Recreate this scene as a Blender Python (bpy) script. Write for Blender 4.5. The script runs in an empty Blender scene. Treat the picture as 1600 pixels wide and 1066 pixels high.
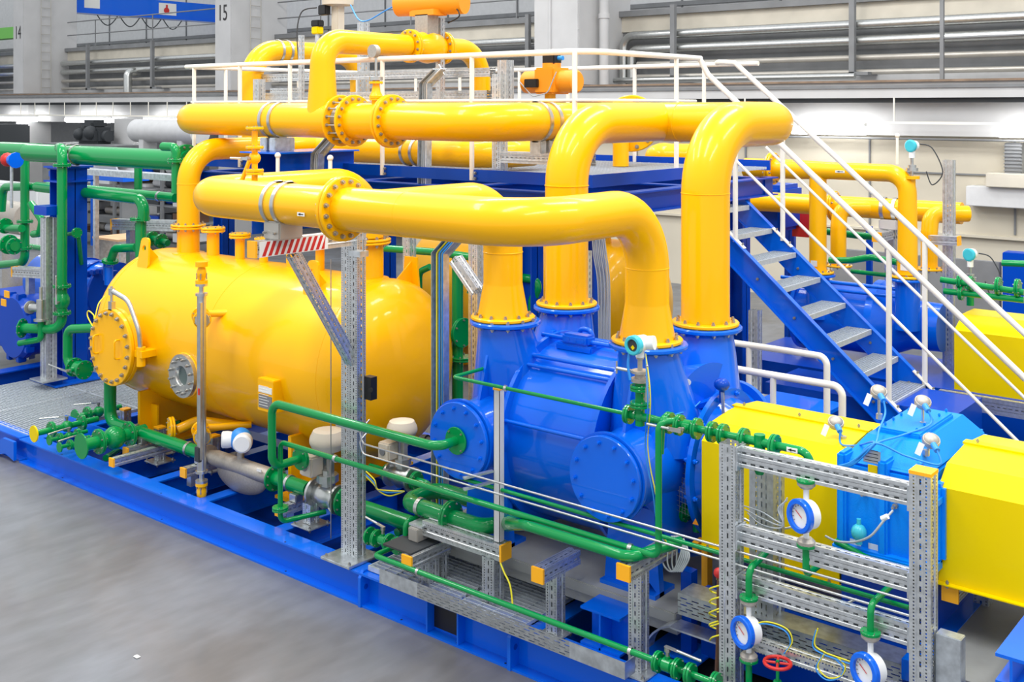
import bpy, bmesh, math, random
from mathutils import Vector, Matrix
random.seed(7)
PI = math.pi
S = bpy.context.scene
COL = S.collection
# ---------------------------------------------------------------- camera
H = 3.42                       # eye height, metres
FL = 1714.0 / 1600.0           # focal length in frame widths
TH = math.radians(39.44)
cd = bpy.data.cameras.new('camera'); cam = bpy.data.objects.new('camera', cd); COL.objects.link(cam)
cam.location = (0, 0, H); cam.rotation_euler = (PI/2, 0, TH)
cd.sensor_width = 36; cd.lens = 36*FL; cd.shift_y = -365/1600; cd.clip_end = 200; cd.clip_start = .05
S.camera = cam
# ---------------------------------------------------------------- light
w = bpy.data.worlds.new('sky'); S.world = w; w.use_nodes = True
bg = w.node_tree.nodes['Background']; bg.inputs[0].default_value = (.93, .96, 1, 1); bg.inputs[1].default_value = .85
def area(name, loc, sx, sy, e, rot=(0, 0, 0), col=(1, .985, .96)):
    l = bpy.data.lights.new(name, 'AREA'); l.shape = 'RECTANGLE'; l.size = sx; l.size_y = sy; l.energy = e; l.color = col
    o = bpy.data.objects.new(name, l); COL.objects.link(o); o.location = loc; o.rotation_euler = rot
    return o
for i, (x, y) in enumerate([(-13, 2), (-8, 2), (-3, 2), (2, 2), (-15, 9.5), (-9, 9.5), (-3, 9.5), (3, 9.5)]):
    area('roof_and_fill_light', (x, y, 9.5), 1.1, 5.0, 330)
for x, y in ((-30, 12), (-18, 14), (-6, 14)): area('roof_and_fill_light', (x, y, 9.5), 5.0, 1.2, 260, (.35, 0, 0))  # added fill lamps, put in to brighten the gallery background
S.view_settings.view_transform = 'Standard'; S.view_settings.look = 'None'; S.view_settings.gamma = 1
S.view_settings.use_curve_mapping = False
S.view_settings.exposure = .2
S.cycles.max_bounces = 6; S.cycles.transparent_max_bounces = 12
# ---------------------------------------------------------------- helpers
FWD = Vector((-math.sin(TH), math.cos(TH), 0)); RT = Vector((math.cos(TH), math.sin(TH), 0))
def P(x, y, Y=None, z=None, X=None):
    """point of the place seen at photo position x, y on the plane Y=.., X=.. or z=.. (metres)"""
    d = FWD + RT*((x-800)/1714) + Vector((0, 0, (168-y)/1714))
    if Y is not None: t = Y/d.y
    elif X is not None: t = X/d.x
    else: t = (z-H)/d.z
    return Vector((0, 0, H)) + d*t
X_, Y_, Z_ = Vector((1, 0, 0)), Vector((0, 1, 0)), Vector((0, 0, 1))
V = lambda *a: Vector(a)
M = {}
def mat(name, col, rough=.4, metal=0, coat=0, bump=0, bscale=40, var=0, vscale=6, spec=.5, emit=0):
    m = bpy.data.materials.new(name); m.use_nodes = True; nt = m.node_tree; b = nt.nodes['Principled BSDF']
    c = tuple(((v/255+.055)/1.055)**2.4 if v > 10 else v/255/12.92 for v in col)
    b.inputs['Base Color'].default_value = (*c, 1); b.inputs['Roughness'].default_value = rough; b.inputs['Metallic'].default_value = metal
    b.inputs['Coat Weight'].default_value = coat; b.inputs['Coat Roughness'].default_value = .06
    b.inputs['Specular IOR Level'].default_value = spec
    if emit:
        b.inputs['Emission Color'].default_value = (*c, 1); b.inputs['Emission Strength'].default_value = emit
    if bump or var:
        tc = nt.nodes.new('ShaderNodeTexCoord')
        if bump:
            n = nt.nodes.new('ShaderNodeTexNoise'); n.inputs['Scale'].default_value = bscale; nt.links.new(tc.outputs['Object'], n.inputs['Vector'])
            bp = nt.nodes.new('ShaderNodeBump'); bp.inputs['Strength'].default_value = bump; bp.inputs['Distance'].default_value = .01
            nt.links.new(n.outputs['Fac'], bp.inputs['Height']); nt.links.new(bp.outputs['Normal'], b.inputs['Normal'])
        if var:
            n = nt.nodes.new('ShaderNodeTexNoise'); n.inputs['Scale'].default_value = vscale; n.inputs['Detail'].default_value = 8
            nt.links.new(tc.outputs['Object'], n.inputs['Vector'])
            r = nt.nodes.new('ShaderNodeValToRGB'); r.color_ramp.elements[0].position = .3; r.color_ramp.elements[1].position = .7
            r.color_ramp.elements[0].color = (*[v*(1-var) for v in c], 1); r.color_ramp.elements[1].color = (*[min(1, v*(1+var)) for v in c], 1)
            nt.links.new(n.outputs['Fac'], r.inputs['Fac']); nt.links.new(r.outputs['Color'], b.inputs['Base Color'])
    M[name] = m; return m
mat('yellow', (251, 184, 0), .33, coat=.3, spec=.2)
mat('lemon', (234, 204, 0), .38, coat=.1, spec=.12)
mat('cap', (252, 178, 20), .45)
mat('blue', (0, 100, 224), .32, coat=.6, spec=.15)
mat('navy', (0, 66, 176), .35, coat=.2, spec=.15)
mat('shade_navy', (0, 40, 120), .4, spec=.15)
mat('sky_blue', (6, 136, 240), .38, coat=.1, spec=.15, bump=.1, bscale=120)
mat('green', (0, 138, 70), .25, coat=.5, spec=.15)
mat('steel', (196, 198, 196), .3, metal=.9, var=.08, vscale=20)
mat('bolt', (170, 168, 162), .35, metal=.8)
mat('zinc', (200, 206, 210), .33, metal=.8, var=.2, vscale=22)
mat('grate', (198, 206, 212), .4, metal=.35, var=.1, vscale=30)
mat('white', (238, 234, 222), .35, coat=.2)
mat('white_plastic', (236, 238, 238), .4)
mat('cast', (176, 170, 160), .5, metal=.5, var=.1, vscale=60, bump=.1)
mat('beige', (206, 196, 178), .45)
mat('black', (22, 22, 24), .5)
mat('dark', (50, 54, 58), .6)
mat('rubber', (40, 40, 42), .7)
mat('brown', (96, 66, 46), .5)
mat('red', (200, 40, 36), .4)
mat('orange', (240, 150, 20), .45)
mat('cable_blue', (40, 140, 225), .4)
mat('cable_yellow', (225, 215, 40), .4)
mat('cable_grey', (168, 176, 180), .45)
mat('paper', (232, 232, 226), .6)
mat('print', (60, 64, 70), .6)
mat('ceiling_tube', (255, 255, 255), .5, emit=14)
mat('glass_dark', (70, 90, 86), .08, coat=1)
mat('wall_paint', (196, 189, 172), .8, var=.04, vscale=1.2)
mat('concrete_light', (190, 190, 190), .8, var=.06, vscale=1.5, bump=.1, bscale=30)
mat('beige_panel', (196, 190, 176), .8, var=.1, vscale=2)
mat('slate', (120, 122, 124), .6, var=.12, vscale=3)
mat('rust', (132, 112, 94), .8, var=.25, vscale=5)
mat('grey_panel', (206, 207, 208), .7, var=.05)
mat('pipe_grey', (176, 172, 164), .35, metal=.4, var=.1, vscale=3)
mat('aqua', (64, 190, 206), .3)
mat('ramp_grey', (150, 152, 150), .55, var=.12, vscale=4, bump=.05)
mat('wood', (200, 160, 120), .6, var=.15)
mat('lamp_green', (110, 190, 80), .5)
def floor_mat():
    m = mat('floor_concrete', (158, 157, 158), .45, coat=.12); nt = m.node_tree; b = nt.nodes['Principled BSDF']; L = nt.links.new
    tc = nt.nodes.new('ShaderNodeTexCoord')
    n1 = nt.nodes.new('ShaderNodeTexNoise'); n1.inputs['Scale'].default_value = .7; n1.inputs['Detail'].default_value = 9; n1.inputs['Distortion'].default_value = .6
    n2 = nt.nodes.new('ShaderNodeTexNoise'); n2.inputs['Scale'].default_value = 9; n2.inputs['Detail'].default_value = 6
    mp = nt.nodes.new('ShaderNodeMapping'); mp.inputs['Scale'].default_value = (1, .3, 1); mp.inputs['Rotation'].default_value = (0, 0, .5)
    L(tc.outputs['Object'], n1.inputs['Vector']); L(tc.outputs['Object'], mp.inputs['Vector']); L(mp.outputs[0], n2.inputs['Vector'])
    r1 = nt.nodes.new('ShaderNodeValToRGB'); e = r1.color_ramp.elements; e[0].position = .35; e[0].color = (.118, .116, .118, 1); e[1].position = .66; e[1].color = (.165, .178, .203, 1)
    r2 = nt.nodes.new('ShaderNodeValToRGB'); e = r2.color_ramp.elements; e[0].position = .3; e[0].color = (.84, .84, .84, 1); e[1].position = .75; e[1].color = (1.1, 1.1, 1.1, 1)
    mx = nt.nodes.new('ShaderNodeMixRGB'); mx.blend_type = 'MULTIPLY'; mx.inputs[0].default_value = 1
    L(n1.outputs['Fac'], r1.inputs[0]); L(n2.outputs['Fac'], r2.inputs[0]); L(r1.outputs[0], mx.inputs[1]); L(r2.outputs[0], mx.inputs[2]); L(mx.outputs[0], b.inputs['Base Color'])
    vo = nt.nodes.new('ShaderNodeTexNoise'); vo.inputs['Scale'].default_value = 3.1; vo.inputs['Detail'].default_value = 2
    L(tc.outputs['Object'], vo.inputs['Vector']); rr = nt.nodes.new('ShaderNodeMapRange'); rr.inputs[3].default_value = .3; rr.inputs[4].default_value = .6
    L(vo.outputs['Fac'], rr.inputs[0]); L(rr.outputs[0], b.inputs['Roughness'])
floor_mat()
def perf_mat(name, slots, dots, col=(192, 198, 202)):
    """galvanised profile steel; UV in metres (u along, v across from the middle), punched slots and round holes"""
    m = mat(name, col, .32, metal=.75, var=.16, vscale=30); nt = m.node_tree; L = nt.links.new; b = nt.nodes['Principled BSDF']
    uv = nt.nodes.new('ShaderNodeUVMap'); sx = nt.nodes.new('ShaderNodeSeparateXYZ'); L(uv.outputs[0], sx.inputs[0])
    def mth(op, a, bb=None, c=None):
        n = nt.nodes.new('ShaderNodeMath'); n.operation = op
        for i, v in enumerate((a, bb, c)):
            if v is None: continue
            if isinstance(v, (int, float)): n.inputs[i].default_value = v
            else: L(v, n.inputs[i])
        return n.outputs[0]
    u, v = sx.outputs[0], sx.outputs[1]; tot = None
    for (v0, pitch, ln, wd, *of) in slots + dots:
        fu = mth('ABSOLUTE', mth('SUBTRACT', mth('FRACT', mth('ADD', mth('DIVIDE', u, pitch), of[0] if of else 0)), .5)); a = mth('LESS_THAN', fu, ln/pitch/2)
        bv = mth('LESS_THAN', mth('ABSOLUTE', mth('SUBTRACT', v if of else mth('ABSOLUTE', v), v0)), wd/2); h = mth('MULTIPLY', a, bv)
        tot = h if tot is None else mth('MAXIMUM', tot, h)
    tr = nt.nodes.new('ShaderNodeBsdfTransparent'); mx = nt.nodes.new('ShaderNodeMixShader'); out = nt.nodes['Material Output']
    L(tot, mx.inputs[0]); L(b.outputs[0], mx.inputs[1]); L(tr.outputs[0], mx.inputs[2]); L(mx.outputs[0], out.inputs['Surface'])
perf_mat('perf', [(0, .05, .026, .009)], [(.029, .0167, .0075, .0075)], (206, 210, 212))
perf_mat('perf_wide', [(0, .05, .03, .009), (.03, .05, .03, .009)], [])
perf_mat('tray', [(-.036, .075, .045, .006, .01), (-.018, .075, .045, .006, .5), (0, .075, .045, .006, .01), (.018, .075, .045, .006, .5), (.036, .075, .045, .006, .01)], [], (176, 180, 182))
# ---- mesh builder
def frame(ax):
    ax = Vector(ax).normalized(); up = Z_ if abs(ax.z) < .95 else X_
    s = ax.cross(up).normalized(); return ax, s, s.cross(ax).normalized() * 1
class MB:
    def __init__(s): s.v = []; s.f = []; s.uv = []; s.sm = []
    def face(s, idx, uv=None, sm=False): s.f.append(idx); s.uv.append(uv); s.sm.append(sm)
    def quads(s, pts, uv=None):
        n = len(s.v); s.v += pts; s.face(list(range(n, n+len(pts))), uv)
    def box(s, a, b):
        (x0, y0, z0), (x1, y1, z1) = [[min(p, q) for p, q in zip(a, b)], [max(p, q) for p, q in zip(a, b)]]
        n = len(s.v); s.v += [V(x, y, z) for x in (x0, x1) for y in (y0, y1) for z in (z0, z1)]
        for q in ((0, 1, 3, 2), (4, 6, 7, 5), (0, 4, 5, 1), (2, 3, 7, 6), (0, 2, 6, 4), (1, 5, 7, 3)): s.face([n+i for i in q])
        return s
    def bar(s, p, q, w, h=None, up=None, open_=False):
        """rectangular bar from p to q, w across, h along 'up'; UV in metres"""
        p, q = Vector(p), Vector(q); h = h or w; ax = (q-p).normalized(); L = (q-p).length
        up = Vector(up) if up else (Z_ if abs(ax.z) < .9 else Y_)
        sd = ax.cross(up).normalized(); up = sd.cross(ax).normalized()
        c = [(-w/2, -h/2), (w/2, -h/2), (w/2, h/2), (-w/2, h/2)]; n = len(s.v)
        for e in (p, q): s.v += [e+sd*a+up*b for a, b in c]
        for i in range(4):
            j = (i+1) % 4; hw = (w if i % 2 == 0 else h)/2
            s.face([n+i, n+j, n+4+j, n+4+i], [(0, -hw), (0, hw), (L, hw), (L, -hw)])
        if not open_: s.face([n+3, n+2, n+1, n], [(0, 9)]*4); s.face([n+4, n+5, n+6, n+7], [(0, 9)]*4)
        return s
    def channel(s, p, q, w, h, up=None):
        # square profile, every face with a shallow lengthwise groove; UV in metres
        p, q = Vector(p), Vector(q); ax = (q-p).normalized(); L = (q-p).length
        up = Vector(up) if up else (Z_ if abs(ax.z) < .9 else Y_)
        sd = ax.cross(up).normalized(); up = sd.cross(ax).normalized(); g = .05*min(w, h); c = []; vv = []
        for k in range(4):
            a, b, hw, hd = ((sd, up, w/2, h/2), (up, -sd, h/2, w/2), (-sd, -up, w/2, h/2), (-up, sd, h/2, w/2))[k]
            for f, dd in ((-1, 0), (-.38, 0), (-.3, g), (.3, g), (.38, 0)): c.append(a*f*hw-b*(hd-dd)); vv.append(f*hw)
        n = len(s.v); K = len(c)
        for e in (p, q): s.v += [e+d for d in c]
        for i in range(K):
            j = (i+1) % K; v0 = vv[i]; v1 = vv[j] if j % 5 else (w if (i//5) % 2 == 0 else h)/2
            s.face([n+i, n+j, n+K+j, n+K+i], [(0, v0), (0, v1), (L, v1), (L, v0)])
        return s
    def rings(s, rs, cap=(True, True), sm=True, close=False):
        n = len(s.v); k = len(rs[0])
        for r in rs: s.v += r
        for i in range(len(rs)-1):
            for j in range(k):
                a = n+i*k+j; b = n+i*k+(j+1) % k; s.face([a, b, b+k, a+k], None, sm)
        if close:
            i = len(rs)-1
            for j in range(k): s.face([n+i*k+j, n+i*k+(j+1) % k, n+(j+1) % k, n+j], None, sm)
        else:
            if cap[0]: m = len(s.v); s.v += [p.copy() for p in rs[0]]; s.face([m+j for j in range(k)][::-1])
            if cap[1]: m = len(s.v); s.v += [p.copy() for p in rs[-1]]; s.face([m+j for j in range(k)])
        return s
    def lathe(s, o, ax, prof, k=24, ph=0, sm=True, cap=(True, True)):
        """prof: (t, r) along ax; a repeated t gives a sharp step"""
        o = Vector(o); ax, a, b = frame(ax); rs = []
        last = None
        for (t, r) in prof:
            ring = [o+ax*t+(a*math.cos(ph+2*PI*j/k)+b*math.sin(ph+2*PI*j/k))*max(r, 1e-4) for j in range(k)]
            rs.append(ring)
        n = len(s.v)
        # sharp creases: split rings at profile corners
        i = 0; grp = [rs[0]]
        for i in range(1, len(rs)):
            grp.append(rs[i]); cut = False
            if i < len(rs)-1:
                d0 = Vector((prof[i][0]-prof[i-1][0], prof[i][1]-prof[i-1][1])); d1 = Vector((prof[i+1][0]-prof[i][0], prof[i+1][1]-prof[i][1]))
                if d0.length > 0 and d1.length > 0 and d0.angle(d1) > .6: cut = True
            if cut or i == len(rs)-1:
                s.rings(grp, (cap[0] and grp[0] is rs[0], cap[1] and i == len(rs)-1), sm); grp = [[p.copy() for p in rs[i]]]
        return s
    def cyl(s, p, q, r, k=16, r2=None, sm=True):
        p, q = Vector(p), Vector(q); return s.lathe(p, q-p, [(0, r), ((q-p).length, r if r2 is None else r2)], k, sm=sm)
    def sph(s, c, r, k=16, sc=(1, 1, 1), ax=Z_):
        c = Vector(c); rs = []
        _, a, b = frame(ax); ax = Vector(ax).normalized()
        for i in range(k//2+1):
            t = PI*i/(k//2); rr = max(math.sin(t)*r, 1e-4)
            rs.append([c-ax*math.cos(t)*r*sc[2]+(a*sc[0]*math.cos(2*PI*j/k)+b*sc[1]*math.sin(2*PI*j/k))*rr for j in range(k)])
        return s.rings(rs)
    def tube(s, pts, r, R=None, k=16, cap=(True, True), n_arc=8):
        """pipe along pts, corners turned at radius R; r number or one per point"""
        pts = [Vector(p) for p in pts]; rr = r if isinstance(r, (list, tuple)) else [r]*len(pts)
        path = [(pts[0], rr[0])]
        for i in range(1, len(pts)-1):
            a, b, c = pts[i-1], pts[i], pts[i+1]; d0 = (b-a).normalized(); d1 = (c-b).normalized(); ang = d0.angle(d1)
            if ang < .02: path.append((b, rr[i])); continue
            Rm = (R[i] if isinstance(R, (list, tuple)) else R) or rr[i]*1.5
            t = min(Rm*math.tan(ang/2), (b-a).length*.499 if i > 1 else (b-a).length*.98, (c-b).length*.499 if i < len(pts)-2 else (c-b).length*.98)
            Re = t/math.tan(ang/2); nrm = (d1-d0*d0.dot(d1)).normalized(); cen = b-d0*t+nrm*Re; st = max(3, int(n_arc*ang/1.57)+1)
            for q in range(st+1):
                w_ = ang*q/st; path.append((cen-nrm*Re*math.cos(w_)+d0*Re*math.sin(w_), rr[i]))
        path.append((pts[-1], rr[-1])); rs = []; side = None
        for i, (p, q) in enumerate(path):
            t = ((path[i+1][0]-p).normalized() if i < len(path)-1 else (p-path[i-1][0]).normalized())
            if 0 < i < len(path)-1: t = (t+(p-path[i-1][0]).normalized()).normalized()
            if side is None: side = frame(t)[1]
            side = (side-t*side.dot(t)).normalized(); up = side.cross(t)
            rs.append([p+(side*math.cos(2*PI*j/k)+up*math.sin(2*PI*j/k))*q for j in range(k)])
        return s.rings(rs, cap)
    def prism(s, poly, vec):
        """flat polygon (list of points) pushed along vec"""
        poly = [Vector(p) for p in poly]; vec = Vector(vec); n = len(s.v); k = len(poly); s.v += poly+[p+vec for p in poly]
        s.face([n+i for i in range(k)][::-1]); s.face([n+k+i for i in range(k)])
        for i in range(k): j = (i+1) % k; s.face([n+i, n+j, n+k+j, n+k+i])
        return s
    def rbox(s, a, b, r=.01):
        """box with cut vertical and horizontal edges"""
        (x0, y0, z0), (x1, y1, z1) = [[min(p, q) for p, q in zip(a, b)], [max(p, q) for p, q in zip(a, b)]]
        bm = bmesh.new(); bmesh.ops.create_cube(bm, size=1)
        for v in bm.verts: v.co = V((x0+x1)/2+v.co.x*(x1-x0), (y0+y1)/2+v.co.y*(y1-y0), (z0+z1)/2+v.co.z*(z1-z0))
        bmesh.ops.bevel(bm, geom=bm.edges[:], offset=r, segments=2, affect='EDGES'); s.add_bm(bm); return s
    def add_bm(s, bm):
        n = len(s.v); bm.verts.index_update(); s.v += [v.co.copy() for v in bm.verts]
        for f in bm.faces: s.face([n+v.index for v in f.verts])
        bm.free()
    def mesh(s, name, mats, fix=True):
        me = bpy.data.meshes.new(name); me.from_pydata([tuple(v) for v in s.v], [], s.f)
        for p, sm in zip(me.polygons, s.sm): p.use_smooth = sm
        if any(u for u in s.uv):
            lay = me.uv_layers.new(name='UVMap'); i = 0
            for f, u in zip(s.f, s.uv):
                for j in range(len(f)): lay.data[i].uv = u[j] if u else (0, 9); i += 1
        if fix and not any(u for u in s.uv):
            bm = bmesh.new(); bm.from_mesh(me); bmesh.ops.recalc_face_normals(bm, faces=bm.faces[:]); bm.to_mesh(me); bm.free()
        for m in (mats if isinstance(mats, (list, tuple)) else [mats]): me.materials.append(M[m])
        return me
WM = {}
def link(o, parent=None, mw=None):
    COL.objects.link(o); mw = mw or Matrix.Identity(4)
    if parent is not None:
        o.parent = parent; o.matrix_parent_inverse = WM[parent.name].inverted()
    o.matrix_basis = mw; WM[o.name] = mw; return o
def T(name, label, cat, loc, group=None):
    o = bpy.data.objects.new(name, None); o.empty_display_size = .1; link(o, None, Matrix.Translation(Vector(loc)))
    o['label'] = label; o['category'] = cat
    if group: o['group'] = group
    return o
def O(name, mb, m, parent=None, mw=None, label=None):
    me = mb if isinstance(mb, bpy.types.Mesh) else mb.mesh(name, m)
    o = bpy.data.objects.new(name, me); link(o, parent, mw)
    if label: o['label'] = label
    return o
def T1(name, label, cat, mb, m, group=None, mw=None):
    o = O(name, mb, m, None, mw); o['label'] = label; o['category'] = cat
    if group: o['group'] = group
    return o
def ST(name, mb, m):
    o = O(name, mb, m); o['kind'] = 'structure'; return o
def orient(loc, ax, roll=0):
    ax, a, b = frame(ax); m = Matrix((a, b, ax)).transposed() @ Matrix.Rotation(roll, 3, 'Z')
    return Matrix.Translation(Vector(loc)) @ m.to_4x4()
CACHE = {}
def cached(key, fn):
    if key not in CACHE: CACHE[key] = fn()
    return CACHE[key]
def bolt_mesh(r, L, mt):
    def f():
        b = MB(); b.lathe((0, 0, L/2), Z_, [(0, r), (r*.9, r)], 6, sm=False); b.lathe((0, 0, -L/2), -Z_, [(0, r), (r*.9, r)], 6, sm=False)
        b.lathe((0, 0, -L/2-r*1.6), Z_, [(0, r*.6), (L+r*3.2, r*.6)], 8)
        return b.mesh('bolt', mt)
    return cached(('bolt', round(r, 4), round(L, 4), mt), f)
def fl(parent, c, ax, R, t=.02, n=8, mt='green', pair=True, br=None, bm_='bolt', bolts=True, neck=None, name='flange'):
    """one flange (or a bolted pair with its gasket gap) round c; every bolt an object of its own"""
    c = Vector(c); ax = Vector(ax).normalized()
    def disc(tt, nk):
        b = MB(); pr = [(-tt/2, R*.2), (-tt/2, R*.97), (-tt/2+R*.03, R), (tt/2-R*.03, R), (tt/2, R*.97), (tt/2, R*.2)]
        if nk: pr = [(-tt/2, R*.2), (-tt/2, R*.97), (-tt/2+R*.03, R), (tt/2-R*.03, R), (tt/2, R*.97), (tt/2, nk*1.22), (tt/2+nk*.35, nk*1.02)]
        b.lathe((0, 0, 0), Z_, pr, 32); return b.mesh(name, mt)
    me = cached((name, round(R, 4), t, mt, neck), lambda: disc(t, neck))
    g = t*.6 if pair else 0; first = None
    for sgn in ((-1, 1) if pair else (1,)):
        o = O(name, me, mt, parent, orient(c+ax*sgn*g, ax*sgn)); first = first or o
    if bolts:
        br = br or R*.075; L = 2*g+t if pair else t; me = bolt_mesh(br, L, bm_); _, a, b = frame(ax); Rb = R*.84
        for i in range(n):
            w_ = 2*PI*(i+.5)/n; O('bolt', me, bm_, first, orient(c+(a*math.cos(w_)+b*math.sin(w_))*Rb, ax))
    return first
def weld(parent, c, ax, r):
    pass
def clamp(parent, c, ax, r, foot=None, w_=.03, name='pipe_clamp'):
    """steel band round a pipe with two ears"""
    c = Vector(c); ax, a, b = frame(ax); m = MB(); m.lathe(c-ax*w_/2, ax, [(0, r*1.0), (0, r*1.06+.002), (w_, r*1.06+.002), (w_, r*1.0)], 28, cap=(False, False))
    d = b if b.z >= 0 else -b
    if abs(ax.z) > .9: d = a
    for s in (1, -1):
        m.bar(c+d*s*(r*1.04)-ax*w_*.5, c+d*s*(r*1.04)+ax*w_*.5, r*.34+.008, .012, up=d)
        m.cyl(c+d*s*(r*1.04)-a*(r*.2), c+d*s*(r*1.04)+a*(r*.2), .005+r*.04, 8)
    return O(name, m, 'steel', parent)
def strut(parent, p, q, w_=.09, name='profile_bar', m='perf', ends=(0, 0), up=None, h=None):
    """square punched profile with optional yellow end caps"""
    p, q = Vector(p), Vector(q); b = MB(); b.channel(p, q, w_, h or w_, up=up); o = O(name, b, m, parent)
    ax = (q-p).normalized()
    for e, s, on in ((p, -1, ends[0]), (q, 1, ends[1])):
        if on: c = MB(); c.bar(e-ax*s*.004, e+ax*s*.012, w_*1.04, (h or w_)*1.04, up=up); O('end_cap', c, 'cap', parent, label='yellow end cap')
    return o
def base_plate(parent, c, w_=.2, t=.012, m='zinc'):
    c = Vector(c); b = MB(); b.rbox(c-V(w_/2, w_/2, 0), c+V(w_/2, w_/2, t), .004); o = O('base_plate', b, m, parent)
    for sx in (-1, 1):
        for sy in (-1, 1): O('bolt', bolt_mesh(.011, t, 'bolt'), 'bolt', o, Matrix.Translation(c+V(sx*w_*.4, sy*w_*.4, t/2)))
    return o
def pipe(name, label, pts, r, R=None, m='green', group=None, cat='pipe', k=20, cap=(True, True), part='tube'):
    b = MB(); b.tube(pts, r, R, k, cap); t = T(name, label, cat, pts[0], group); O(part, b, m, t); return t
def lever(parent, c, d, L=.2, up=Z_, stem=.05):
    c = Vector(c); up = Vector(up); b = MB(); b.cyl(c, c+up*stem, .011, 10); b.lathe(c+up*stem*.5, up, [(0, .017), (.02, .017)], 6, sm=False)
    O('valve_stem', b, 'bolt', parent); b = MB(); e = c+up*stem
    b.bar(e-Vector(d)*.015, e+Vector(d)*L*.35, .022, .006, up=up); b.cyl(e+Vector(d)*L*.3, e+Vector(d)*L, .008, 10); b.sph(e+Vector(d)*L, .0085, 10)
    return O('lever', b, 'steel', parent, label='bare steel lever')
def ball_valve(name, label, c, ax, r=.02, L=.14, Rf=.05, m='green', ld=None, up=Z_, group=None, n=4, lv=.2):
    c = Vector(c); ax = Vector(ax).normalized(); t = T(name, label, 'valve', c, group); b = MB()
    b.lathe(c-ax*L/2, ax, [(0, r*1.2), (L*.2, r*1.25), (L*.3, r*1.9), (L*.7, r*1.9), (L*.8, r*1.25), (L, r*1.2)], 16)
    b.cyl(c, c+Vector(up)*r*2.6, r*.8, 10)
    O('body', b, m, t); fl(t, c-ax*L/2, ax, Rf, .012, n, m, pair=True); fl(t, c+ax*L/2, ax, Rf, .012, n, m, pair=True)
    if ld is not None: lever(t, c+Vector(up)*r*2.5, ld, lv, up)
    return t
def cable(name, label, pts, r, m, group=None, cat='cable'):
    cu = []; pts = [Vector(p) for p in pts]; n = len(pts)
    for i in range(n-1):
        p0, p1, p2, p3 = pts[max(i-1, 0)], pts[i], pts[i+1], pts[min(i+2, n-1)]
        for q in range(8):
            t = q/8; cu.append(.5*((2*p1)+(p2-p0)*t+(2*p0-5*p1+4*p2-p3)*t*t+(3*p1-p0-3*p2+p3)*t**3))
    cu.append(pts[-1]); b = MB(); b.tube(cu, r, r, 8, n_arc=2); return T1(name, label, cat, b, m, group)
# ================================================================ the hall
b = MB(); b.box((-60, -6, -.1), (12, 34, 0)); ST('floor', b, 'floor_concrete')
YW = 18.0
# edge beam of the gallery with its rusty rail, and the wall under it on the right
b = MB(); b.box((-60, YW, 3.58), (12, YW+.6, 3.86)); ST('trim_1', b, 'concrete_light')
b = MB(); b.box((-60, YW-.03, 3.74), (12, YW, 3.79)); ST('trim_4', b, 'slate')
b = MB(); b.box((-60, YW-.06, 3.84), (12, YW+.62, 3.875)); ST('trim_2', b, 'rust')
b = MB(); b.box((-60, YW+.1, 3.5), (12, YW+.5, 3.579)); ST('trim_3', b, 'dark')
b = MB(); b.box((-60, YW+.3, 2.95), (12, YW+.5, 3.5)); ST('wall_gallery_front', b, 'concrete_light')
b = MB(); b.box((-18.6, YW+.5, 0), (12, YW+.8, 3.5)); b.box((-18.6, YW+.42, 1.32), (12, YW+.5, 1.36)); ST('wall_back', b, 'wall_paint')
for i, x in enumerate((-9.6, -7.25, -4.9, -14.3, -12)):
    b = MB(); b.box((x, YW+.47, 1.4), (x+.03, YW+.498, 2.9)); ST('trim_%d' % (10+i), b, 'slate')
b = MB(); b.box((-18.6, YW+.47, 2.32), (12, YW+.498, 2.345)); ST('trim_20', b, 'slate')
b = MB(); b.box((-60, 24, 0), (-18.6, 24.2, 3.5)); ST('wall_under_gallery', b, 'grey_panel')
# gallery floor above, its back wall, and the wall beyond in the upper hall
b = MB(); b.box((-60, YW+.6, 3.5), (12, 24.2, 3.58)); ST('ceiling', b, 'concrete_light')
YG = 19.6
b = MB(); b.box((-60, YG, 3.58), (12, YG+.2, 5.02)); ST('wall_gallery', b, 'slate')
b = MB(); b.box((-60, YG-.05, 5.02), (12, YG+.3, 5.34)); ST('trim_5', b, 'beige_panel')
b = MB(); b.box((-60, YG-.16, 5.34), (12, YG+.34, 5.46)); ST('trim_6', b, 'slate')
b = MB(); b.box((-60, YG-.02, 3.6), (12, YG-.005, 4.05)); ST('trim_7', b, 'grey_panel')
b = MB(); b.box((-70, 27, 0), (12, 27.2, 9)); ST('wall_upper', b, 'grey_panel')
b = MB(); b.box((-60.2, -6, 0), (-60, 34, 9)); ST('wall_end', b, 'grey_panel')
for i, x in enumerate(range(-58, 10, 3)):
    b = MB(); b.box((x, 26.96, 4), (x+.05, 26.999, 9)); ST('trim_%d' % (30+i), b, 'slate')
b = MB(); b.box((-70, 26.9, 6.3), (12, 26.998, 6.42)); ST('trim_60', b, 'slate')
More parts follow.
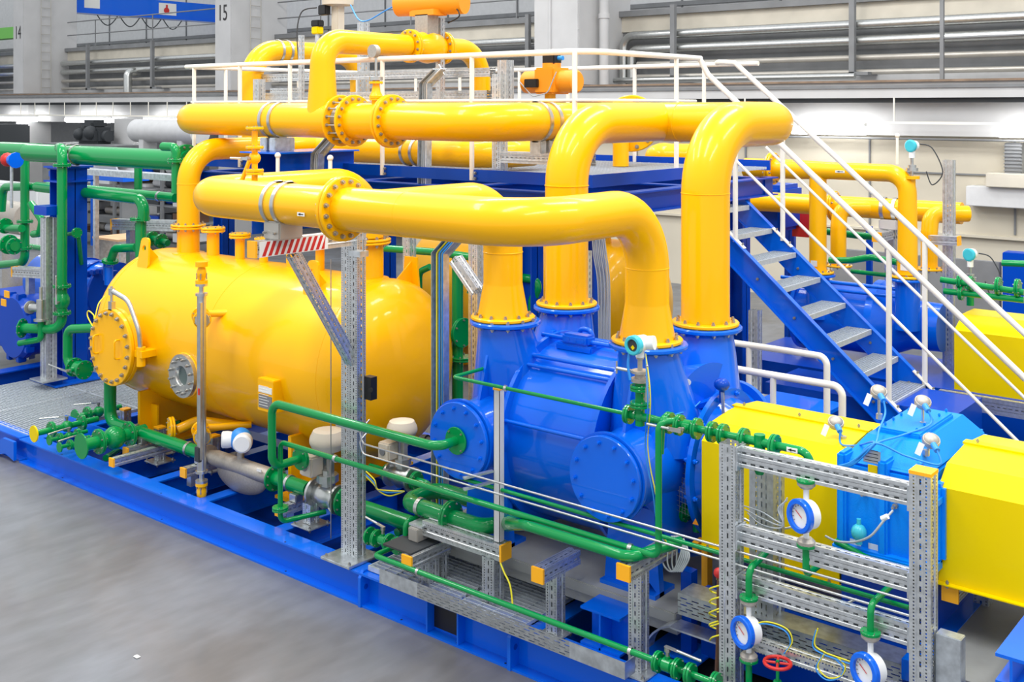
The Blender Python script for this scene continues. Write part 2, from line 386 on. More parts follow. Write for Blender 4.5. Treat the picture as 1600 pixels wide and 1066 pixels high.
# concrete columns; the first two carry stencilled numbers
for i, (x0, x1, txt) in enumerate(((-36.7, -36.0, '14'), (-25.3, -24.58, '15'), (-14.2, -13.05, None))):
    b = MB(); b.rbox((x0, YW-.02, 3.87), (x1, YG+.3, 9), .02); b.box((x0-.001, YW-.021, 5.0), (x1+.001, YG+.1, 5.012))
    if i == 2: b.box((x0+.42, YW-.05, 3.88), (x0+.46, YW-.02, 9))
    c = ST('column', b, 'concrete_light')
    if txt:
        tx = bpy.data.curves.new('numeral', 'FONT'); tx.body = txt; tx.size = .62; tx.extrude = .002; tx.align_x = 'CENTER'; tx.materials.append(M['black'])
        o = bpy.data.objects.new('numeral', tx); w_ = Matrix.Translation(V((x0+x1)/2, YW-.026, 5.74 if txt == '14' else 5.78)) @ Matrix.Rotation(PI/2, 4, 'X') @ Matrix.Scale(.72, 4, X_)
        link(o, c, w_)
    if i < 2:
        b = MB()
        for q in range(2): b.cyl((x1+.1, YW+.55+q*.35, 3.9), (x1+.1, YW+.55+q*.35, 9), .012, 6)
        t = T('ladder', ('thin grey rung ladder on the leftmost concrete column', 'thin grey ladder on the second numbered concrete column')[i], 'ladder', (x1+.1, YW+.7, 3.9)); O('rail', b, 'pipe_grey', t)
        for q in range(17):
            b = MB(); b.cyl((x1+.1, YW+.55, 4.1+q*.3), (x1+.1, YW+.9, 4.1+q*.3), .01, 6); O('rung', b, 'pipe_grey', t)
# lower wall columns under the gallery
for x in (-36.7, -25.3): b = MB(); b.box((x, YW+.1, 0), (x+.8, YW+.9, 3.5)); ST('column', b, 'concrete_light')
# insulated pipes running along the gallery wall, bay by bay
bays = [(-59, -36.8), (-35.9, -25.4), (-24.5, -14.3), (-12.5, 10)]
for (z, r, m, nm) in ((4.92, .09, 'steel', 'topmost'), (4.63, .09, 'steel', 'second'), (4.32, .055, 'pipe_grey', 'third'), (4.06, .05, 'pipe_grey', 'lowest')):
    for i, (x0, x1) in enumerate(bays):
        b = MB(); b.cyl((x0, YG-.28, z), (x1, YG-.28, z), r, 14)
        where = ('left of column 14', 'between columns 14 and 15', 'between column 15 and the third column', 'right of the third column')[i]
        t = T('gallery_pipe', '%s of the long grey gallery pipes %s' % (nm, where), 'pipe', (x0, YG-.28, z), 'grey pipes along the gallery wall'); O('tube', b, m, t)
        if i == 3 and r > .08:
            b = MB(); R_ = .25 if nm == 'topmost' else .2; xx = x0-.4 if nm == 'topmost' else x0-.2
            b.tube([(x0, YG-.28, z), (xx+.05, YG-.28, z), (xx+.05, YG-.28, 3.9)], r, R_, 14); O('elbow', b, 'steel', t)
for i, px in enumerate((137, 238, 1052, 1332, 825)):
    c = P(px, 100, Y=YG-.45); b = MB(); b.box((c.x-.05, YG-.5, 4.0), (c.x+.05, YG-.4, 5.5)); b.box((c.x-.05, YG-.5, 4.0), (c.x+.3, YG-.05, 4.06))
    T1('pipe_hanger', '%s grey steel bracket holding the gallery pipes' % ('first', 'second', 'fourth', 'fifth', 'third')[i]+', counted from the left', 'bracket', b, 'slate', 'pipe brackets on the gallery wall')
for i, (xa, xb, wh) in enumerate(((-35.9, -25.4, 'between columns 14 and 15'), (-24.5, -14.3, 'behind the upper yellow pipes'))):
    t = T('guard_rail', 'thin dark gallery railing '+wh, 'railing', (xa, YG-.1, 5.46)); b = MB()
    for z in (6.35, 5.9): b.cyl((xa, YG-.1, z), (xb, YG-.1, z), .02, 6)
    O('rail', b, 'slate', t)
    for q in range(3): b = MB(); x = xa+1.8+q*3.4; b.cyl((x, YG-.1, 5.46), (x, YG-.1, 6.35), .02, 6); O('post', b, 'slate', t)
c = P(1472, 60, Y=YW+.3); b = MB(); b.box((c.x-.03, c.y-.03, 3.875), (c.x+.03, c.y+.03, 5.3)); b.box((c.x-.03, c.y-.03, 5.24), (8, c.y+.03, 5.3)); b.cyl((c.x, c.y, 4.55), (8, c.y, 4.62), .02, 6)
T1('frame_rail', 'grey tubular goal-shaped railing at the right end of the gallery', 'railing', b, 'slate')
b = MB(); a = P(960, 122, Y=YG-.6); q = P(1336, 117, Y=YG-.6); b.cyl((a.x, a.y, 3.98), (q.x, q.y, 3.98), .06, 14)
T1('spiral_duct', 'shiny round ventilation duct lying on the gallery right of the third column', 'duct', b, 'steel')
b = MB(); a = P(952, 60, Y=YW+1.0); b.cyl((-12.85, YW+.6, 3.88), (-12.85, YW+.6, 9), .1, 14); b.cyl((-12.85, YW+.6, 5.25), (-12.85, YW+.6, 5.35), .12, 14)
T1('downpipe', 'white vertical drain pipe on the right side of the third column', 'pipe', b, 'concrete_light')
b = MB(); b.tube([(-31.3, YG-.6, 3.88), (-31.3, YG-.6, 4.55), (-31.3, YG-.2, 4.55)], .13, .15, 14)
T1('elbow_duct', 'short shiny duct elbow standing between columns 14 and 15', 'duct', b, 'steel')
# blue crane girder
t = T('crane_girder', 'blue overhead crane girder between the columns numbered 14 and 15', 'crane', (-37, 20.5, 6.2)); b = MB()
b.box((-37.2, 19.2, 6.85), (-36.8, 26.9, 7.5)); b.box((-37.35, 19.2, 6.8), (-36.72, 26.9, 6.85)); O('girder', b, 'blue', t)
b = MB(); c = P(144, 8, X=-36.79); b.box((-36.8, c.y-.3, 7.0), (-36.79, c.y+.3, 7.4)); O('notice', b, 'paper', t, label='white notice plate')
c = P(262, 20, X=-36.79); b = MB(); b.box((-36.8, c.y-.38, 6.95), (-36.79, c.y+.38, 7.4)); q = O('emblem_plate', b, 'paper', t, label='white plate with red hook emblem')
b = MB(); b.lathe((-36.785, c.y-.05, 7.12), X_, [(0, .11), (.004, .12)], 20); b.box((-36.785, c.y-.08, 7.2), (-36.78, c.y+.0, 7.34)); O('emblem', b, 'red', q)
for j in range(4):
    b = MB(); yy = 21+j*.9; b.tube([(-36.6, yy+i*.1, 6.75-.35*math.sin(PI*i/8)) for i in range(9)], .02, .02, 6); O('festoon_cable', b, 'dark', t)
b = MB(); b.box((-60, 18.9, 5.9), (-37.9, 19.3, 6.3)); T1('green_beam', 'bright green crane rail at the top left corner', 'beam', b, 'lamp_green')
b = MB(); c = P(100, 0, Y=19.2); b.box((-41.5, 18.7, 3.88), (-41.0, 18.95, 6.2)); T1('blue_post', 'blue upright left of the column numbered 14', 'post', b, 'blue')
# fluorescent lamps below the gallery
k = 0
for px0, px1, y in ((-5, 57, 188), (104, 172, 189), (226, 300, 191), (1238, 1352, 203), (1562, 1690, 208)):
    a = P(px0, y, Y=YW-.1); q = P(px1, y, Y=YW-.1); z = 3.06; k += 1
    t = T('strip_light', '%s glowing fluorescent lamp below the gallery edge, counted from the left' % ('first', 'second', 'third', 'fourth', 'fifth')[k-1], 'lamp', (a.x, YW-.1, z), 'fluorescent lamps below the gallery')
    b = MB(); b.box((a.x, YW-.16, z+.04), (q.x, YW-.04, z+.09)); O('fitting', b, 'white_plastic', t)
    b = MB(); b.cyl((a.x, YW-.1, z-.03), (q.x, YW-.1, z-.03), .075, 12); O('lamp_tube', b, 'ceiling_tube', t)
    l_ = area('tube_light', ((a.x+q.x)/2, YW-.1, z-.06), q.x-a.x, .1, 14); l_.parent = t; l_.matrix_parent_inverse = WM[t.name].inverted()
b = MB(); b.box((-60, YW-.13, 3.15), (12, YW-.07, 3.19)); ST('trim_8', b, 'white')
for x in [-9.3, -6.6, -4.0, -1.3]+[-36+.95*i for i in range(20)]:
    b = MB(); b.cyl((x, YW-.1, 3.19), (x, YW-.1, 3.58), .015, 6); ST('trim_9', b, 'white')
b = MB(); b.tube([(-12, YW+.2, 2.9), (12, YW+.2, 2.9)], .018, .1, 8)
T1('wall_conduit', 'thin dark conduit running along the wall below the lamps', 'conduit', b, 'slate')
# things fixed to the wall on the right
for i, (x0, y0, x1, y1, dp, m, lab, nm, cat) in enumerate((
    (1506, 297, 1640, 322, .3, 'grey_panel', 'long grey steel tray on the right-hand wall, the lower one', 'wall_tray', 'tray'),
    (1540, 274, 1640, 292, .4, 'beige_panel', 'beige wall shelf at the right frame edge', 'wall_shelf', 'shelf'),
    (1565, 224, 1592, 276, .25, 'slate', 'blue-grey slatted box standing on the beige wall shelf', 'slatted_box', 'box'))):
    a = P(x0, y1, Y=YW+.1); q = P(x1, y0, Y=YW+.1); b = MB(); b.rbox((a.x, YW+.5-dp, a.z), (q.x, YW+.49, q.z), .01)
    if nm == 'slatted_box':
        for s in range(9): b.box((a.x-.01, YW+.5-dp-.015, a.z+.03+s*.055), (q.x+.01, YW+.5-dp, a.z+.045+s*.055))
    T1(nm, lab, cat, b, m)
a = P(1170, 600, Y=YW-2); a = P(1300, 388, Y=YW-2.2); q = P(1562, 392, Y=YW-2.2); b = MB(); b.rbox((a.x, YW-2.2, 0), (q.x, YW-2.1, a.z), .01); T1('partition', 'low dark grey partition wall behind the far pumps', 'partition', b, 'slate')
a = P(1550, 400, Y=16); a = P(1566, 394, Y=15.7); b = MB(); b.rbox((a.x, 15.7, 0), (a.x+2, 15.95, a.z), .01); T1('blue_machine', 'blue boxed machine at the right frame edge behind green pipes', 'machine', b, 'navy')

c = P(214, 1027, z=.002); b = MB(); b.rbox(c-V(.02, .014, 0), c+V(.02, .014, .006), .002); T1('paper_scrap', 'tiny white paper scrap on the floor at the bottom left', 'scrap', b, 'paper')
# ================================================================ skid
SY, SX0, SX1, SZ = 5.14, -10.37, 1.5, .23
t = T('skid_frame', 'bright blue steel base frame standing on the floor under the yellow tank and the pump', 'skid', (SX0, SY, 0))
def ibeam(p, q, w_=.12, h=.23, tf=.014, tw=.01):
    """I-section lying along p-q (p, q at the bottom middle)"""
    p, q = Vector(p), Vector(q); b = MB()
    for z, ww, hh in ((tf/2, w_, tf), (h-tf/2, w_, tf), (h/2, tw, h-2*tf)): b.bar(p+Z_*z, q+Z_*z, ww, hh, up=Z_)
    b.uv = [None]*len(b.f); return b
O('long_beam', ibeam((SX0, SY+.08, 0), (SX1, SY+.08, 0), .16), 'blue', t)
O('long_beam', ibeam((SX0, SY+1.5, 0), (SX1, SY+1.5, 0), .16), 'navy', t)
O('long_beam', ibeam((SX0, 7.7, 0), (-5, 7.7, 0), .16), 'blue', t)
for i, x in enumerate((SX0+.06, -9.05, -8.35, -7.62, -6.65, -5.9, -4.15, -3.45, -2.6, -1.5)):
    O('cross_beam', ibeam((x, SY+.165, 0), (x, SY+1.41, 0), .12, .22), 'blue', t)
for x in (-9.8, -8.7, -7.0): O('cross_beam', ibeam((x, SY+1.59, 0), (x, 7.6, 0), .12, .22), 'blue', t)
def lug(px, y0, hole=True):
    c = P(px, y0, Y=SY); b = MB(); x = c.x
    pts = [(x, SY-.01, .0), (x, SY-.01, .2), (x, SY+.02, .245), (x, SY+.16, .245), (x, SY+.16, 0)]
    b.prism(pts, (.025, 0, 0)); o = O('lifting_lug', b, 'blue', t)
    b = MB(); b.lathe((x-.001, SY+.04, .13), X_, [(0, .018), (.0275, .018)], 16); O('lug_hole', b, 'navy', o)
lug(561, 930); lug(794, 1020)
for px in (668, 716):  # fork pocket sides
    c = P(px, 960, Y=SY+.02); b = MB(); b.box((c.x, SY+.005, .015), (c.x+.012, SY+.15, .216)); O('pocket_plate', b, 'blue', t)
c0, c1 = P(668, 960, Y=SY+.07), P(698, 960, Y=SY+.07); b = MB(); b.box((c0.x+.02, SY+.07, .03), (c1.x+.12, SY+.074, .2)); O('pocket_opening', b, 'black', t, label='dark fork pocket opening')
for x in (-9.6, -8.0, -6.4, -5.2, -4.7, -4.3):
    for (y, z) in ((SY+.02, .2301), (SY+.025, .0141)):
        b = MB(); b.lathe((x, y, z), Z_, [(0, .008), (.0008, .008)], 10); O('bolt_hole', b, 'black', t)
# drip floor inside the frame, its blue darkened to stand for shade
b = MB(); b.box((SX0+.05, SY+.2, .004), (-5.9, 7.6, .012)); O('drip_tray', b, 'shade_navy', t)
b = MB(); b.box((-5.88, SY+.17, .004), (SX1, 7.6, .012)); O('shade_sheet', b, 'black', t)  # added black sheet, its colour stands in for the shade under the slab
# grating walkway left of the skid with its own edge beam
t = T('grating_walkway', 'grey bar grating walkway in a blue frame left of the skid', 'grating', (-13.5, 6.6, 0))
O('edge_beam', ibeam((SX0-2.2, SY+.1, 0), (SX0-.03, SY+.1, 0), .16), 'blue', t)
b = MB(); pts = [(SX0-.03, SY+.0, .02), (SX0-.03, SY, .2), (SX0-.25, SY, .2), (SX0-.62, SY, 0), (SX0-.4, SY, 0), (SX0-.2, SY, .06)]
b.prism([Vector(p)-Y_*.01 for p in pts], (0, -.03, 0)); O('end_bracket', b, 'blue', t)
for j in range(3):
    for i in range(2):
        x0 = -12.52+i*1.05; y0 = 5.25+j*1.21; g = MB()
        for q in range(35): g.box((x0+.02, y0+.01+q*.0335, .21), (x0+1.04, y0+.017+q*.0335, .235))
        for q in range(10): g.box((x0+.02+q*.112, y0, .215), (x0+.027+q*.112, y0+1.2, .234))
        for yy in (y0, y0+1.19): g.box((x0+.015, yy, .2), (x0+1.05, yy+.012, .238))
        for xx in (x0+.015, x0+1.045): g.box((xx, y0, .2), (xx+.01, y0+1.2, .238))
        O('grating_panel', g, 'grate', t)
b = MB(); b.box((-12.5, 5.3, .02), (-10.45, 8.8, .05)); O('pan', b, 'ramp_grey', t)
b = MB(); b.box((SX0+.02, SY+.45, .23), (SX0+1.3, SY+.47, .36)); T1('edge_plate', 'blue upright kick plate between the grating walkway and the skid', 'plate', b, 'blue')
# ================================================================ yellow tank
TY, TZ, TR = 6.35, 1.27, .726
tank = T('separator_tank', 'big glossy yellow horizontal pressure tank with rounded ends on the skid', 'tank', (-8.2, TY, .3))
prof = []
xl, xr, hd = -9.77, -6.59, .37
for i in range(13): a = PI/2*i/12; prof.append((xl-hd*math.cos(a), TR*math.sin(a)))
for i in range(13): a = PI/2*i/12; prof.append((xr+hd*math.sin(a), TR*math.cos(a)))
b = MB(); rs = []
for x, r in prof: rs.append([V(x, TY+max(r, .001)*math.cos(2*PI*j/72), TZ+max(r, .001)*math.sin(2*PI*j/72)) for j in range(72)])
b.rings(rs); O('shell', b, 'yellow', tank)
for x in (xl+.02, -8.1, xr-.02):
    b = MB(); b.lathe((x-.006, TY, TZ), X_, [(0, TR-.01), (.003, TR+.002), (.009, TR+.002), (.012, TR-.01)], 72, cap=(False, False)); O('weld_seam', b, 'yellow', tank)
for x in (-9.25, -7.05):   # saddles
    b = MB(); b.box((x-.02, TY-.62, .24), (x+.02, TY+.62, .75)); b.box((x-.14, TY-.66, .23), (x+.14, TY+.66, .255))
    for yy in (-.5, 0, .5): b.box((x-.13, TY+yy-.01, .25), (x+.13, TY+yy+.01, .62))
    O('saddle', b, 'yellow', tank)
def nozzle(x, y, r, zf, zb=None, R=None, n=8, part='nozzle', y_ax=False):
    zb = zb if zb is not None else TZ+math.sqrt(max(TR**2-(y-TY)**2, .01))-.05
    b = MB(); b.cyl((x, y, zb), (x, y, zf-.01), r, 24); b.lathe((x, y, zb+.03), Z_, [(0, r+.05), (.012, r+.045), (.02, r)], 28, cap=(False, False)); o = O(part, b, 'yellow', tank)
    fl(tank, (x, y, zf), Z_, R or r*1.55, .02, n, 'yellow'); return o
# big nozzle under the discharge pipe, smaller ones beside it, suction nozzle right
NX = P(292, 355, Y=TY); nozzle(-9.37, TY, .1095, 2.245, R=.17, n=12)
c = P(333, 358, Y=TY); nozzle(c.x, TY, .06, 2.24, R=.115)
c = P(375, 365, Y=TY); nozzle(c.x, TY, .045, 2.215, R=.1)
c = P(412, 365, Y=TY); nozzle(c.x, TY, .04, 2.2, R=.085)
c = P(458, 365, Y=TY); nozzle(c.x, TY, .062, 2.22, R=.12)
c = P(500, 365, Y=TY); nozzle(c.x, TY, .04, 2.22, R=.09)
nozzle(-6.8, TY, .1365, 2.30, R=.2, n=12)
# lifting eyes
def eye(px, py, ang=0):
    c = P(px, py, Y=TY-.42); x = c.x; z0 = TZ+math.sqrt(TR*TR-.42*.42)-.05; b = MB()
    bm = bmesh.new(); w0, w1, hh = .2, .13, .34
    pr = [(-w0/2, 0), (w0/2, 0), (w1/2, hh-.03), (w1/2-.02, hh), (-w1/2+.02, hh), (-w1/2, hh-.03)]
    # plate with a real hole: ring of quads between outline and circle
    k = 24; out = []; hc = V(0, hh-.1)
    for j in range(k):
        a = 2*PI*j/k; d = V(math.cos(a), math.sin(a)); best = 9
        for i in range(len(pr)):
            p, q = V(*pr[i]), V(*pr[(i+1) % len(pr)]); e = q-p; den = d.x*e.y-d.y*e.x
            if abs(den) < 1e-9: continue
            tt = ((p.x-hc.x)*e.y-(p.y-hc.y)*e.x)/den; uu = ((p.x-hc.x)*d.y-(p.y-hc.y)*d.x)/den
            if tt > 0 and -.001 <= uu <= 1.001: best = min(best, tt)
        out.append((hc+d*best, hc+d*.03))
    for y in (0, .022):
        for j in range(k):
            (o0, i0), (o1, i1) = out[j], out[(j+1) % k]; b.quads([V(x+q.x, TY-.42+y+.12*(q.y), z0+q.y) for q in (o0, o1, i1, i0)])
    for j in range(k):
        (o0, i0), (o1, i1) = out[j], out[(j+1) % k]
        for (a_, c_) in ((o0, o1), (i0, i1)): b.quads([V(x+q.x, TY-.42+y+.12*(q.y), z0+q.y) for q, y in ((a_, 0), (c_, 0), (c_, .022), (a_, .022))])
    o = O('lifting_eye', b, 'yellow', tank)
    b = MB(); b.bar((x-.16, TY-.44, z0-.0), (x+.16, TY-.44, z0-.0), .16, .012, up=(0, -.55, .83)); b.uv = [None]*len(b.f); O('doubler_plate', b, 'yellow', o)
    b = MB(); b.prism([(x-.006, TY-.4, z0), (x-.006, TY-.4+.04, z0+hh*.8), (x-.006, TY-.2, z0+.1)], (.012, 0, 0)); O('gusset', b, 'yellow', o)
eye(221, 440); eye(483, 480)
b = MB(); c = P(640, 425, Y=TY+.35); b.prism([(c.x-.1, TY+.36, 1.85), (c.x+.1, TY+.36, 1.85), (c.x+.07, TY+.36, 2.14), (c.x-.07, TY+.36, 2.14)], (0, .02, 0)); b.prism([(c.x, TY+.36, 1.85), (c.x, TY+.1, 1.9), (c.x, TY+.36, 2.1)], (.012, 0, 0)); O('lifting_eye', b, 'yellow', tank)
# manhole on the front left, hinged cover
mc = V(-9.28, 5.45, 1.21); R_ = .355
b = MB(); b.lathe(mc+Y_*.06, Y_, [(0, .27), (.5, .27)], 40); O('manhole_neck', b, 'yellow', tank)
b = MB(); b.lathe(mc+Y_*.045, Y_, [(0, .3), (0, R_-.01), (.008, R_), (.04, R_), (.045, R_-.005), (.045, .28), (.1, .272)], 48); nf = O('manhole_flange', b, 'yellow', tank)
b = MB(); b.lathe(mc, Y_, [(0, .001), (0, R_-.005), (.006, R_), (.036, R_), (.036, .2)], 48); mcv = O('manhole_cover', b, 'yellow', tank)
for i in range(20):
    a = 2*PI*(i+.5)/20; O('bolt', bolt_mesh(.019, .085, 'bolt'), 'bolt', mcv, orient(mc+V(math.cos(a)*.312, .042, math.sin(a)*.312), Y_))
for sx in (-.2, .16):
    b = MB(); x = mc.x+sx; b.tube([(x, mc.y, mc.z-.08), (x, mc.y-.05, mc.z-.08), (x, mc.y-.05, mc.z+.09), (x, mc.y, mc.z+.09)], .009, .025, 8); O('grab_handle', b, 'yellow', mcv)
b = MB(); b.tube([(mc.x-.0, mc.y+.02, mc.z+.52), (mc.x+.28, mc.y+.02, mc.z+.46), (mc.x+.42, mc.y+.04, mc.z+.2), (mc.x+.42, mc.y+.06, mc.z-.02)], .022, .16, 14); O('davit_arm', b, 'steel', tank, label='bare steel curved davit arm')
b = MB(); b.cyl(mc+V(0, .02, .36), mc+V(0, .02, .56), .014, 10); b.lathe(mc+V(0, .02, .48), Z_, [(0, .03), (.06, .03)], 12); b.box(mc+V(-.03, 0, .34), mc+V(.03, .04, .42)); O('davit_pin', b, 'steel', tank)
b = MB(); b.box(mc+V(.36, .03, -.04), mc+V(.48, .3, .02)); b.cyl(mc+V(.42, .06, -.12), mc+V(.42, .06, .05), .04, 14); O('davit_bracket', b, 'yellow', tank)
# sight glass
sc = P(283, 588, Y=5.58); sc = V(sc.x, 5.58, sc.z)
b = MB(); b.cyl(sc+Y_*.07, sc+Y_*.5, .12, 28); O('sight_glass_neck', b, 'yellow', tank)
fl(tank, sc+Y_*.05, Y_, .2, .03, 12, 'yellow', pair=False, bolts=False)
b = MB(); b.lathe(sc, Y_, [(.012, .085), (0, .09), (0, .19), (.035, .19)], 40, cap=(False, False)); b.lathe(sc, Y_, [(.012, .0851), (.034, .08)], 40, cap=(False, False)); sg = O('sight_glass_ring', b, 'steel', tank, label='bare steel sight glass ring')
b = MB(); b.lathe(sc+Y_*.03, Y_, [(0, .001), (0, .084), (.003, .084)], 32); O('glass', b, 'glass_dark', sg)
for i in range(12):
    a = 2*PI*(i+.5)/12; O('bolt', bolt_mesh(.015, .08, 'bolt'), 'bolt', sg, orient(sc+V(math.cos(a)*.15, .03, math.sin(a)*.15), Y_))
# name plate box
c0 = P(402, 590, Y=TY-TR-.07); c1 = P(425, 647, Y=TY-TR-.07); b = MB(); b.rbox((c0.x, TY-TR-.07, c1.z), (c1.x+.02, TY-TR+.15, c0.z), .006); o = O('name_plate_box', b, 'yellow', tank)
b = MB(); b.box((c0.x+.02, TY-TR-.074, c1.z+.03), (c1.x-.0, TY-TR-.07, c0.z-.13)); O('name_plate', b, 'slate', o, label='grey engraved name plate')
b = MB(); b.box((c0.x+.02, TY-TR-.074, c0.z-.11), (c1.x-.0, TY-TR-.07, c0.z-.06)); O('sticker', b, 'paper', o)
b = MB()
for q in range(8): b.box((c0.x+.03, TY-TR-.0752, c1.z+.05+q*.022), (c1.x-.02+random.uniform(-.04, 0), TY-TR-.074, c1.z+.054+q*.022))
O('plate_lines', b, 'paper', o)
# lower drain branch with flange and transmitter at the tank's lower left
c = P(283, 655, Y=5.75); b = MB(); b.tube([(c.x+.55, 6.0, c.z-.02), (c.x+.1, 5.85, c.z-.02), (c.x+.02, 5.7, c.z-.08)], .045, .09, 16); O('drain_branch', b, 'yellow', tank)
fl(tank, (c.x, 5.65, c.z-.06), V(-.35, -.8, 0), .1, .02, 8, 'yellow')
# ================================================================ yellow process pipes
def yflange(t, c, ax, R, n=16): return fl(t, c, ax, R, .026, n, 'yellow', br=.016)
# suction header: front run at the skid edge, two drops on the pump, one to the tank
Z0, YF = 2.785, 4.64
t = T('suction_pipe', 'large yellow front header running from the tank over the punched arm to the pump', 'pipe', (-6.8, YF, Z0)); r = .1365
b = MB(); b.tube([(-6.8, TY, 2.33), (-6.8, TY, Z0), (-6.8, YF, Z0), (-5.19, YF, Z0)], r, .36, 36, n_arc=12); O('elbow_run', b, 'yellow', t)
yflange(t, (-5.19+.0, YF, Z0), X_, .205)
b = MB(); b.tube([(-5.16, YF, Z0), (-3.69, YF, Z0), (-3.69, 5.81, Z0), (-3.69, 5.81, 2.2)], r, .37, 36, n_arc=12); O('front_run', b, 'yellow', t)
b = MB(); b.tube([(-4.86, YF, Z0), (-4.86, 5.81, Z0), (-4.86, 5.81, 2.2)], r*.99, .36, 36, n_arc=12); O('branch', b, 'yellow', t)
for x in (-3.69, -4.86):
    b = MB(); b.lathe((x, 5.81, 1.965), Z_, [(0, .176), (.04, .172), (.235, r), (.24, r)], 36); O('reducer', b, 'yellow', t)
    b = MB(); b.lathe((x, 5.81, 2.42), Z_, [(0, r), (.002, r+.0025), (.006, r+.0025), (.008, r)], 36, cap=(False, False)); O('weld_ring', b, 'yellow', t)
    fl(t, (x, 5.81, 1.975), Z_, .222, .026, 12, 'yellow', pair=False, br=.014)
b = MB(); b.lathe((-4.62, YF, Z0), X_, [(0, r), (.002, r+.002), (.006, r+.002), (.008, r)], 36, cap=(False, False)); O('weld_ring', b, 'yellow', t)
for x in (-5.83, -5.72): clamp(t, (x, YF, Z0), X_, r, w_=.035)
def arrow(parent, c, L=.035):
    b = MB(); b.box(c+V(-L, -.002, -.012), c+V(L, 0, .012)); o = O('sticker', b, 'paper', parent)
    b = MB(); b.prism([c+V(-L*.8, -.003, 0), c+V(-L*.1, -.003, -.008), c+V(-L*.1, -.003, -.003), c+V(L*.7, -.003, -.003), c+V(L*.7, -.003, .003), c+V(-L*.1, -.003, .003), c+V(-L*.1, -.003, .008)], (0, -.0005, 0)); O('arrow', b, 'black', o)
arrow(t, V(-5.43, YF-r-.0, Z0-.04))
# discharge pipe: pump outlets up to the upper manifold, then left along the platform
ZH, Y1, Y2, R3 = 3.3, 6.75, 7.85, .162
t = T('discharge_pipe', 'large yellow upper discharge pipe from the two rear pump outlets along the platform', 'pipe', (-4.84, 6.52, 1.95))
b2 = MB(); b2.tube([(-3.68, 6.52, 1.96), (-3.68, 6.52, ZH), (-3.68, Y2, ZH), (-5.72, Y2, ZH), (-5.72, Y1, ZH), (-6.93, Y1, ZH)], R3, .457, 40, n_arc=12); O('main_run', b2, 'yellow', t)
b = MB(); b.tube([(-4.84, 6.52, 1.96), (-4.84, 6.52, ZH), (-4.84, Y2, ZH)], R3*.985, .457, 40, n_arc=12); O('riser', b, 'yellow', t)
for x in (-3.68, -4.84):
    fl(t, (x, 6.52, 1.975), Z_, .225, .026, 12, 'yellow', pair=False, br=.014)
    b = MB(); b.lathe((x, 6.52, 2.84), Z_, [(0, R3-.002), (.002, R3+.0025), (.007, R3+.0025), (.009, R3-.002)], 40, cap=(False, False)); O('weld_ring', b, 'yellow', t)
b = MB(); b.lathe((-4.66, Y2, ZH), X_, [(0, R3), (.003, R3+.004), (.009, R3+.004), (.012, R3)], 40, cap=(False, False)); O('weld_ring', b, 'yellow', t)
fl(t, (-6.92, Y1, ZH), X_, .235, .028, 16, 'yellow', pair=True, br=.016)
b = MB(); b.cyl((-7.42, Y1, ZH), (-6.93, Y1, ZH), R3, 40); O('spool', b, 'yellow', t)
fl(t, (-7.4, Y1, ZH), X_, .235, .026, 16, 'yellow', pair=False, br=.016)
# expansion joint with tie rods
b = MB(); pr = []
for i in range(14): pr += [(i*.01, .135 if i % 2 else .155)]
b.lathe((-7.55, Y1, ZH), X_, pr, 36, sm=False); O('bellows', b, 'steel', t, label='steel bellows between two flanges')
for i in range(16):
    a = 2*PI*(i+.5)/16; b = MB(); p = V(-7.6, Y1+math.cos(a)*.197, ZH+math.sin(a)*.197); b.cyl(p, p+X_*.24, .007, 8); O('tie_rod', b, 'steel', t)
fl(t, (-7.57, Y1, ZH), X_, .235, .026, 16, 'yellow', pair=False, br=.016)
b = MB(); b.tube([(-7.57, Y1, ZH), (-10.2, Y1, ZH), (-10.2, 8.0, ZH), (-10.2, 8.0, 2.98)], R3, .457, 40, n_arc=12); O('left_run', b, 'yellow', t)
for x in (-8.56, -8.42): clamp(t, (x, Y1, ZH), X_, R3, w_=.04)
for y in (7.28, 7.42): clamp(t, (-5.72, y, ZH), Y_, R3, w_=.04)
# pipe dropping to the tank's left nozzle
t = T('tank_inlet_pipe', 'yellow pipe bending down from under the upper header to the tank top left', 'pipe', (-9.37, TY, 2.25)); r2 = .1095
b = MB(); b.tube([(-9.37, TY, 2.26), (-9.37, TY, 3.0), (-9.37, 8.3, 3.0)], r2, .33, 32, n_arc=12); O('tube', b, 'yellow', t)
b = MB(); b.lathe((-9.37, TY, 2.66), Z_, [(0, r2), (.002, r2+.0025), (.007, r2+.0025), (.009, r2)], 32, cap=(False, False)); O('weld_ring', b, 'yellow', t)
# bypass over the platform
c = P(503, 140, Y=Y1)
t = T('bypass_pipe', 'yellow arched pipe rising from the upper header and bending down onto the platform', 'pipe', (-7.83, Y1, ZH))
b = MB(); b.tube([(-7.83, Y1, ZH+.05), (-7.83, Y1, ZH+.3), (-7.83, Y1, 4.04), (-7.83, 7.85, 4.04)], [.148, .128, .116, .11], .34, 32, n_arc=12); O('arch', b, 'yellow', t)
fl(t, (-7.83, 7.9, 4.04), Y_, .17, .025, 12, 'yellow', br=.014)
b = MB(); b.lathe((-7.83, 7.93, 4.04), Y_, [(0, .11), (.12, .15), (.22, .17), (.34, .15), (.42, .11)], 32); O('valve_body', b, 'yellow', t)
fl(t, (-7.83, 8.38, 4.04), Y_, .17, .025, 12, 'yellow', br=.014)
b = MB(); b.tube([(-7.83, 8.38, 4.04), (-7.83, 8.98, 4.04), (-7.83, 8.98, 2.86)], .11, .33, 32, n_arc=12); O('drop', b, 'yellow', t)
b = MB(); b.cyl((-7.83, 8.14, 4.15), (-7.83, 8.14, 4.36), .06, 12); O('actuator_stem', b, 'yellow', t)
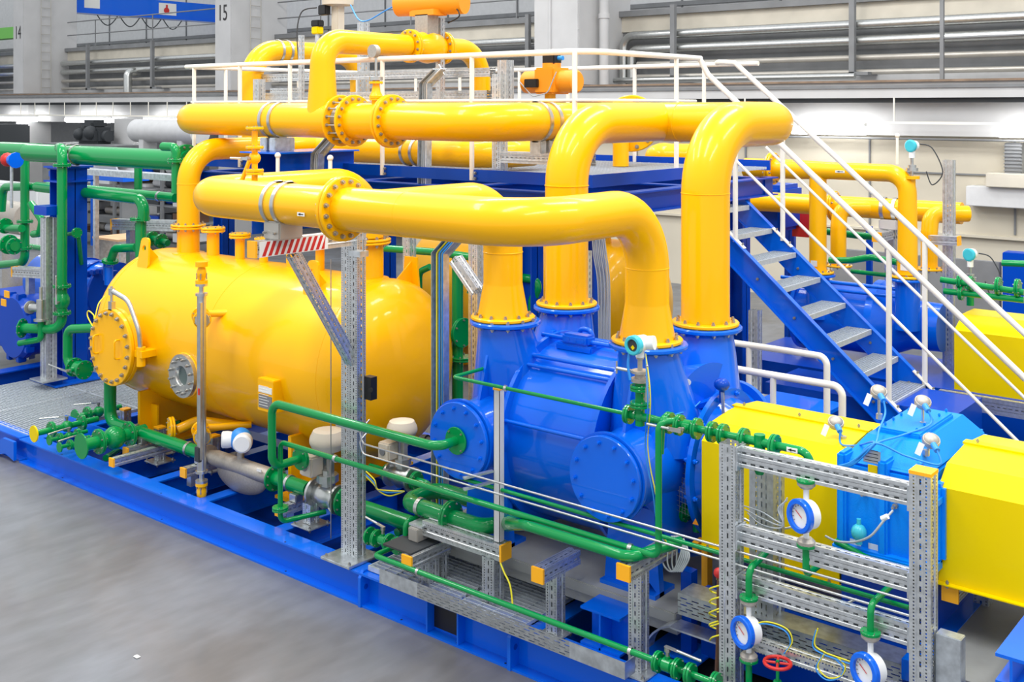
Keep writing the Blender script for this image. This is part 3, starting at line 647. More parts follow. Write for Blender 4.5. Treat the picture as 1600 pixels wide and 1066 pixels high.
t = T('valve_actuator', 'orange-yellow pneumatic actuator cut by the top frame edge', 'actuator', (-7.83, 8.14, 4.36)); b = MB()
b.cyl((-8.2, 8.1, 4.5), (-7.45, 8.3, 4.5), .13, 24); b.box((-8.0, 8.06, 4.36), (-7.66, 8.26, 4.42)); O('cylinder', b, 'orange', t)
b = MB(); b.box((-7.92, 8.06, 4.15), (-7.74, 8.22, 4.37)); O('yoke', b, 'cast', t)
t = T('left_arch_pipe', 'yellow arched pipe left behind the railing, furthest left on the platform', 'pipe', (-10.1, 8.6, 2.85))
c = P(393, 110, Y=8.4); x = c.x; b = MB(); b.tube([(x, 8.4, 2.86), (x, 8.4, 4.13), (x, 10.2, 4.13), (x, 10.2, 2.86)], .135, .38, 28, n_arc=12); O('arch', b, 'yellow', t)
for y in (8.8, 8.94): clamp(t, (x, y, 4.13), Y_, .135, w_=.035)
fl(t, (x, 9.6, 4.13), Y_, .17, .025, 12, 'yellow', br=.014)
# low pipe lying on the platform
t = T('platform_pipe', 'yellow pipe lying low on the platform behind the front railing', 'pipe', (-10, 8, 2.97))
b = MB(); xq = P(770, 245, Y=8.0).x; b.tube([(-10.19, 8.0, 2.97), (xq, 8.0, 2.97), (xq, 8.6, 2.97)], .137, .36, 32, n_arc=12); O('tube', b, 'yellow', t)
for px in (640, 655): c = P(px, 240, Y=8); clamp(t, (c.x, 8.0, 2.97), X_, .137, w_=.035)
c = P(465, 225, Y=8); fl(t, (c.x, 8.0, 2.97), X_, .2, .025, 12, 'yellow', br=.014)
# ================================================================ pump set
PY, PZ = 6.17, 1.19
b = MB(); b.rbox((-5.35, 5.5, .42), (-3.3, 6.95, .49), .006); b.box((-5.35, 5.52, .25), (-5.3, 6.93, .42)); b.box((-5.35, 5.52, .36), (-3.3, 5.56, .42))
T1('pump_slab', 'grey steel base slab carrying the blue pump', 'slab', b, 'ramp_grey')
def hull(sets, m, name, parent):
    bm = bmesh.new()
    for p in sets: bm.verts.new(p)
    r = bmesh.ops.convex_hull(bm, input=bm.verts[:]); bmesh.ops.delete(bm, geom=[v for v in bm.verts if not v.link_faces], context='VERTS')
    me = bpy.data.meshes.new(name); bm.to_mesh(me); bm.free(); me.materials.append(M[m])
    for p in me.polygons: p.use_smooth = True
    try: me.set_sharp_from_angle(angle=.5)
    except Exception: pass
    return O(name, me, m, parent)
def circ(c, ax, r, k=32, rx=None):
    ax, a, b = frame(ax); c = Vector(c); return [c+a*math.cos(2*PI*i/k)*r+b*math.sin(2*PI*i/k)*(rx or r) for i in range(k)]
pump = T('vacuum_pump', 'large bright blue liquid ring pump with four yellow pipes bolted on top', 'pump', (-4.26, PY, .49))
b = MB(); b.lathe((-4.66, PY, PZ), X_, [(0, .61), (.0, .655), (.03, .655), (.03, .6), (.72, .6), (.72, .655), (.75, .655), (.75, .6)], 72); O('barrel', b, 'blue', pump)
for a in (15, 52, 90, 200, 232, 265):
    q = math.radians(a); p = V(0, PY-math.cos(q)*.63, PZ+math.sin(q)*.63); b = MB(); b.cyl(V(-4.72, p.y, p.z), V(-3.86, p.y, p.z), .013, 10)
    for x in (-4.72, -3.9): b.lathe((x, p.y, p.z), X_, [(0, .026), (.035, .026)], 6, sm=False)
    O('tie_bolt', b, 'blue', pump)
for X0, nm in ((-4.84, 'left'), (-3.68, 'right')):
    hw = .2
    hull(circ((X0-hw, PY, PZ), X_, .5, 40)+circ((X0+hw, PY, PZ), X_, .6, 48), 'blue', 'end_casing', pump)
    for yy in (5.81, 6.52):
        s = -1 if yy < PY else 1
        hull(circ((X0, yy, 1.915), Z_, .185)+circ((X0, yy+s*.0, 1.72), Z_, .195)+circ((X0, yy-s*.12, 1.3), Z_, .3, 32, .33), 'blue', 'port_neck', pump)
        fl(pump, (X0, yy, 1.945), Z_, .245, .03, 12, 'blue', pair=False, br=.014, name='port_flange')
        b = MB(); b.prism([(X0-.01, yy+s*.16, 1.86), (X0-.01, yy+s*.31, 1.35), (X0-.01, yy+s*.1, 1.3)], (.02, 0, 0)); O('rib', b, 'blue', pump)
    for s in (-1, 1):
        y0 = PY+s*.84
        b = MB(); b.lathe((X0, PY, 1.235), Y_*s, [(.2, .27), (.55, .235), (.78, .21), (.78, .262), (.8, .265), (.815, .265)], 48); O('side_port', b, 'blue', pump)
        b = MB(); b.lathe((X0, PY, 1.235), Y_*s, [(.817, .1), (.817, .243), (.822, .25), (.845, .25), (.85, .246), (.85, .001)], 48); cv = O('port_cover', b, 'blue', pump)
        for i in range(12 if s < 0 else 0):
            a = 2*PI*(i+.3)/12; O('bolt', bolt_mesh(.014, .036, 'blue'), 'blue', cv, orient((X0+math.cos(a)*.21, PY+s*.832, 1.235+math.sin(a)*.21), Y_))
    # feet
    for s in (-1, 1):
        b = MB(); y = PY+s*.5; pts = [(X0-.2, y, .49), (X0+.06, y, .49), (X0+.08, y, .54), (X0+.13, y, .56), (X0+.2, y, .49), (X0+.2, y, .52), (X0+.16, y, 1.0), (X0-.16, y, 1.0)]
        b.prism(pts, (0, s*.05, 0)); b.box((X0-.2, y-.08*(s < 0)-.02, .49), (X0+.2, y+.12, .515)); b.box((X0-.01, y, .5), (X0+.01, y-s*.3, 1.0)); O('foot', b, 'blue', pump)
# top casting plate and lifting lug
b = MB(); b.rbox((-4.55, 6.0, 1.76), (-4.25, 6.3, 1.81), .01); b.rbox((-4.5, 6.0, 1.81), (-4.28, 6.1, 1.88), .015)
for i in range(3): b.lathe((-4.44+i*.06, 6.0, 1.845), -Y_, [(0, .012), (.003, .012)], 10)
O('top_bracket', b, 'blue', pump)
b = MB(); b.tube([(-4.5, 6.2, 1.8), (-4.5, 6.2, 1.88), (-4.38, 6.2, 1.88), (-4.38, 6.2, 1.8)], .018, .05, 10); O('lifting_loop', b, 'blue', pump)
for y, z in ((5.84, 1.74), (6.05, 1.835)): b = MB(); b.cyl((-4.7, y, z), (-3.88, y, z), .016, 10); O('top_tube', b, 'blue', pump)
# shaft side: bearing, bell housing, big flange
b = MB(); b.lathe((-3.49, PY, PZ), X_, [(0, .36), (.06, .34), (.1, .25), (.2, .25)], 48); O('bearing_cap', b, 'blue', pump)
b = MB(); b.lathe((-3.36, PY, PZ), X_, [(0, .43), (0, .46), (.03, .46), (.03, .40), (.12, .36), (.12, .2)], 56); bh = O('bell_flange', b, 'blue', pump)
for i in range(12):
    a = 2*PI*(i+.5)/12; O('bolt', bolt_mesh(.016, .04, 'blue'), 'blue', bh, orient((-3.345, PY+math.cos(a)*.43, PZ+math.sin(a)*.43), X_))
for a in (20, 100, 160, 250, 320):
    q = math.radians(a); b = MB(); b.bar((-3.5, PY+math.cos(q)*.35, PZ+math.sin(q)*.35), (-3.35, PY+math.cos(q)*.42, PZ+math.sin(q)*.42), .09, .03, up=(0, math.cos(q), math.sin(q))); b.uv = [None]*len(b.f); O('spider_arm', b, 'blue', pump)
b = MB()
for i in range(14):
    b.cyl((-3.46+i*.008, 5.79-i*.002, 1.28-i*.03), (-3.46+i*.008, 5.79-i*.002, .98), .0015, 4) if i < 0 else b.bar((-3.485, 5.82+.0*i, .96+i*.03), (-3.36, 5.78, .96+i*.03), .002)
for i in range(6): b.bar((-3.485+i*.025, 5.82-i*.008, .95), (-3.485+i*.025, 5.82-i*.008, 1.37), .002)
b.uv = [None]*len(b.f); O('guard_mesh', b, 'slate', pump)
c = P(1016, 598, Y=5.95); b = MB(); b.lathe((-3.47, 5.93, 1.72), (.4, -1, 0), [(0, .02), (.004, .02)], 16); O('round_sticker', b, 'paper', pump)
b = MB(); b.prism([(-3.32, 5.73, .94), (-3.28, 5.73, .94), (-3.3, 5.73, .975)], (0, -.003, 0)); O('warning_sticker', b, 'orange', pump)
b = MB(); b.box((-3.56, 5.85, 1.5), (-3.44, 5.93, 1.503)); O('name_plate', b, 'steel', pump)
# oil sight cap on the bearing
t = T('level_sensor', 'small dark round sensor with a steel lever on the blue bell housing', 'sensor', (-3.3, 6.05, 1.62)); b = MB(); b.cyl((-3.3, 6.05, 1.6), (-3.3, 6.05, 1.68), .018, 10); b.sph((-3.3, 6.05, 1.71), .05, 14, (1, 1, .8)); O('head', b, 'navy', t)
b = MB(); b.bar((-3.28, 6.02, 1.67), (-3.27, 6.02, 1.5), .02, .006); b.uv = [None]*len(b.f); O('lever', b, 'steel', t)
# ---- coupling guards
def guard(nm, lab, x0, x1, z0, z1, y0=5.75, g='coupling guards on the drive line'):
    t = T(nm, lab, 'machine guard', (x0, PY, z0), g); b = MB(); y1 = 2*PY-y0
    prof = [(y0, z0), (y0, z1-.09), (y0+.13, z1), (PY-.02, z1+.03), (y1-.13, z1), (y1, z1-.09), (y1, z0)]; th = .004
    outer = [(x0, y, z) for y, z in prof]; inner = [(x0, y+(th if y < PY else -th), z-(th if z > z0 else 0)) for y, z in prof][::-1]
    b.prism(outer+inner, (x1-x0, 0, 0)); O('hood', b, 'lemon', t)
    for xe in (x0, x1-.005):
        b = MB(); b.prism([(xe, y+(.005 if y < PY else -.005), z-.004) for y, z in prof], (.005, 0, 0)); O('end_plate', b, 'lemon', t)
    b = MB(); b.box((x0-.01, PY-.03, z1+.028), (x1+.01, PY+.03, z1+.04)); O('ridge_strip', b, 'lemon', t); b = MB(); b.box((x0-.01, y0-.035, z0-.006), (x1+.01, y0+.005, z0)); O('edge_strip', b, 'lemon', t)
    for x in (x0+.06, (x0+x1)/2, x1-.06): O('bolt', bolt_mesh(.009, .02, 'bolt'), 'bolt', t, Matrix.Translation((x, PY, z1+.036)))
    for x in (x0+.05, x1-.05): O('bolt', bolt_mesh(.009, .01, 'bolt'), 'bolt', t, Matrix.Translation((x, y0-.02, z0)))
    return t
guard('coupling_guard', 'bright yellow sheet guard between the blue pump and the light blue gearbox', -3.27, -2.42, .82, 1.53)
guard('coupling_guard', 'bright yellow sheet guard right of the light blue gearbox, cut by the frame edge', -1.88, -.5, 1.0, 1.57, 5.72)
t = T('profile_rail', 'punched rail with a yellow end under the left end of the right guard', 'rail', (-1.82, 5.72, .95)); strut(t, (-1.82, 5.72, .95), (-1.82, 6.3, .95), .08, ends=(1, 0)); strut(t, (-1.82, 6.26, .7), (-1.82, 6.26, .91), .08, 'leg')
b = MB(); b.box((-3.34, 5.76, .76), (-3.3, 5.85, .82)); b.box((-3.3, 5.8, .5), (-3.26, 5.86, .82)); T1('support_block', 'small yellow foot under the guard next to the pump', 'block', b, 'cap')
# ---- gearbox
gb = T('gearbox', 'light blue ribbed gearbox between the two yellow guards', 'gearbox', (-2.1, PY, 1.08)); gx0, gx1, gy = -2.36, -1.9, 5.6
b = MB(); b.rbox((gx0, gy, 1.08), (gx1, 6.65, 1.56), .025); O('housing', b, 'sky_blue', gb)
hull([V(x, y, 1.55) for x in (gx0+.01, gx1-.01) for y in (gy+.01, 6.6)]+[V(x, y, 1.66) for x in (gx0+.08, gx1-.1) for y in (gy+.2, 6.5)], 'sky_blue', 'upper_housing', gb)
b = MB(); b.rbox((gx0+.1, gy+.26, 1.65), (gx1-.12, 6.4, 1.685), .008); cvr = O('top_cover', b, 'sky_blue', gb)
for i in range(5):
    for j in (0, 1): O('bolt', bolt_mesh(.008, .01, 'sky_blue'), 'sky_blue', cvr, Matrix.Translation((gx0+.13+j*.17+.0*i, gy+.32+i*.12, 1.685)))
for x in (gx0+.0, gx0+.22, gx1-.08):
    b = MB(); b.rbox((x, gy-.035, 1.1), (x+.05, gy+.1, 1.6), .012); O('rib', b, 'sky_blue', gb)
b = MB(); b.rbox((gx1-.01, gy+.08, 1.1), (gx1+.06, 6.5, 1.5), .02); b.rbox((gx1-.02, gy+.02, 1.4), (gx1+.05, gy+.4, 1.45), .01); O('side_block', b, 'sky_blue', gb)
b = MB(); b.rbox((gx0-.02, gy-.05, 1.06), (gx1+.04, gy+.2, 1.12), .01); O('foot_flange', b, 'sky_blue', gb)
c0 = P(1345, 704, Y=gy-.036); c1 = P(1372, 723, Y=gy-.036); b = MB(); b.box((c0.x, gy-.003, c1.z-.02), (c1.x, gy-.001, c0.z)); pl = O('name_plate', b, 'steel', gb)
b = MB()
for i in range(4): b.box((c0.x+.008, gy-.004, c1.z-.01+i*.018), (c1.x-.012, gy-.003, c1.z-.006+i*.018))
O('engraving', b, 'print', pl)
b = MB(); b.box((c0.x+.025, gy-.003, c1.z-.07), (c0.x+.075, gy-.001, c1.z-.03)); O('yellow_sticker', b, 'lemon', gb)
for (px, py) in ((1366, 855), (1337, 848)):
    c = P(px, py, Y=gy); b = MB(); b.box((c.x-.03, gy-.003, c.z-.015), (c.x+.03, gy-.001, c.z+.015)); O('sticker', b, 'paper', gb)
for (px, py, y) in ((1352, 770, gy-.0), (1400, 790, gy-.0)):
    c = P(px, py, Y=y); b = MB(); b.lathe(c, -Y_, [(0, .014), (.02, .014), (.02, .008), (.05, .008)], 10); O('plug', b, 'bolt', gb)
c = P(1342, 832, Y=gy-.05); b = MB(); b.sph(c, .04, 16, (1, 1, 1.1)); b.cyl(c+Z_*.03, c+Z_*.07, .012, 8); b.cyl(c-Z_*.06, c-Z_*.03, .018, 10); T1('oil_cup', 'turquoise round oil cup hanging on the front of the gearbox', 'oil cup', b, 'aqua')
# temperature heads on top, with blue cables
heads = [(1373, 612, 5.95, 'upper left one with a white tag', (1374, 655)), (1442, 628, 6.1, 'upper right one above the stair foot', (1442, 668)), (1455, 688, 5.75, 'lowest one on the right shoulder', (1447, 712)), (1306, 660, 6.0, 'left one beside the pump-side guard', (1318, 690))]
GJ = P(1366, 696, Y=5.57)
for i, (px, py, y, lab, ft) in enumerate(heads):
    c = P(px, py, Y=y); f_ = P(ft[0], ft[1], Y=y)
    t = T('temperature_sensor', 'silver temperature sensor head on the gearbox, '+lab, 'sensor', f_, 'temperature sensors on the gearbox')
    b = MB(); b.sph(c, .042, 16, (1, 1, .75), (.3, -.4, .8)); b.lathe(c, (.3, -.4, .8), [(-.02, .043), (.0, .046), (.01, .043)], 16); O('head', b, 'cast', t)
    b = MB(); b.cyl(c, f_, .008, 8); b.lathe(f_, Z_, [(0, .018), (.03, .018)], 6, sm=False); O('stem', b, 'steel', t)
    b = MB(); b.cyl(c+V(.02, -.03, -.01), c+V(.05, -.06, -.03), .016, 10); O('gland', b, 'cable_blue', t)
    b = MB(); b.bar(c+V(-.03, -.05, -.01), c+V(-.05, -.06, -.07), .03, .004); b.uv = [None]*len(b.f); O('tag', b, 'white_plastic', t)
    g = c+V(.05, -.06, -.03); cable('sensor_cable', 'light blue cable from the sensor head, '+lab, [g, g+V(.02, -.03, -.06), (g+GJ)/2+V(0, 0, -.04), GJ+V(.0, 0, .005*i), P(1330+i*3, 722, Y=5.55), P(1312+i*2, 728+i, Y=5.55)], .0055, 'cable_blue', 'light blue sensor cables on the gearbox')
cable('gearbox_cable', 'grey cable looping across the front of the gearbox', [P(1395, 798, Y=5.5), P(1380, 815, Y=5.45), P(1360, 838, Y=5.42), P(1335, 847, Y=5.42), P(1308, 846, Y=5.42), P(1290, 838, Y=5.45)], .006, 'cable_grey')
b = MB(); c = P(1378, 811, Y=5.46); b.cyl(c, c+V(.03, 0, .02), .014, 10); T1('cable_tag', 'white sleeve tag on the grey gearbox cable', 'tag', b, 'white_plastic')
# ---- motor base and blue plinth
b = MB(); b.box((-3.26, 5.9, .24), (-2.5, 6.6, .6)); b.rbox((-2.40, 5.72, .3), (-1.9, 6.8, 1.045), .01); b.box((-2.4, 5.69, 1.02), (-1.88, 6.82, 1.047)); T1('gearbox_plinth', 'dark blue steel plinth below the gearbox', 'plinth', b, 'navy')
b = MB(); b.box((-1.9, 5.4, .24), (-.4, 6.9, .70)); b.box((-3.2, 5.62, .24), (-1.5, 5.7, .62)); t = T('motor_base', 'long blue base box with a grey top right of the gearbox', 'base', (-1.5, 6, .24)); O('box', b, 'navy', t)
b = MB(); b.box((-1.82, 5.36, .70), (-.4, 6.85, .715)); O('top_plate', b, 'ramp_grey', t); b = MB(); b.box((-1.94, 5.36, .62), (-1.82, 6.92, .72)); O('edge_flange', b, 'blue', t)
t = T('corner_beam', 'blue channel beam at the bottom right corner of the picture', 'beam', (-.75, 4.5, 0)); A_ = P(1555, 1020, z=1.0); b = MB(); y1 = A_.y+.8
b.box((A_.x, A_.y, .985), (A_.x+.14, y1, 1.0)); b.box((A_.x+.06, A_.y, .88), (A_.x+.072, y1, .985)); b.box((A_.x, A_.y, .868), (A_.x+.14, y1, .88)); O('channel', b, 'blue', t); b = MB(); b.box((A_.x, A_.y, 0), (A_.x+.1, A_.y+.1, .868)); O('leg', b, 'blue', t)
# I-beam stub, support posts
t = T('beam_stub', 'short bright blue I-beam stub standing under the slab edge in front of the pump', 'beam', (-3.95, 5.4, 0)); c = P(937, 935, Y=5.3); b = MB()
b.box((c.x-.14, 5.3, .44), (c.x+.14, 5.6, .455)); b.box((c.x-.006, 5.3, .05), (c.x+.006, 5.6, .44)); b.box((c.x-.14, 5.42, .05), (c.x+.14, 5.43, .44)); b.box((c.x-.14, 5.3, .231), (c.x+.14, 5.6, .245)); O('section', b, 'blue', t)
t = T('blue_post', 'slim blue square post with a foot plate under the tray right of the pump', 'post', P(1077, 1012, Y=5.6)); c = P(1076, 1012, Y=5.6); b = MB(); b.box((c.x-.035, 5.57, .235), (c.x+.035, 5.64, .72)); O('shaft', b, 'navy', t); b = MB(); b.rbox((c.x-.12, 5.49, .232), (c.x+.12, 5.72, .247), .003); O('foot_plate', b, 'blue', t)
# ================================================================ service platform
XP, YP0, YP1, XL, ZD = -5.22, 7.38, 10.6, -10.9, 2.80
t = T('service_platform', 'dark blue steel platform with grating deck behind the big yellow pipes', 'platform', (-8, 9, 0))
b = MB()
for q in range(int((YP1-YP0)/.06)): b.box((XL, YP0+.02+q*.06, ZD-.025), (XP, YP0+.026+q*.06, ZD))
for q in range(int((XP-XL)/.12)): b.box((XL+q*.12, YP0, ZD-.02), (XL+q*.12+.005, YP1, ZD-.002))
O('deck_grating', b, 'grate', t)
for nm, a, q in (('front', (XL, YP0-.02, ZD-.04), (XP, YP0, ZD+.065)), ('end', (XP, YP0-.02, ZD-.04), (XP+.02, 9.1, ZD+.065)), ('back', (XL, YP1, ZD-.04), (XP, YP1+.02, ZD+.065)), ('far', (XL, YP0, ZD-.04), (XL+.02, YP1, ZD+.065))):
    b = MB(); b.box(a, q); O('toe_plate', b, 'navy', t)
O('deck_beam', ibeam((XL, YP0+.15, 2.50), (XP+.15, YP0+.15, 2.50), .14, .19), 'navy', t)
O('deck_beam', ibeam((XP-.02, YP0-.05, 2.50), (XP-.02, 10.7, 2.50), .14, .19), 'navy', t)
O('deck_beam', ibeam((XL, 9.0, 2.50), (XP, 9.0, 2.50), .14, .19), 'navy', t)
O('deck_beam', ibeam((XL, YP1-.1, 2.50), (XP, YP1-.1, 2.50), .14, .19), 'navy', t)
for x in (XL+.1, -8.2, -6.8): O('deck_beam', ibeam((x, YP0, 2.5), (x, YP1, 2.5), .14, .19), 'navy', t)
def hcol(x, y, z0=.0, z1=2.5, w_=.17):
    b = MB(); b.box((x-w_/2, y-w_/2, z0), (x-w_/2+.012, y+w_/2, z1)); b.box((x+w_/2-.012, y-w_/2, z0), (x+w_/2, y+w_/2, z1)); b.box((x-w_/2, y-.005, z0), (x+w_/2, y+.005, z1)); b.box((x-w_/2-.03, y-w_/2-.03, z0), (x+w_/2+.03, y+w_/2+.03, z0+.015)); b.box((x-w_/2-.02, y-w_/2-.02, z1-.015), (x+w_/2+.02, y+w_/2+.02, z1)); return b
for px, y in ((828, 7.6), (925, 7.9), (1155, 10.5), (600, 7.6), (350, 7.6)):
    c = P(px, 400, Y=y); O('leg', hcol(c.x, y), 'navy', t)
O('leg', hcol(XP-.05, 9.3), 'navy', t)
b = MB(); b.prism([(XP+.05, 9.0, 2.5), (XP+.05, 9.6, 2.5), (XP+.05, 9.3, 2.2)], (.02, 0, 0)); O('gusset', b, 'navy', t)
fp_ = [o for o in t.children if o.name.startswith('toe_plate')][0]
for x in (-9.9, -9.05, -7.67, -6.52, -5.38):
    for dz in (-.015, .035): O('bolt', bolt_mesh(.014, .02, 'bolt'), 'bolt', fp_, orient((x+.05, YP0-.018, ZD+dz), Y_))
# ---- railing
ZR = 3.886
def rail_part(parent, pts, r, name='rail', R=.08, m='white'): b = MB(); b.tube(pts, r, R, 14); return O(name, b, m, parent)
t = T('platform_railing', 'cream white tube railing along the front edge of the platform', 'railing', (XP, YP0, ZD))
rail_part(t, [(-10.9, YP0-.02, ZR), (-5.24, YP0-.02, ZR), (-5.24, 9.19, ZR)], .026, 'top_rail', .25)
rail_part(t, [(-10.8, YP0-.02, ZD+.68), (-5.3, YP0-.02, ZD+.68), (-5.24, YP0+.1, ZD+.68), (-5.24, 9.1, ZD+.68)], .014, 'middle_rail', .05)
for x in (-10.75, -9.9, -9.05, -7.67, -6.52, -5.38): b = MB(); b.cyl((x, YP0-.02, ZD-.03), (x, YP0-.02, ZR), .022, 12); O('post', b, 'white', t)
b = MB(); b.cyl((-5.24, 8.75, ZD-.03), (-5.24, 8.75, ZR), .022, 12); O('post', b, 'white', t)
rail_part(t, [(-10.9, YP0-.02, ZR), (-10.9, YP0-.02+.01, ZR-.001)], .026, 'end_stub')
t = T('platform_railing', 'cream white tube railing along the far edge of the platform', 'railing', (XP, YP1, ZD))
rail_part(t, [(-10.9, YP1, ZR), (-5.35, YP1, ZR)], .026, 'top_rail'); rail_part(t, [(-10.9, YP1, ZD+.55), (-5.2, YP1, ZD+.55)], .014, 'middle_rail')
for x in (-10.4, -9.6, -8.6, -7.85, -6.9, -6.0): b = MB(); b.cyl((x, YP1, ZD-.03), (x, YP1, ZR), .022, 12); O('post', b, 'white', t)
t = T('platform_railing', 'cream white tube railing across the left end of the platform', 'railing', (-10.9, 9, ZD))
rail_part(t, [(-10.9, YP0+.03, ZR-.001), (-10.9, YP1-.03, ZR-.001)], .026, 'top_rail'); rail_part(t, [(-10.9, YP0+.1, ZD+.55), (-10.9, YP1-.1, ZD+.55)], .014, 'middle_rail')
for y in (7.9, 9.0, 10.0): b = MB(); b.cyl((-10.9, y, ZD), (-10.9, y, ZR), .022, 12); O('post', b, 'white', t)
# ---- stairs
YN, YFAR = 9.19, 10.03
zl = lambda X: H-1.23-.869*(X+4.87)
st = T('staircase', 'bright blue steel staircase with grey grating treads going down to the right from the platform', 'stairs', (-3.6, 9.6, 0))
xa, xb = -5.3, -2.35
for y, s in ((YN, 1), (YFAR, -1)):
    b = MB(); zt = [zl(xa), zl(xb)]
    b.prism([(xa, y, zl(xa)), (-2.352, y, .001), (-2.66, y, .001), (xa, y, zl(xa)-.27)], (0, .008, 0))
    for dz in (0, -.262):
        n = Vector((xb-xa, 0, zl(xb)-zl(xa))).normalized(); p = V(xa, y-.02*s*1+.0, zl(xa)+dz); q = V(-2.352 if dz == 0 else -2.66, y-.02*s, .006)
        b.bar(p, q, .06, .009, up=(.65, 0, .75))
    b.uv = [None]*len(b.f); sg = O('stringer', b, 'blue', st)
    for k in range(8):
        x = -5.0+k*.36; O('bolt', bolt_mesh(.014, .012, 'bolt'), 'bolt', sg, orient((x, y+(-.002 if s > 0 else .01), zl(x)-.14), Y_))
for k in range(13):
    x = -4.905+.25*(k-1); z = zl(x)
    if z < .1: break
    b = MB()
    for q in range(9): b.box((x-.235+q*.028, YN+.015, z-.03), (x-.231+q*.028, YFAR-.01, z))
    for q in range(20): b.box((x-.235, YN+.03+q*.04, z-.022), (x-.012, YN+.034+q*.04, z-.002))
    b.box((x-.014, YN+.012, z-.045), (x, YFAR-.008, z+.002)); b.box((x-.238, YN+.012, z-.035), (x-.233, YFAR-.008, z)); b.box((x-.235, YN+.01, z-.045), (x, YN+.014, z)); b.box((x-.235, YFAR-.012, z-.045), (x, YFAR-.008, z))
    O('tread', b, 'grate', st)
for nm, y, pxs, lab in (('near', YN, (1149, 1389), 'near side'), ('far', YFAR, (1223, 1445), 'far side')):
    t = T('stair_railing', 'white tube handrail on the %s of the blue staircase' % lab, 'railing', (-4, y, 1))
    x0 = -5.24 if nm == 'near' else -5.5; top = lambda X: zl(X)+1.29
    xs = -5.24+.0; X0r = xs
    if nm == 'near': pts = [(-5.24, y-.02, ZR), (-5.1, y, ZR-.04), (xb, y, top(xb))]; pts = [(-5.24, 9.17, ZR), (xa+.14, y, top(xa+.14)), (xb, y, top(xb))]
    else: pts = [(-5.62, 10.2, ZR), (-5.5, y, ZR), (-5.32, y, top(-5.32)), (xb, y, top(xb))]
    rail_part(t, pts, .026, 'top_rail', .06)
    rail_part(t, [(-4.98, y, zl(-4.98)+.74), (xb, y, zl(xb)+.74)], .014, 'middle_rail')
    for px in pxs:
        c = P(px, 400, Y=y); b = MB(); b.cyl((c.x, y, zl(c.x)-.02), (c.x, y, top(c.x)-.01), .024, 14); O('post', b, 'white', t)
        b = MB(); b.bar((c.x-.1, y-.005, zl(c.x-.1)+.012), (c.x+.1, y-.005, zl(c.x+.1)+.012), .05, .01, up=(.65, 0, .75)); b.uv = [None]*len(b.f); fp = O('foot_plate', b, 'white', t)
        for s in (-.07, .07): O('bolt', bolt_mesh(.011, .012, 'bolt'), 'bolt', fp, orient((c.x+s, y-.005, zl(c.x+s)+.018), (.65, 0, .75)))
# ---- low white railings behind the pump
for Y, (xa_, xb_), posts, lab in ((7.3, (1120, 1316), (1208, 1318), 'nearer low white tube railing behind the first yellow guard'), (8.1, (1135, 1292), (1170, 1283), 'low white tube railing behind the other one, under the staircase')):
    a = P(xa_, 580, Y=Y); q = P(xb_, 600, Y=Y); t = T('low_railing', lab, 'railing', (a.x, Y, .25)); z = 1.49
    rail_part(t, [(a.x-.6, Y, z), (q.x, Y, z), (q.x, Y, .05)], .026, 'top_rail', .07); rail_part(t, [(a.x-.6, Y, z-.48), (q.x, Y, z-.48)], .014, 'middle_rail')
    for px in posts[:1]: c = P(px, 600, Y=Y); b = MB(); b.cyl((c.x, Y, .0), (c.x, Y, z), .022, 12); O('post', b, 'white', t)
    c = P(1248, 600, Y=Y)
# supports of the upper pipes
t = T('pipe_bracket', 'dark blue welded bracket table under the clamped left part of the upper header', 'bracket', (-8.5, Y1, 2.5)); c = P(440, 236, Y=Y1)
b = MB(); b.box((c.x-.28, Y1-.28, 2.985), (c.x+.28, Y1+.75, 3.0)); O('top_plate', b, 'blue', t)
b = MB(); b.box((c.x-.2, Y1-.2, 2.2), (c.x-.19, Y1+.75, 2.985)); b.box((c.x+.19, Y1-.2, 2.5), (c.x+.2, Y1+.75, 2.985)); b.box((c.x-.2, Y1+.2, 2.5), (c.x+.2, Y1+.21, 2.985)); b.box((c.x-.2, Y1-.2, 2.48), (c.x+.2, Y1+.75, 2.495)); O('webs', b, 'navy', t)
for x in (-8.56, -8.42):
    b = MB(); b.rbox((x-.05, Y1-.12, 3.0), (x+.05, Y1+.12, 3.13), .008); o = O('saddle_block', b, 'zinc', t)
    for s in (-.09, .09): O('bolt', bolt_mesh(.01, .02, 'bolt'), 'bolt', o, Matrix.Translation((x, Y1+s, 3.03)))
t = T('profile_support', 'galvanised punched post and arm under the clamped turn of the upper header', 'support', (-5.9, 7.4, ZD)); c = P(781, 230, Y=7.5)
strut(t, (c.x, 7.5, ZD-.02), (c.x, 7.5, 3.72), .1, 'post'); strut(t, (c.x+.05, 7.5, 2.98), (-5.3, 7.5, 2.98), .1, 'arm')
for y in (7.3, 7.42): b = MB(); b.rbox((-5.78, y-.04, 3.03), (-5.66, y+.04, 3.14), .006); O('saddle_block', b, 'zinc', t)
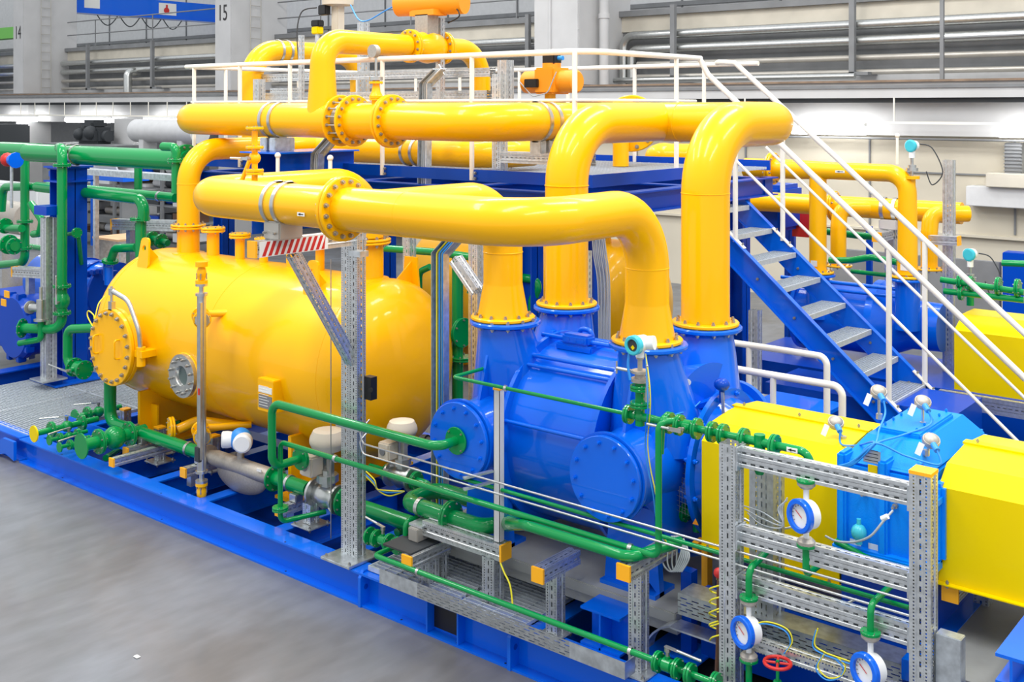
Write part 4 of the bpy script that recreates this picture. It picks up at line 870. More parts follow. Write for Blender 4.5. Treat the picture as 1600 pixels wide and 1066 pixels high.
# strut rack on the platform between the arches
for i, (px0, px1, y0, z) in enumerate(((425, 470, 8.3, 3.62), (400, 770, 8.5, 3.78), (415, 765, 8.5, 3.55))):
    a = P(px0, 130, Y=y0); q = P(px1, 130, Y=y0); t = T('profile_rail', ('short galvanised punched rail beside the left arch pipe', 'upper galvanised punched rail across the platform behind the railing', 'lower galvanised punched rail across the platform behind the railing')[i], 'rail', (a.x, y0, z)); strut(t, (a.x, y0, z), (q.x, y0, z), .09 if i else .06)
for i, (px, y, z0, z1, w_, lab) in enumerate(((790, 8.55, ZD, 3.9, .12, 'right of the bypass pipe'), (568, 8.7, ZD, 4.4, .1, 'tall one under the raised cable head'), (405, 8.0, ZD, 3.75, .1, 'left one beside the arch pipe'), (471, 8.2, 3.5, 4.25, .05, 'slim one in front of the left arch'), (688, 8.3, 3.5, 4.35, .07, 'slim one in front of the flanged valve'))):
    c = P(px, 130, Y=y); t = T('profile_post', 'upright galvanised punched post on the platform, '+lab, 'post', (c.x, y, z0)); strut(t, (c.x, y, z0), (c.x, y, z1), w_, 'post')
# pneumatic valve on the platform (right) and pressure gauge in the middle
t = T('pneumatic_actuator', 'orange-yellow cylinder actuator on the platform behind the railing right of the middle', 'actuator', (-6.3, 9.3, ZD)); c = P(862, 128, Y=9.3)
b = MB(); b.lathe(c-X_*.35, X_, [(0, .02), (.01, .12), (.3, .125), (.3, .14), (.32, .14), (.32, .12), (.68, .12), (.7, .1)], 28); O('cylinder', b, 'orange', t)
b = MB(); b.rbox(c+V(-.12, -.16, -.13), c+V(.14, .16, .15), .02); b.cyl(c+V(0, 0, .1), c+V(0, 0, .2), .1, 16); O('housing', b, 'orange', t)
b = MB(); b.rbox(c+V(-.07, -.08, .19), c+V(.09, .06, .29), .01); O('switch_box', b, 'black', t); b = MB(); b.cyl(c+V(.09, 0, .25), c+V(.15, 0, .25), .025, 10); O('plug', b, 'cable_blue', t)
b = MB(); b.rbox(c+V(-.22, -.2, -.06), c+V(-.05, -.15, .03), .006); O('positioner', b, 'black', t); b = MB(); b.cyl(c+V(-.02, 0, -.5), c+V(-.02, 0, -.12), .06, 12); O('stem', b, 'yellow', t)
b = MB(); b.tube([c+V(-.3, -.17, .0), c+V(-.1, -.2, -.16), c+V(.1, -.2, -.12), c+V(.2, -.18, .1)], .006, .08, 8); O('air_hose', b, 'cable_grey', t)
b = MB(); cc = c-Z_*.55; b.lathe(cc, Y_, [(-.03, .2), (.03, .2)], 28); O('valve_disc', b, 'yellow', t)
fl(t, cc, Y_, .19, .03, 12, 'yellow')
c = P(585, 80, Y=Y1-.05); t = T('pressure_gauge', 'round silver pressure gauge on a small yellow valve above the upper header', 'gauge', (c.x, Y1, ZH+.15))
b = MB(); b.lathe(c-Y_*.03, Y_, [(0, .05), (0, .058), (.05, .058), (.055, .05)], 24); O('gauge_case', b, 'cast', t)
b = MB(); b.cyl((c.x, Y1-.03, 3.68), (c.x, Y1-.03, c.z-.05), .012, 8); b.lathe((c.x, Y1-.03, 3.66), Z_, [(0, .06), (.03, .06)], 16); O('stem', b, 'steel', t)
b = MB(); b.lathe((c.x, Y1-.03, 3.42), Z_, [(0, .035), (.06, .04), (.1, .06), (.14, .04), (.2, .03), (.24, .03)], 16); O('valve_body', b, 'yellow', t); fl(t, (c.x, Y1-.03, 3.64), Z_, .06, .02, 4, 'yellow', pair=False); fl(t, (c.x, Y1-.03, 3.5), Z_, .06, .015, 4, 'yellow')
b = MB(); b.bar((c.x+.07, Y1, 3.3), (c.x+.02, Y1, 3.48), .03, .02); b.uv = [None]*len(b.f); O('stay', b, 'yellow', t)
# beige actuator head at the top
t = T('diaphragm_actuator', 'beige actuator head cut by the top frame edge, left of the orange one', 'actuator', (-8.9, 8.9, 4.2)); c = P(528, 8, Y=9.0)
b = MB(); b.lathe(c, Z_, [(-.02, .05), (0, .19), (.12, .2), (.2, .12), (.4, .1)], 28); O('head', b, 'beige', t); b = MB(); b.rbox(c+V(-.06, -.06, -.36), c+V(.06, .06, 0), .01); O('yoke', b, 'beige', t); b = MB(); b.rbox(c+V(-.2, -.15, -.12), c+V(-.06, -.06, -.0), .01); O('switch', b, 'black', t)
c = P(380//1+117, 40, Y=8.7)
t = T('position_switch', 'small black and yellow switch box left of the arched bypass pipe', 'switch', (-9.2, 8.7, 4)); c = P(496, 38, Y=8.8); b = MB(); b.rbox(c+V(-.07, -.05, -.03), c+V(.07, .05, .05), .01); O('cap', b, 'black', t); b = MB(); b.rbox(c+V(-.06, -.05, -.12), c+V(.06, .05, -.03), .01); O('body', b, 'lemon', t); b = MB(); b.cyl(c-Z_*.3, c-Z_*.12, .03, 10); O('stem', b, 'zinc', t)
cable('air_line', 'light blue air line hanging between the two actuators at the top', [P(548, 8, Y=8.9), P(560, 30, Y=8.6), P(575, 32, Y=8.5), P(600, 18, Y=8.4), P(618, 8, Y=8.3)], .008, 'cable_blue')
cable('black_cable', 'black cable curving up from the left arch pipe to the black switch', [P(467, 95, Y=8.4), P(464, 50, Y=8.5), P(472, 18, Y=8.6), P(495, 12, Y=8.7)], .008, 'black')
cable('black_cable', 'black cable loop right of the orange actuator at the top', [P(680, 30, Y=8.2), P(690, 12, Y=8.2), P(705, 6, Y=8.2), P(718, 24, Y=8.2), P(700, 36, Y=8.2)], .007, 'black')
# small yellow sampling valve between the two headers, with ball-ended white rods
t = T('small_valve', 'small yellow flanged valve on a slanted stub above the left end of the front header', 'valve', P(398, 240, Y=5.1)); c = P(398, 243, Y=5.0)
b = MB(); b.cyl((c.x, 5.0, 2.86), (c.x, 5.0, c.z+.18), .022, 12); b.sph((c.x, 5.0, c.z-.02), .045, 12); O('body', b, 'yellow', t)
b = MB(); b.cyl((c.x-.1, 4.95, 2.86), (c.x-.03, 5.0, 3.08), .016, 10); O('stay', b, 'yellow', t)
for dz in (-.12, .06, .2): fl(t, (c.x, 5.0, c.z+dz), Z_, .065, .018, 4, 'yellow', pair=dz == -.12)
lever(t, (c.x-.0, 4.97, c.z-.02), V(-1, -.2, 0), .14, (0, -1, 0), .05)
for i, (px, py) in enumerate(((434, 243), (516, 247))):
    c = P(px, py, Y=6.3); b = MB(); b.cyl((c.x, 6.3, c.z-.35), (c.x, 6.3, c.z), .018, 10); b.sph((c.x, 6.3, c.z), .028, 12); T1('ball_rod', 'white upright rod with a ball end, '+('left one before the blue bracket' if i == 0 else 'right one beside the bent channel'), 'rod', b, 'white', 'white ball-ended rods under the upper header')
# bent galvanised cable channels
for i, (pts, lab, y) in enumerate((([(497, 300), (500, 240), (522, 215)], 'short bent galvanised cable channel under the upper header', 6.9), ([(666, 300), (668, 130), (690, 108)], 'tall galvanised cable channel passing behind the upper header', 7.6))):
    b = MB(); p = [P(x_, y_, Y=y) for x_, y_ in pts]
    for q in range(len(p)-1): b.bar(p[q], p[q+1], .12, .012, up=Y_); b.bar(p[q]+V(-.055, -.03, 0), p[q+1]+V(-.055, -.03, 0), .008, .07, up=Y_); b.bar(p[q]+V(.055, -.03, 0), p[q+1]+V(.055, -.03, 0), .008, .07, up=Y_)
    b.uv = [None]*len(b.f); t = T('cable_channel', lab, 'cable channel', p[0]); O('channel', b, 'zinc', t)
    for k in range(3): bb = MB(); bb.tube([q+V(-.03+k*.025, -.03, 0) for q in p], .008, .05, 6); O('cable', bb, ('cable_grey', 'cable_grey', 'white_plastic')[k], t)
# ================================================================ green piping in front
def gpipe(name, label, pts, r, R=None, m='green', fls=(), group=None, n=4):
    t = pipe(name, label, pts, r, R, m, group)
    for c, ax, Rf, pair in fls: fl(t, c, ax, Rf, .014, n, m, pair=pair)
    return t
# cooling pipe to the left side cover
yA, zA = 5.13, 1.24
xe = -4.84
c425 = P(425, 700, Y=yA)
gpipe('cooling_pipe', 'green pipe running along the pump front into the left round blue cover', [(c425.x, 5.42, .76), (c425.x, yA, .76), (c425.x, yA, zA), (xe, yA, zA), (xe, 5.31, zA)], .031, .09,
      fls=[((xe, 5.306, zA), Y_, .09, False), ((c425.x, 5.40, .76), Y_, .085, True)])
# thin pipe below it
yB, zB = 5.2, .935
cB = P(438, 700, Y=yB); x3 = P(1029, 700, Y=yB).x
t = gpipe('seal_water_pipe', 'thinner green pipe below the first, rising at the right end of the pump', [(cB.x+.1, 5.55, .34), (cB.x, yB, .34), (cB.x, yB, zB), (x3, yB, zB), (x3, yB, 1.68), (x3+.06, 5.28, 1.68)], .019, .05)
fl(t, (cB.x, yB, .44), Z_, .06, .014, 4, 'green')
for px in (524,): c = P(px, 715, Y=yB); clamp(t, (c.x, yB, zB), X_, .019, w_=.025)
c = P(985, 850, Y=yB); clamp(t, (c.x, yB, zB), X_, .019, w_=.025)
b = MB(); b.cyl((c.x, yB, zB-.1), (c.x, yB, zB-.02), .006, 8); O('clamp_rod', b, 'steel', t)
# main feed line low along the skid with meter and control valve
yC, zC, rC = 5.6, .44, .057
pC = lambda px: P(px, 700, Y=yC).x
x0, x1, x2, x3_, x4 = pC(172), pC(322), pC(427), pC(482), pC(537)
t = gpipe('feed_pipe', 'thick green pipe coming down below the manhole and along to the grey flow meter', [(x0, yC, 1.0), (x0, yC, zC), (x1, yC, zC)], rC, .12)
for px in (214, 296): clamp(t, (pC(px), yC, zC), X_, rC)
fl(t, (x0, yC, .95), Z_, .1, .016, 8, 'green')
t = T('flow_meter', 'matt grey flow meter with a bulging body and a blue and white electronic head', 'flow meter', (pC(375), yC, zC)); b = MB()
b.lathe((x1+.02, yC, zC), X_, [(0, .09), (.03, .09), (.03, .05), (.09, .06), (.13, .068), ((x2-x1)-.09, .068), ((x2-x1)-.06, .055), ((x2-x1)-.02, .055), ((x2-x1)-.02, .09), ((x2-x1), .09)], 32); O('pipe_body', b, 'cast', t)
b = MB(); L = x2-x1; pts = []
for i in range(17): a = PI*i/16; pts.append((x1+.16+(L-.32)*(1-math.cos(a))/2, yC-.05, zC-.02-.2*math.sin(a)**.7))
b.sph((x1+L*.54, yC, zC-.07), 1, 32, (.06, .15, L*.36), X_); O('bulge', b, 'cast', t)
cm = V(pC(376), yC, zC); b = MB(); b.cyl(cm, cm+Z_*.16, .03, 12); O('neck', b, 'cast', t)
b = MB(); b.sph(cm+Z_*.225, .092, 24, (1, 1, 1.05)); hd_ = O('transmitter', b, 'cable_blue', t); b = MB(); b.lathe(cm+V(-.045, -.035, .225), V(-.6, -.78, .03), [(0, .06), (.05, .07), (.09, .068), (.1, .055)], 28); O('left_cover', b, 'white_plastic', t, label='white round cover with dark window')
b = MB(); b.lathe(cm+V(-.045, -.035, .225)+V(-.6, -.78, .03).normalized()*.1, V(-.6, -.78, .03), [(0, .045), (.004, .04)], 20); O('window', b, 'slate', t)
b = MB(); b.lathe(cm+V(.05, .0, .225), V(.66, -.75, 0), [(0, .07), (.05, .078), (.09, .078), (.105, .062)], 28); O('right_cover', b, 'white_plastic', t, label='white blank cover')
b = MB(); q = P(405, 735, Y=yC-.07); b.box((q.x-.03, yC-.0735, q.z-.012), (q.x+.03, yC-.068, q.z+.012)); O('arrow_sticker', b, 'paper', t)
t = gpipe('feed_pipe', 'short thick green pipe between the flow meter and the steel control valve', [(x2+.02, yC, zC), (x3_, yC, zC)], rC); fl(t, (x2+.02, yC, zC), X_, .105, .018, 8, 'green', pair=False); clamp(t, (pC(453), yC, zC), X_, rC)
# control valves
def control_valve(lab, c, ax, s=1.0, grp=None):
    c = Vector(c); ax = Vector(ax); t = T('control_valve', lab, 'valve', c, grp); b = MB()
    b.lathe(c-ax*.13*s, ax, [(0, .1*s), (.02*s, .1*s), (.02*s, .06*s), (.06*s, .07*s), (.13*s, .09*s), (.2*s, .07*s), (.24*s, .06*s), (.24*s, .1*s), (.26*s, .1*s)], 32); O('body', b, 'steel', t)
    b = MB(); b.lathe(c+Z_*.05*s, Z_, [(0, .05*s), (.05*s, .05*s), (.05*s, .075*s), (.1*s, .075*s), (.1*s, .04*s), (.13*s, .04*s)], 8, sm=False); O('bonnet', b, 'steel', t)
    for q in (-.035*s, .035*s): b = MB(); b.box(c+V(q-.01*s, -.02*s, .14*s), c+V(q+.01*s, .02*s, .33*s)); O('yoke', b, 'steel', t)
    b = MB(); b.cyl(c+Z_*.12*s, c+Z_*.36*s, .01*s, 8); O('stem', b, 'bolt', t)
    b = MB(); b.lathe(c+Z_*.31*s, Z_, [(0, .04*s), (.01*s, .1*s), (.05*s, .12*s), (.06*s, .125*s), (.08*s, .125*s), (.1*s, .12*s), (.14*s, .1*s), (.15*s, .05*s)], 32); O('actuator_head', b, 'beige', t)
    b = MB(); b.rbox(c+V(-.16*s, -.12*s, .14*s), c+V(-.03*s, .0, .28*s), .012*s); po = O('positioner', b, 'beige', t)
    b = MB(); b.lathe(c+V(-.1*s, -.122*s, .21*s), -Y_, [(0, .03*s), (.006*s, .03*s)], 16); O('window', b, 'slate', po)
    return t
vx = pC(512); t = control_valve('large steel control valve with a beige cap next to the tall punched post', (vx, yC, zC), X_, 1.12)
t = gpipe('feed_pipe', 'thick green pipe right of the tall punched post, sloping past its foot', [(x4, yC, zC), (pC(655), yC, zC), (pC(655), yC, zC-.16)], rC, .1); fl(t, (x4+.01, yC, zC), X_, .11, .018, 8, 'green', pair=False)
# second control valve behind the post
c2 = P(628, 745, Y=5.95); t = control_valve('smaller steel control valve with a beige cap right of the tall punched post', (c2.x, 5.95, c2.z), X_, .95)
t = gpipe('bypass_line', 'green flanged line behind the second control valve', [(c2.x-.35, 5.95, c2.z), (c2.x-.13, 5.95, c2.z)], .03, fls=[((c2.x-.15, 5.95, c2.z), X_, .07, True)])
t = gpipe('bypass_line', 'green bent line right of the second control valve', [(c2.x+.13, 5.95, c2.z), (c2.x+.3, 5.95, c2.z), (c2.x+.3, 5.95, c2.z-.25), (c2.x+.3, 5.6, c2.z-.25)], .03, .06, fls=[((c2.x+.15, 5.95, c2.z), X_, .07, True)])
b = MB(); c = P(675, 690, Y=5.95); b.lathe(c-X_*.1, X_, [(0, .02), (0, .035), (.05, .04), (.05, .028), (.14, .028), (.14, .038), (.2, .038)], 16); T1('filter', 'small black and chrome air filter beside the second control valve', 'filter', b, 'black')
# serpentine loop with big flange
yD, zD, rD = 5.42, .675, .055
pD = lambda px: P(px, 800, Y=yD).x
t = gpipe('loop_pipe', 'thick green pipe doubling back in a tight U bend before the punched arm', [(pD(668)+.15, 5.75, zD), (pD(632), 5.75, zD), (pD(632), yD, zD), (pD(704), yD, zD)], rD, .1)
fl(t, (pD(704), yD, zD), X_, .105, .018, 8, 'green'); clamp(t, (pD(657), yD, zD), X_, rD)
t = gpipe('loop_pipe', 'thick green U bend right of the large flange below the thin steel tubes', [(pD(704)+.02, yD, zD), (pD(762), yD, zD), (pD(762), 5.68, zD), (pD(706), 5.68, zD), (pD(706), 5.85, zD+.02), (pD(745), 6.0, zD+.02)], rD*.95, .11)
yE, zE = 5.13, .915
t = T('return_pipe', 'green pipe narrowing past the slim post and running low to the punched arm', 'pipe', (pD(790), 5.3, zE)); a = P(785, 812, Y=5.4); b = MB()
xE = P(985, 873, Y=yE).x
b.tube([(a.x-.1, 5.5, .72), (a.x+.03, 5.42, .75), (a.x+.16, 5.3, .82), (a.x+.42, yE, zE), (xE, yE, zE), (xE+.1, 5.5, zE)], [.05, .05, .048, .031, .031, .031], [.08, .08, .15, .15, .09], 18); O('tube', b, 'green', t)
# ---- punched struts and feet in front
def support(lab, pc, zt, yb0, yb1, w_=.08, zb=.245, plate=.2, cap=(1, 0), grp='punched pipe supports with yellow end caps', post_y=None):
    """post with an arm along Y; pc = photo x of the post"""
    y = post_y or 5.3; c = P(pc, 900, Y=y); t = T('pipe_support', lab, 'support', (c.x, y, .23), grp)
    strut(t, (c.x, y, zb), (c.x, y, zt-w_), w_, 'post'); strut(t, (c.x, yb0, zt-w_/2), (c.x, yb1, zt-w_/2), w_, 'arm', ends=cap); base_plate(t, (c.x, y, .231), plate); return t, c
# tall post carrying the suction header
t = T('tall_pipe_support', 'tall galvanised punched post with a taped arm carrying the front suction header', 'support', (-5.81, 5.3, .23)); zt = 2.56
b = MB(); strut(t, (-5.86, 5.3, .25), (-5.86, 5.3, zt+.0), .082, 'post'); strut(t, (-5.775, 5.3, .25), (-5.775, 5.3, zt), .082, 'post')
base_plate(t, (-5.815, 5.27, .232), .3, .02)
strut(t, (-5.81, 4.42, zt-.06), (-5.81, 5.38, zt-.06), .085, 'arm', ends=(1, 0), h=.105)
strut(t, (-5.81, 4.75, zt-.12), (-5.81, 5.28, 1.62), .075, 'brace', up=X_)
for s in (-1, 1):
    pass
b = MB(); xx = -5.7670; n = 0
for q in range(11):
    y = 4.46+q*.05
    b.quads([V(xx+.0005, y, zt-.108), V(xx+.0005, y+.028, zt-.108), V(xx+.0005, min(y+.07, 5.0), zt-.014), V(xx+.0005, min(y+.042, 5.0), zt-.014)])
tp = MB(); tp.box((xx-.0005, 4.44, zt-.112), (xx, 5.02, zt-.01)); tt = O('hazard_tape', tp, 'paper', t, label='red and white striped warning tape'); O('red_stripe', b, 'red', tt)
b = MB(); b.box((-5.855, 4.44, zt-.112), (-5.8535, 5.02, zt-.01)); O('tape_back', b, 'paper', t)
b = MB(); b.rbox((-5.86, YF-.1, zt-.008), (-5.69, YF+.1, zt+.115), .01); sb = O('saddle_block', b, 'pipe_grey', t)
for s in (-.05, .05): O('bolt', bolt_mesh(.011, .02, 'bolt'), 'bolt', sb, orient((-5.775+s, YF-.1, zt+.04), -Y_))
b = MB(); b.cyl((-5.66, 5.25, 1.0), (-5.66, 5.25, 2.5), .005, 8); O('rod', b, 'bolt', t)
b = MB(); b.box((-5.76, 5.2, 2.38), (-5.64, 5.28, 2.42)); O('rod_bracket', b, 'zinc', t)
b = MB(); b.box((-5.735, 5.32, 1.36), (-5.66, 5.38, 1.52)); b.cyl((-5.66, 5.32, 1.44), (-5.64, 5.3, 1.44), .015, 10); O('junction_box', b, 'black', t)
b = MB(); b.bar((-5.92, 5.24, 1.17), (-5.68, 5.24, 1.17), .03, .03); b.uv = [None]*len(b.f); O('pipe_holder', b, 'zinc', t)
# supports under the mid line
support('punched support at the skid\'s left end under the thick green pipe', 250, zC-rC-.03+.02, 5.15, 5.75, .07, post_y=5.62)
for i, (px, y, zt_, lab) in enumerate(((250, 5.74, P(249, 668, Y=5.74).z, 'upright punched post with yellow top left of the steel gauge tube'), (334, 5.8, P(335, 682, Y=5.8).z, 'upright punched post with yellow top behind the flow meter'), (196, 6.0, P(196, 640, Y=6.0).z, 'upright punched post with yellow top behind the bent green pipe'))):
    c = P(px, 700, Y=y); t = T('profile_post', lab, 'post', (c.x, y, .23), 'short punched posts with yellow tops'); strut(t, (c.x, y, .25), (c.x, y, zt_), .08, 'post', ends=(0, 1)); base_plate(t, (c.x, y, .232), .2)
for i, (px, y, y1, z, lab) in enumerate(((197, 5.4, 5.8, .33, 'low double punched rail with a yellow end near the green blind flange'), (287, 5.35, 5.9, .36, 'low punched rail with a yellow end left of the yellow drain valve'), (436, 5.4, 6.0, .3, 'low punched rail under the flow meter outlet'))):
    c = P(px, 700, Y=y); t = T('profile_rail', lab, 'rail', (c.x, y, z)); strut(t, (c.x, y, z), (c.x, y1, z), .075, ends=(1, 0)); b = MB(); b.rbox((c.x-.03, y+.12, z+.04), (c.x+.05, y+.2, z+.1), .006); O('saddle', b, 'steel', t)
    b = MB(); b.box((c.x-.03, y+.05, .232), (c.x+.03, y+.12, z-.03)); O('foot', b, 'zinc', t)
for i, (px, lab) in enumerate(((486, 'short punched post with foot plate under the steel control valve'), (253, 'punched foot with plate on the left cross beams'))):
    if i == 0: c = P(px, 830, Y=5.5); t = T('profile_post', lab, 'post', (c.x, 5.5, .23)); strut(t, (c.x, 5.5, .25), (c.x, 5.5, .4), .09, 'post'); base_plate(t, (c.x, 5.5, .232), .22)
# A-direction rail with saddle
aL, aR = P(668, 820, Y=5.35), P(789, 865, Y=5.35)
t = T('profile_rail', 'long punched rail with a yellow end under the large green flange', 'rail', (aR.x, 5.35, .6)); strut(t, (aL.x, 5.35, .6), (aR.x, 5.35, .6), .1, ends=(0, 1))
strut(t, (aR.x-.1, 5.35, .24), (aR.x-.1, 5.35, .555), .1, 'post'); c = P(678, 860, Y=5.35); strut(t, (c.x, 5.3, .24), (c.x, 5.3, .5), .1, 'post')
c = P(640, 870, Y=5.1); t = T('profile_rail', 'short punched stub with a yellow end beside the small gratings', 'rail', (c.x, 5.1, .44)); strut(t, (c.x, 5.08, .46), (c.x, 5.45, .46), .085, ends=(1, 0)); strut(t, (c.x, 5.4, .24), (c.x, 5.4, .42), .07, 'post')
c = P(661, 840, Y=5.35); t = T('pipe_saddle', 'small grey welded pipe saddle with a dark foot plate under the green loop pipe', 'saddle', (c.x, 5.35, .65)); b = MB(); b.box((c.x-.13, 5.1, .50), (c.x+.13, 5.4, .512)); O('foot_plate', b, 'dark', t)
b = MB(); b.rbox((c.x-.045, 5.25, .512), (c.x+.045, 5.37, .60), .006); O('block', b, 'pipe_grey', t); b = MB(); b.bar((c.x-.06, 5.34, .61), (c.x+.06, 5.34, .61), .13, .015); b.uv = [None]*len(b.f); O('top', b, 'zinc', t)
support('punched support with a yellow end in front of the grey slab', 868, .685, 5.13, 5.5, .085, post_y=5.3, plate=.0001+.16)
support('punched support with a yellow end carrying the two green pipes at the slab corner', 998, .88, 5.1, 5.6, .085, post_y=5.25)
# slim post with yellow cap and two tubing brackets
c = P(779, 700, Y=5.35); t = T('slim_post', 'slim C-profile post with a yellow cap in front of the pump', 'post', (c.x, 5.35, .65)); b = MB(); b.box((c.x-.025, 5.33, .655), (c.x-.0215, 5.375, 1.62)); b.box((c.x-.025, 5.33, .655), (c.x+.025, 5.333, 1.62)); b.box((c.x+.0215, 5.33, .655), (c.x+.025, 5.375, 1.62)); O('profile', b, 'grey_panel', t)
b = MB(); b.box((c.x-.027, 5.325, 1.62), (c.x+.027, 5.38, 1.632)); O('end_cap', b, 'cap', t)
for z in (1.1, 1.03): b = MB(); b.bar((c.x-.03, 5.33, z), (c.x-.12, 5.15, z-.02), .03, .012); b.uv = [None]*len(b.f); O('tube_bracket', b, 'zinc', t)
# impulse tubing
for i, (z, lab) in enumerate(((1.10, 'upper'), (1.03, 'lower'))):
    a = P(562, 700, Y=5.19); q = P(1430, 800, Y=5.19); b = MB(); b.tube([(a.x, 5.28, z+.14), (a.x, 5.19, z+.08), (a.x+.03, 5.19, z), (q.x-.02, 5.17, z)], .0065, .04, 8)
    T1('steel_tube', '%s of the two thin steel tubes running along the pump front' % lab, 'tube', b, 'steel')
a = P(709, 744, Y=5.35); q = P(1420, 1000, Y=5.35)
gpipe('thin_green_pipe', 'thin green pipe behind the steel tubes along the foot of the pump', [(a.x-.1, 5.6, .985), (a.x, 5.35, .985), (q.x, 5.35, .985)], .0125, .04)
# sensing line and transmitter stack
yS, zS = 5.3, 1.655
a = P(708, 600, Y=yS); xT = P(1000, 655, Y=yS).x
t = gpipe('sensing_line', 'thin green line from the tank side to the transmitter above the right cover', [(a.x, 5.9, zS), (a.x, yS, zS), (xT-.04, yS, zS)], .012, .03, fls=[((xT-.075, yS, zS), X_, .055, True)]); clamp(t, (P(790, 600, Y=yS).x, yS, zS), X_, .012, w_=.02)
t = T('pressure_transmitter', 'grey transmitter head with a teal-rimmed display on a green flanged valve before the pump', 'transmitter', (xT, yS, zS)); b = MB(); b.cyl((xT, yS, zS-.05), (xT, yS, zS+.22), .028, 16); b.cyl((xT-.06, yS, zS), (xT+.1, yS, zS), .024, 14); b.sph((xT, yS, zS), .035, 14); O('riser', b, 'green', t)
for z in (.07, .165): fl(t, (xT, yS, zS+z), Z_, .058, .014, 4, 'green')
b = MB(); b.lathe((xT, yS, zS+.2), Z_, [(0, .05), (.02, .052), (.02, .03), (.05, .03), (.05, .05), (.065, .05), (.065, .014), (.13, .014), (.13, .022), (.16, .022)], 20); O('manifold', b, 'cast', t)
hc = V(xT, yS, zS+.42); b = MB(); b.lathe(hc+V(.01, .04, 0), V(-.05, -1, 0), [(0, .03), (.01, .045), (.09, .05), (.1, .05)], 24); b.cyl(hc-Z_*.08, hc, .025, 12); b.sph(hc+V(.01, 0, 0), .048, 16); b.cyl(hc, hc+V(.085, .02, .01), .04, 16); O('housing', b, 'white_plastic', t)
b = MB(); d_ = V(-.05, -1, 0); b.lathe(hc+V(.01, .04, 0)+d_*.095, d_, [(0, .05), (.0, .056), (.03, .056), (.035, .05), (.035, .036), (.02, .034)], 28, cap=(True, False)); o = O('display_ring', b, 'aqua', t, label='teal display rim')
b = MB(); b.lathe(hc+V(.01, .04, 0)+d_*.118, d_, [(0, .036), (.002, .036)], 24); O('display', b, 'dark', o); b = MB(); b.lathe(hc+V(.01, .04, -.012)+d_*.121, d_, [(0, .014), (.001, .014)], 4); O('display_patch', b, 'lemon', o)
lever(t, (xT+.05, yS-.02, zS+.12), Z_, .19, V(.7, -.7, 0), .04)
b = MB(); b.cyl((xT-.03, yS-.03, zS+.26), (xT-.12, yS-.06, zS+.27), .01, 8); b.cyl((xT-.12, yS-.06, zS+.24), (xT-.12, yS-.06, zS+.31), .006, 8); O('needle_valve', b, 'steel', t)
cable('tag_strap', 'light blue strap hanging from the transmitter', [hc+V(-.03, -.06, -.03), hc+V(-.035, -.07, -.12), hc+V(-.02, -.07, -.2)], .008, 'cable_blue', cat='strap')
# valve train running right
xs = [P(px, 660, Y=yS).x for px in (1010, 1045, 1075, 1105, 1122, 1162, 1187, 1210, 1266)]
t = gpipe('valve_train_pipe', 'green pipe joining the transmitter tee to the first ball valve', [(xT+.05, yS, zS), (xs[1], yS, zS)], .022, fls=[((xs[1], yS, zS), X_, .06, True)])
gpipe('bend_pipe', 'green pipe bending from the vertical riser into the valve row', [(x3, 5.22, 1.5), (x3, 5.24, zS+.03), (xs[1]-.02, yS, zS+.03)], .019, .04)
t = ball_valve('ball_valve', 'green ball valve with a steel lever left of the punched frame post', (xs[2], yS, zS), X_, .02, .11, .058, 'green', V(-1, 0, 0), V(0, -1, 0), lv=.2)
t = gpipe('spool_piece', 'short green pipe with two close flange pairs above the frame', [(xs[2]+.05, yS, zS), (xs[5], yS, zS)], .02, fls=[((xs[3]+.03, yS, zS), X_, .056, True), ((xs[4]+.03, yS, zS), X_, .056, True)])
t = T('strainer', 'green Y-strainer with a hanging bowl above the frame', 'strainer', (xs[6], yS, zS)); b = MB(); b.cyl((xs[5], yS, zS), (xs[7], yS, zS), .024, 16); b.lathe((xs[6], yS, zS+.04), -Z_, [(0, .03), (.09, .03), (.09, .045), (.12, .045), (.12, .034), (.19, .03), (.21, .02)], 20); O('body', b, 'green', t)
fl(t, (xs[5], yS, zS), X_, .056, .014, 4, 'green'); fl(t, (xs[7], yS, zS), X_, .056, .014, 4, 'green')
t = T('angle_pipe', 'green pipe with a white arrow sticker bending down into the upper gauge', 'pipe', (xs[8], yS, zS)); b = MB(); b.tube([(xs[7], yS, zS), (xs[8], yS, zS), (xs[8], yS, zS-.16)], .021, .06, 16); O('tube', b, 'green', t)
arrow(t, V((xs[7]+xs[8])/2+.01, yS-.0215, zS), .03)
clamp(t, (xs[8], yS, zS-.12), Z_, .021, w_=.02)
# ---- frame
fr = T('instrument_frame', 'galvanised punched frame of two posts and cross rails holding the blue gauges', 'frame', (-2.3, 5.2, .2)); YFm = 5.2
pA, pB = P(1143, 800, Y=YFm), P(1443, 800, Y=YFm)
strut(fr, (pA.x, YFm, .2), (pA.x, YFm, 1.655), .095, 'post'); strut(fr, (pB.x, YFm, .1), (pB.x, YFm, 1.71), .1, 'post', ends=(0, 1))
for (yl, yr, h_, nm) in ((722, 762, .1, 'cross_rail'), (848, 893, .1, 'cross_rail'), (916, 985, .11, 'cross_rail')):
    z = (P(1155, yl, Y=YFm).z+P(1410, yr, Y=YFm).z)/2
    for s in (-.026, .026): strut(fr, (pA.x+.05, YFm+.02, z+s), (pB.x-.05, YFm+.02, z+s), .05, nm)
    for x in (pA.x+.055, pB.x-.055): b = MB(); b.box((x-.005, YFm-.05, z-.06), (x+.005, YFm+.05, z+.06)); O('end_bracket', b, 'zinc', fr)
c = P(1240, 820, Y=6.0)
for (yy, yt) in ((980, 1050),):
    z = P(1200, 1015, Y=YFm).z; strut(fr, (pA.x+.05, YFm+.02, z), (pB.x-.05, YFm+.02, z), .06, 'cross_rail')
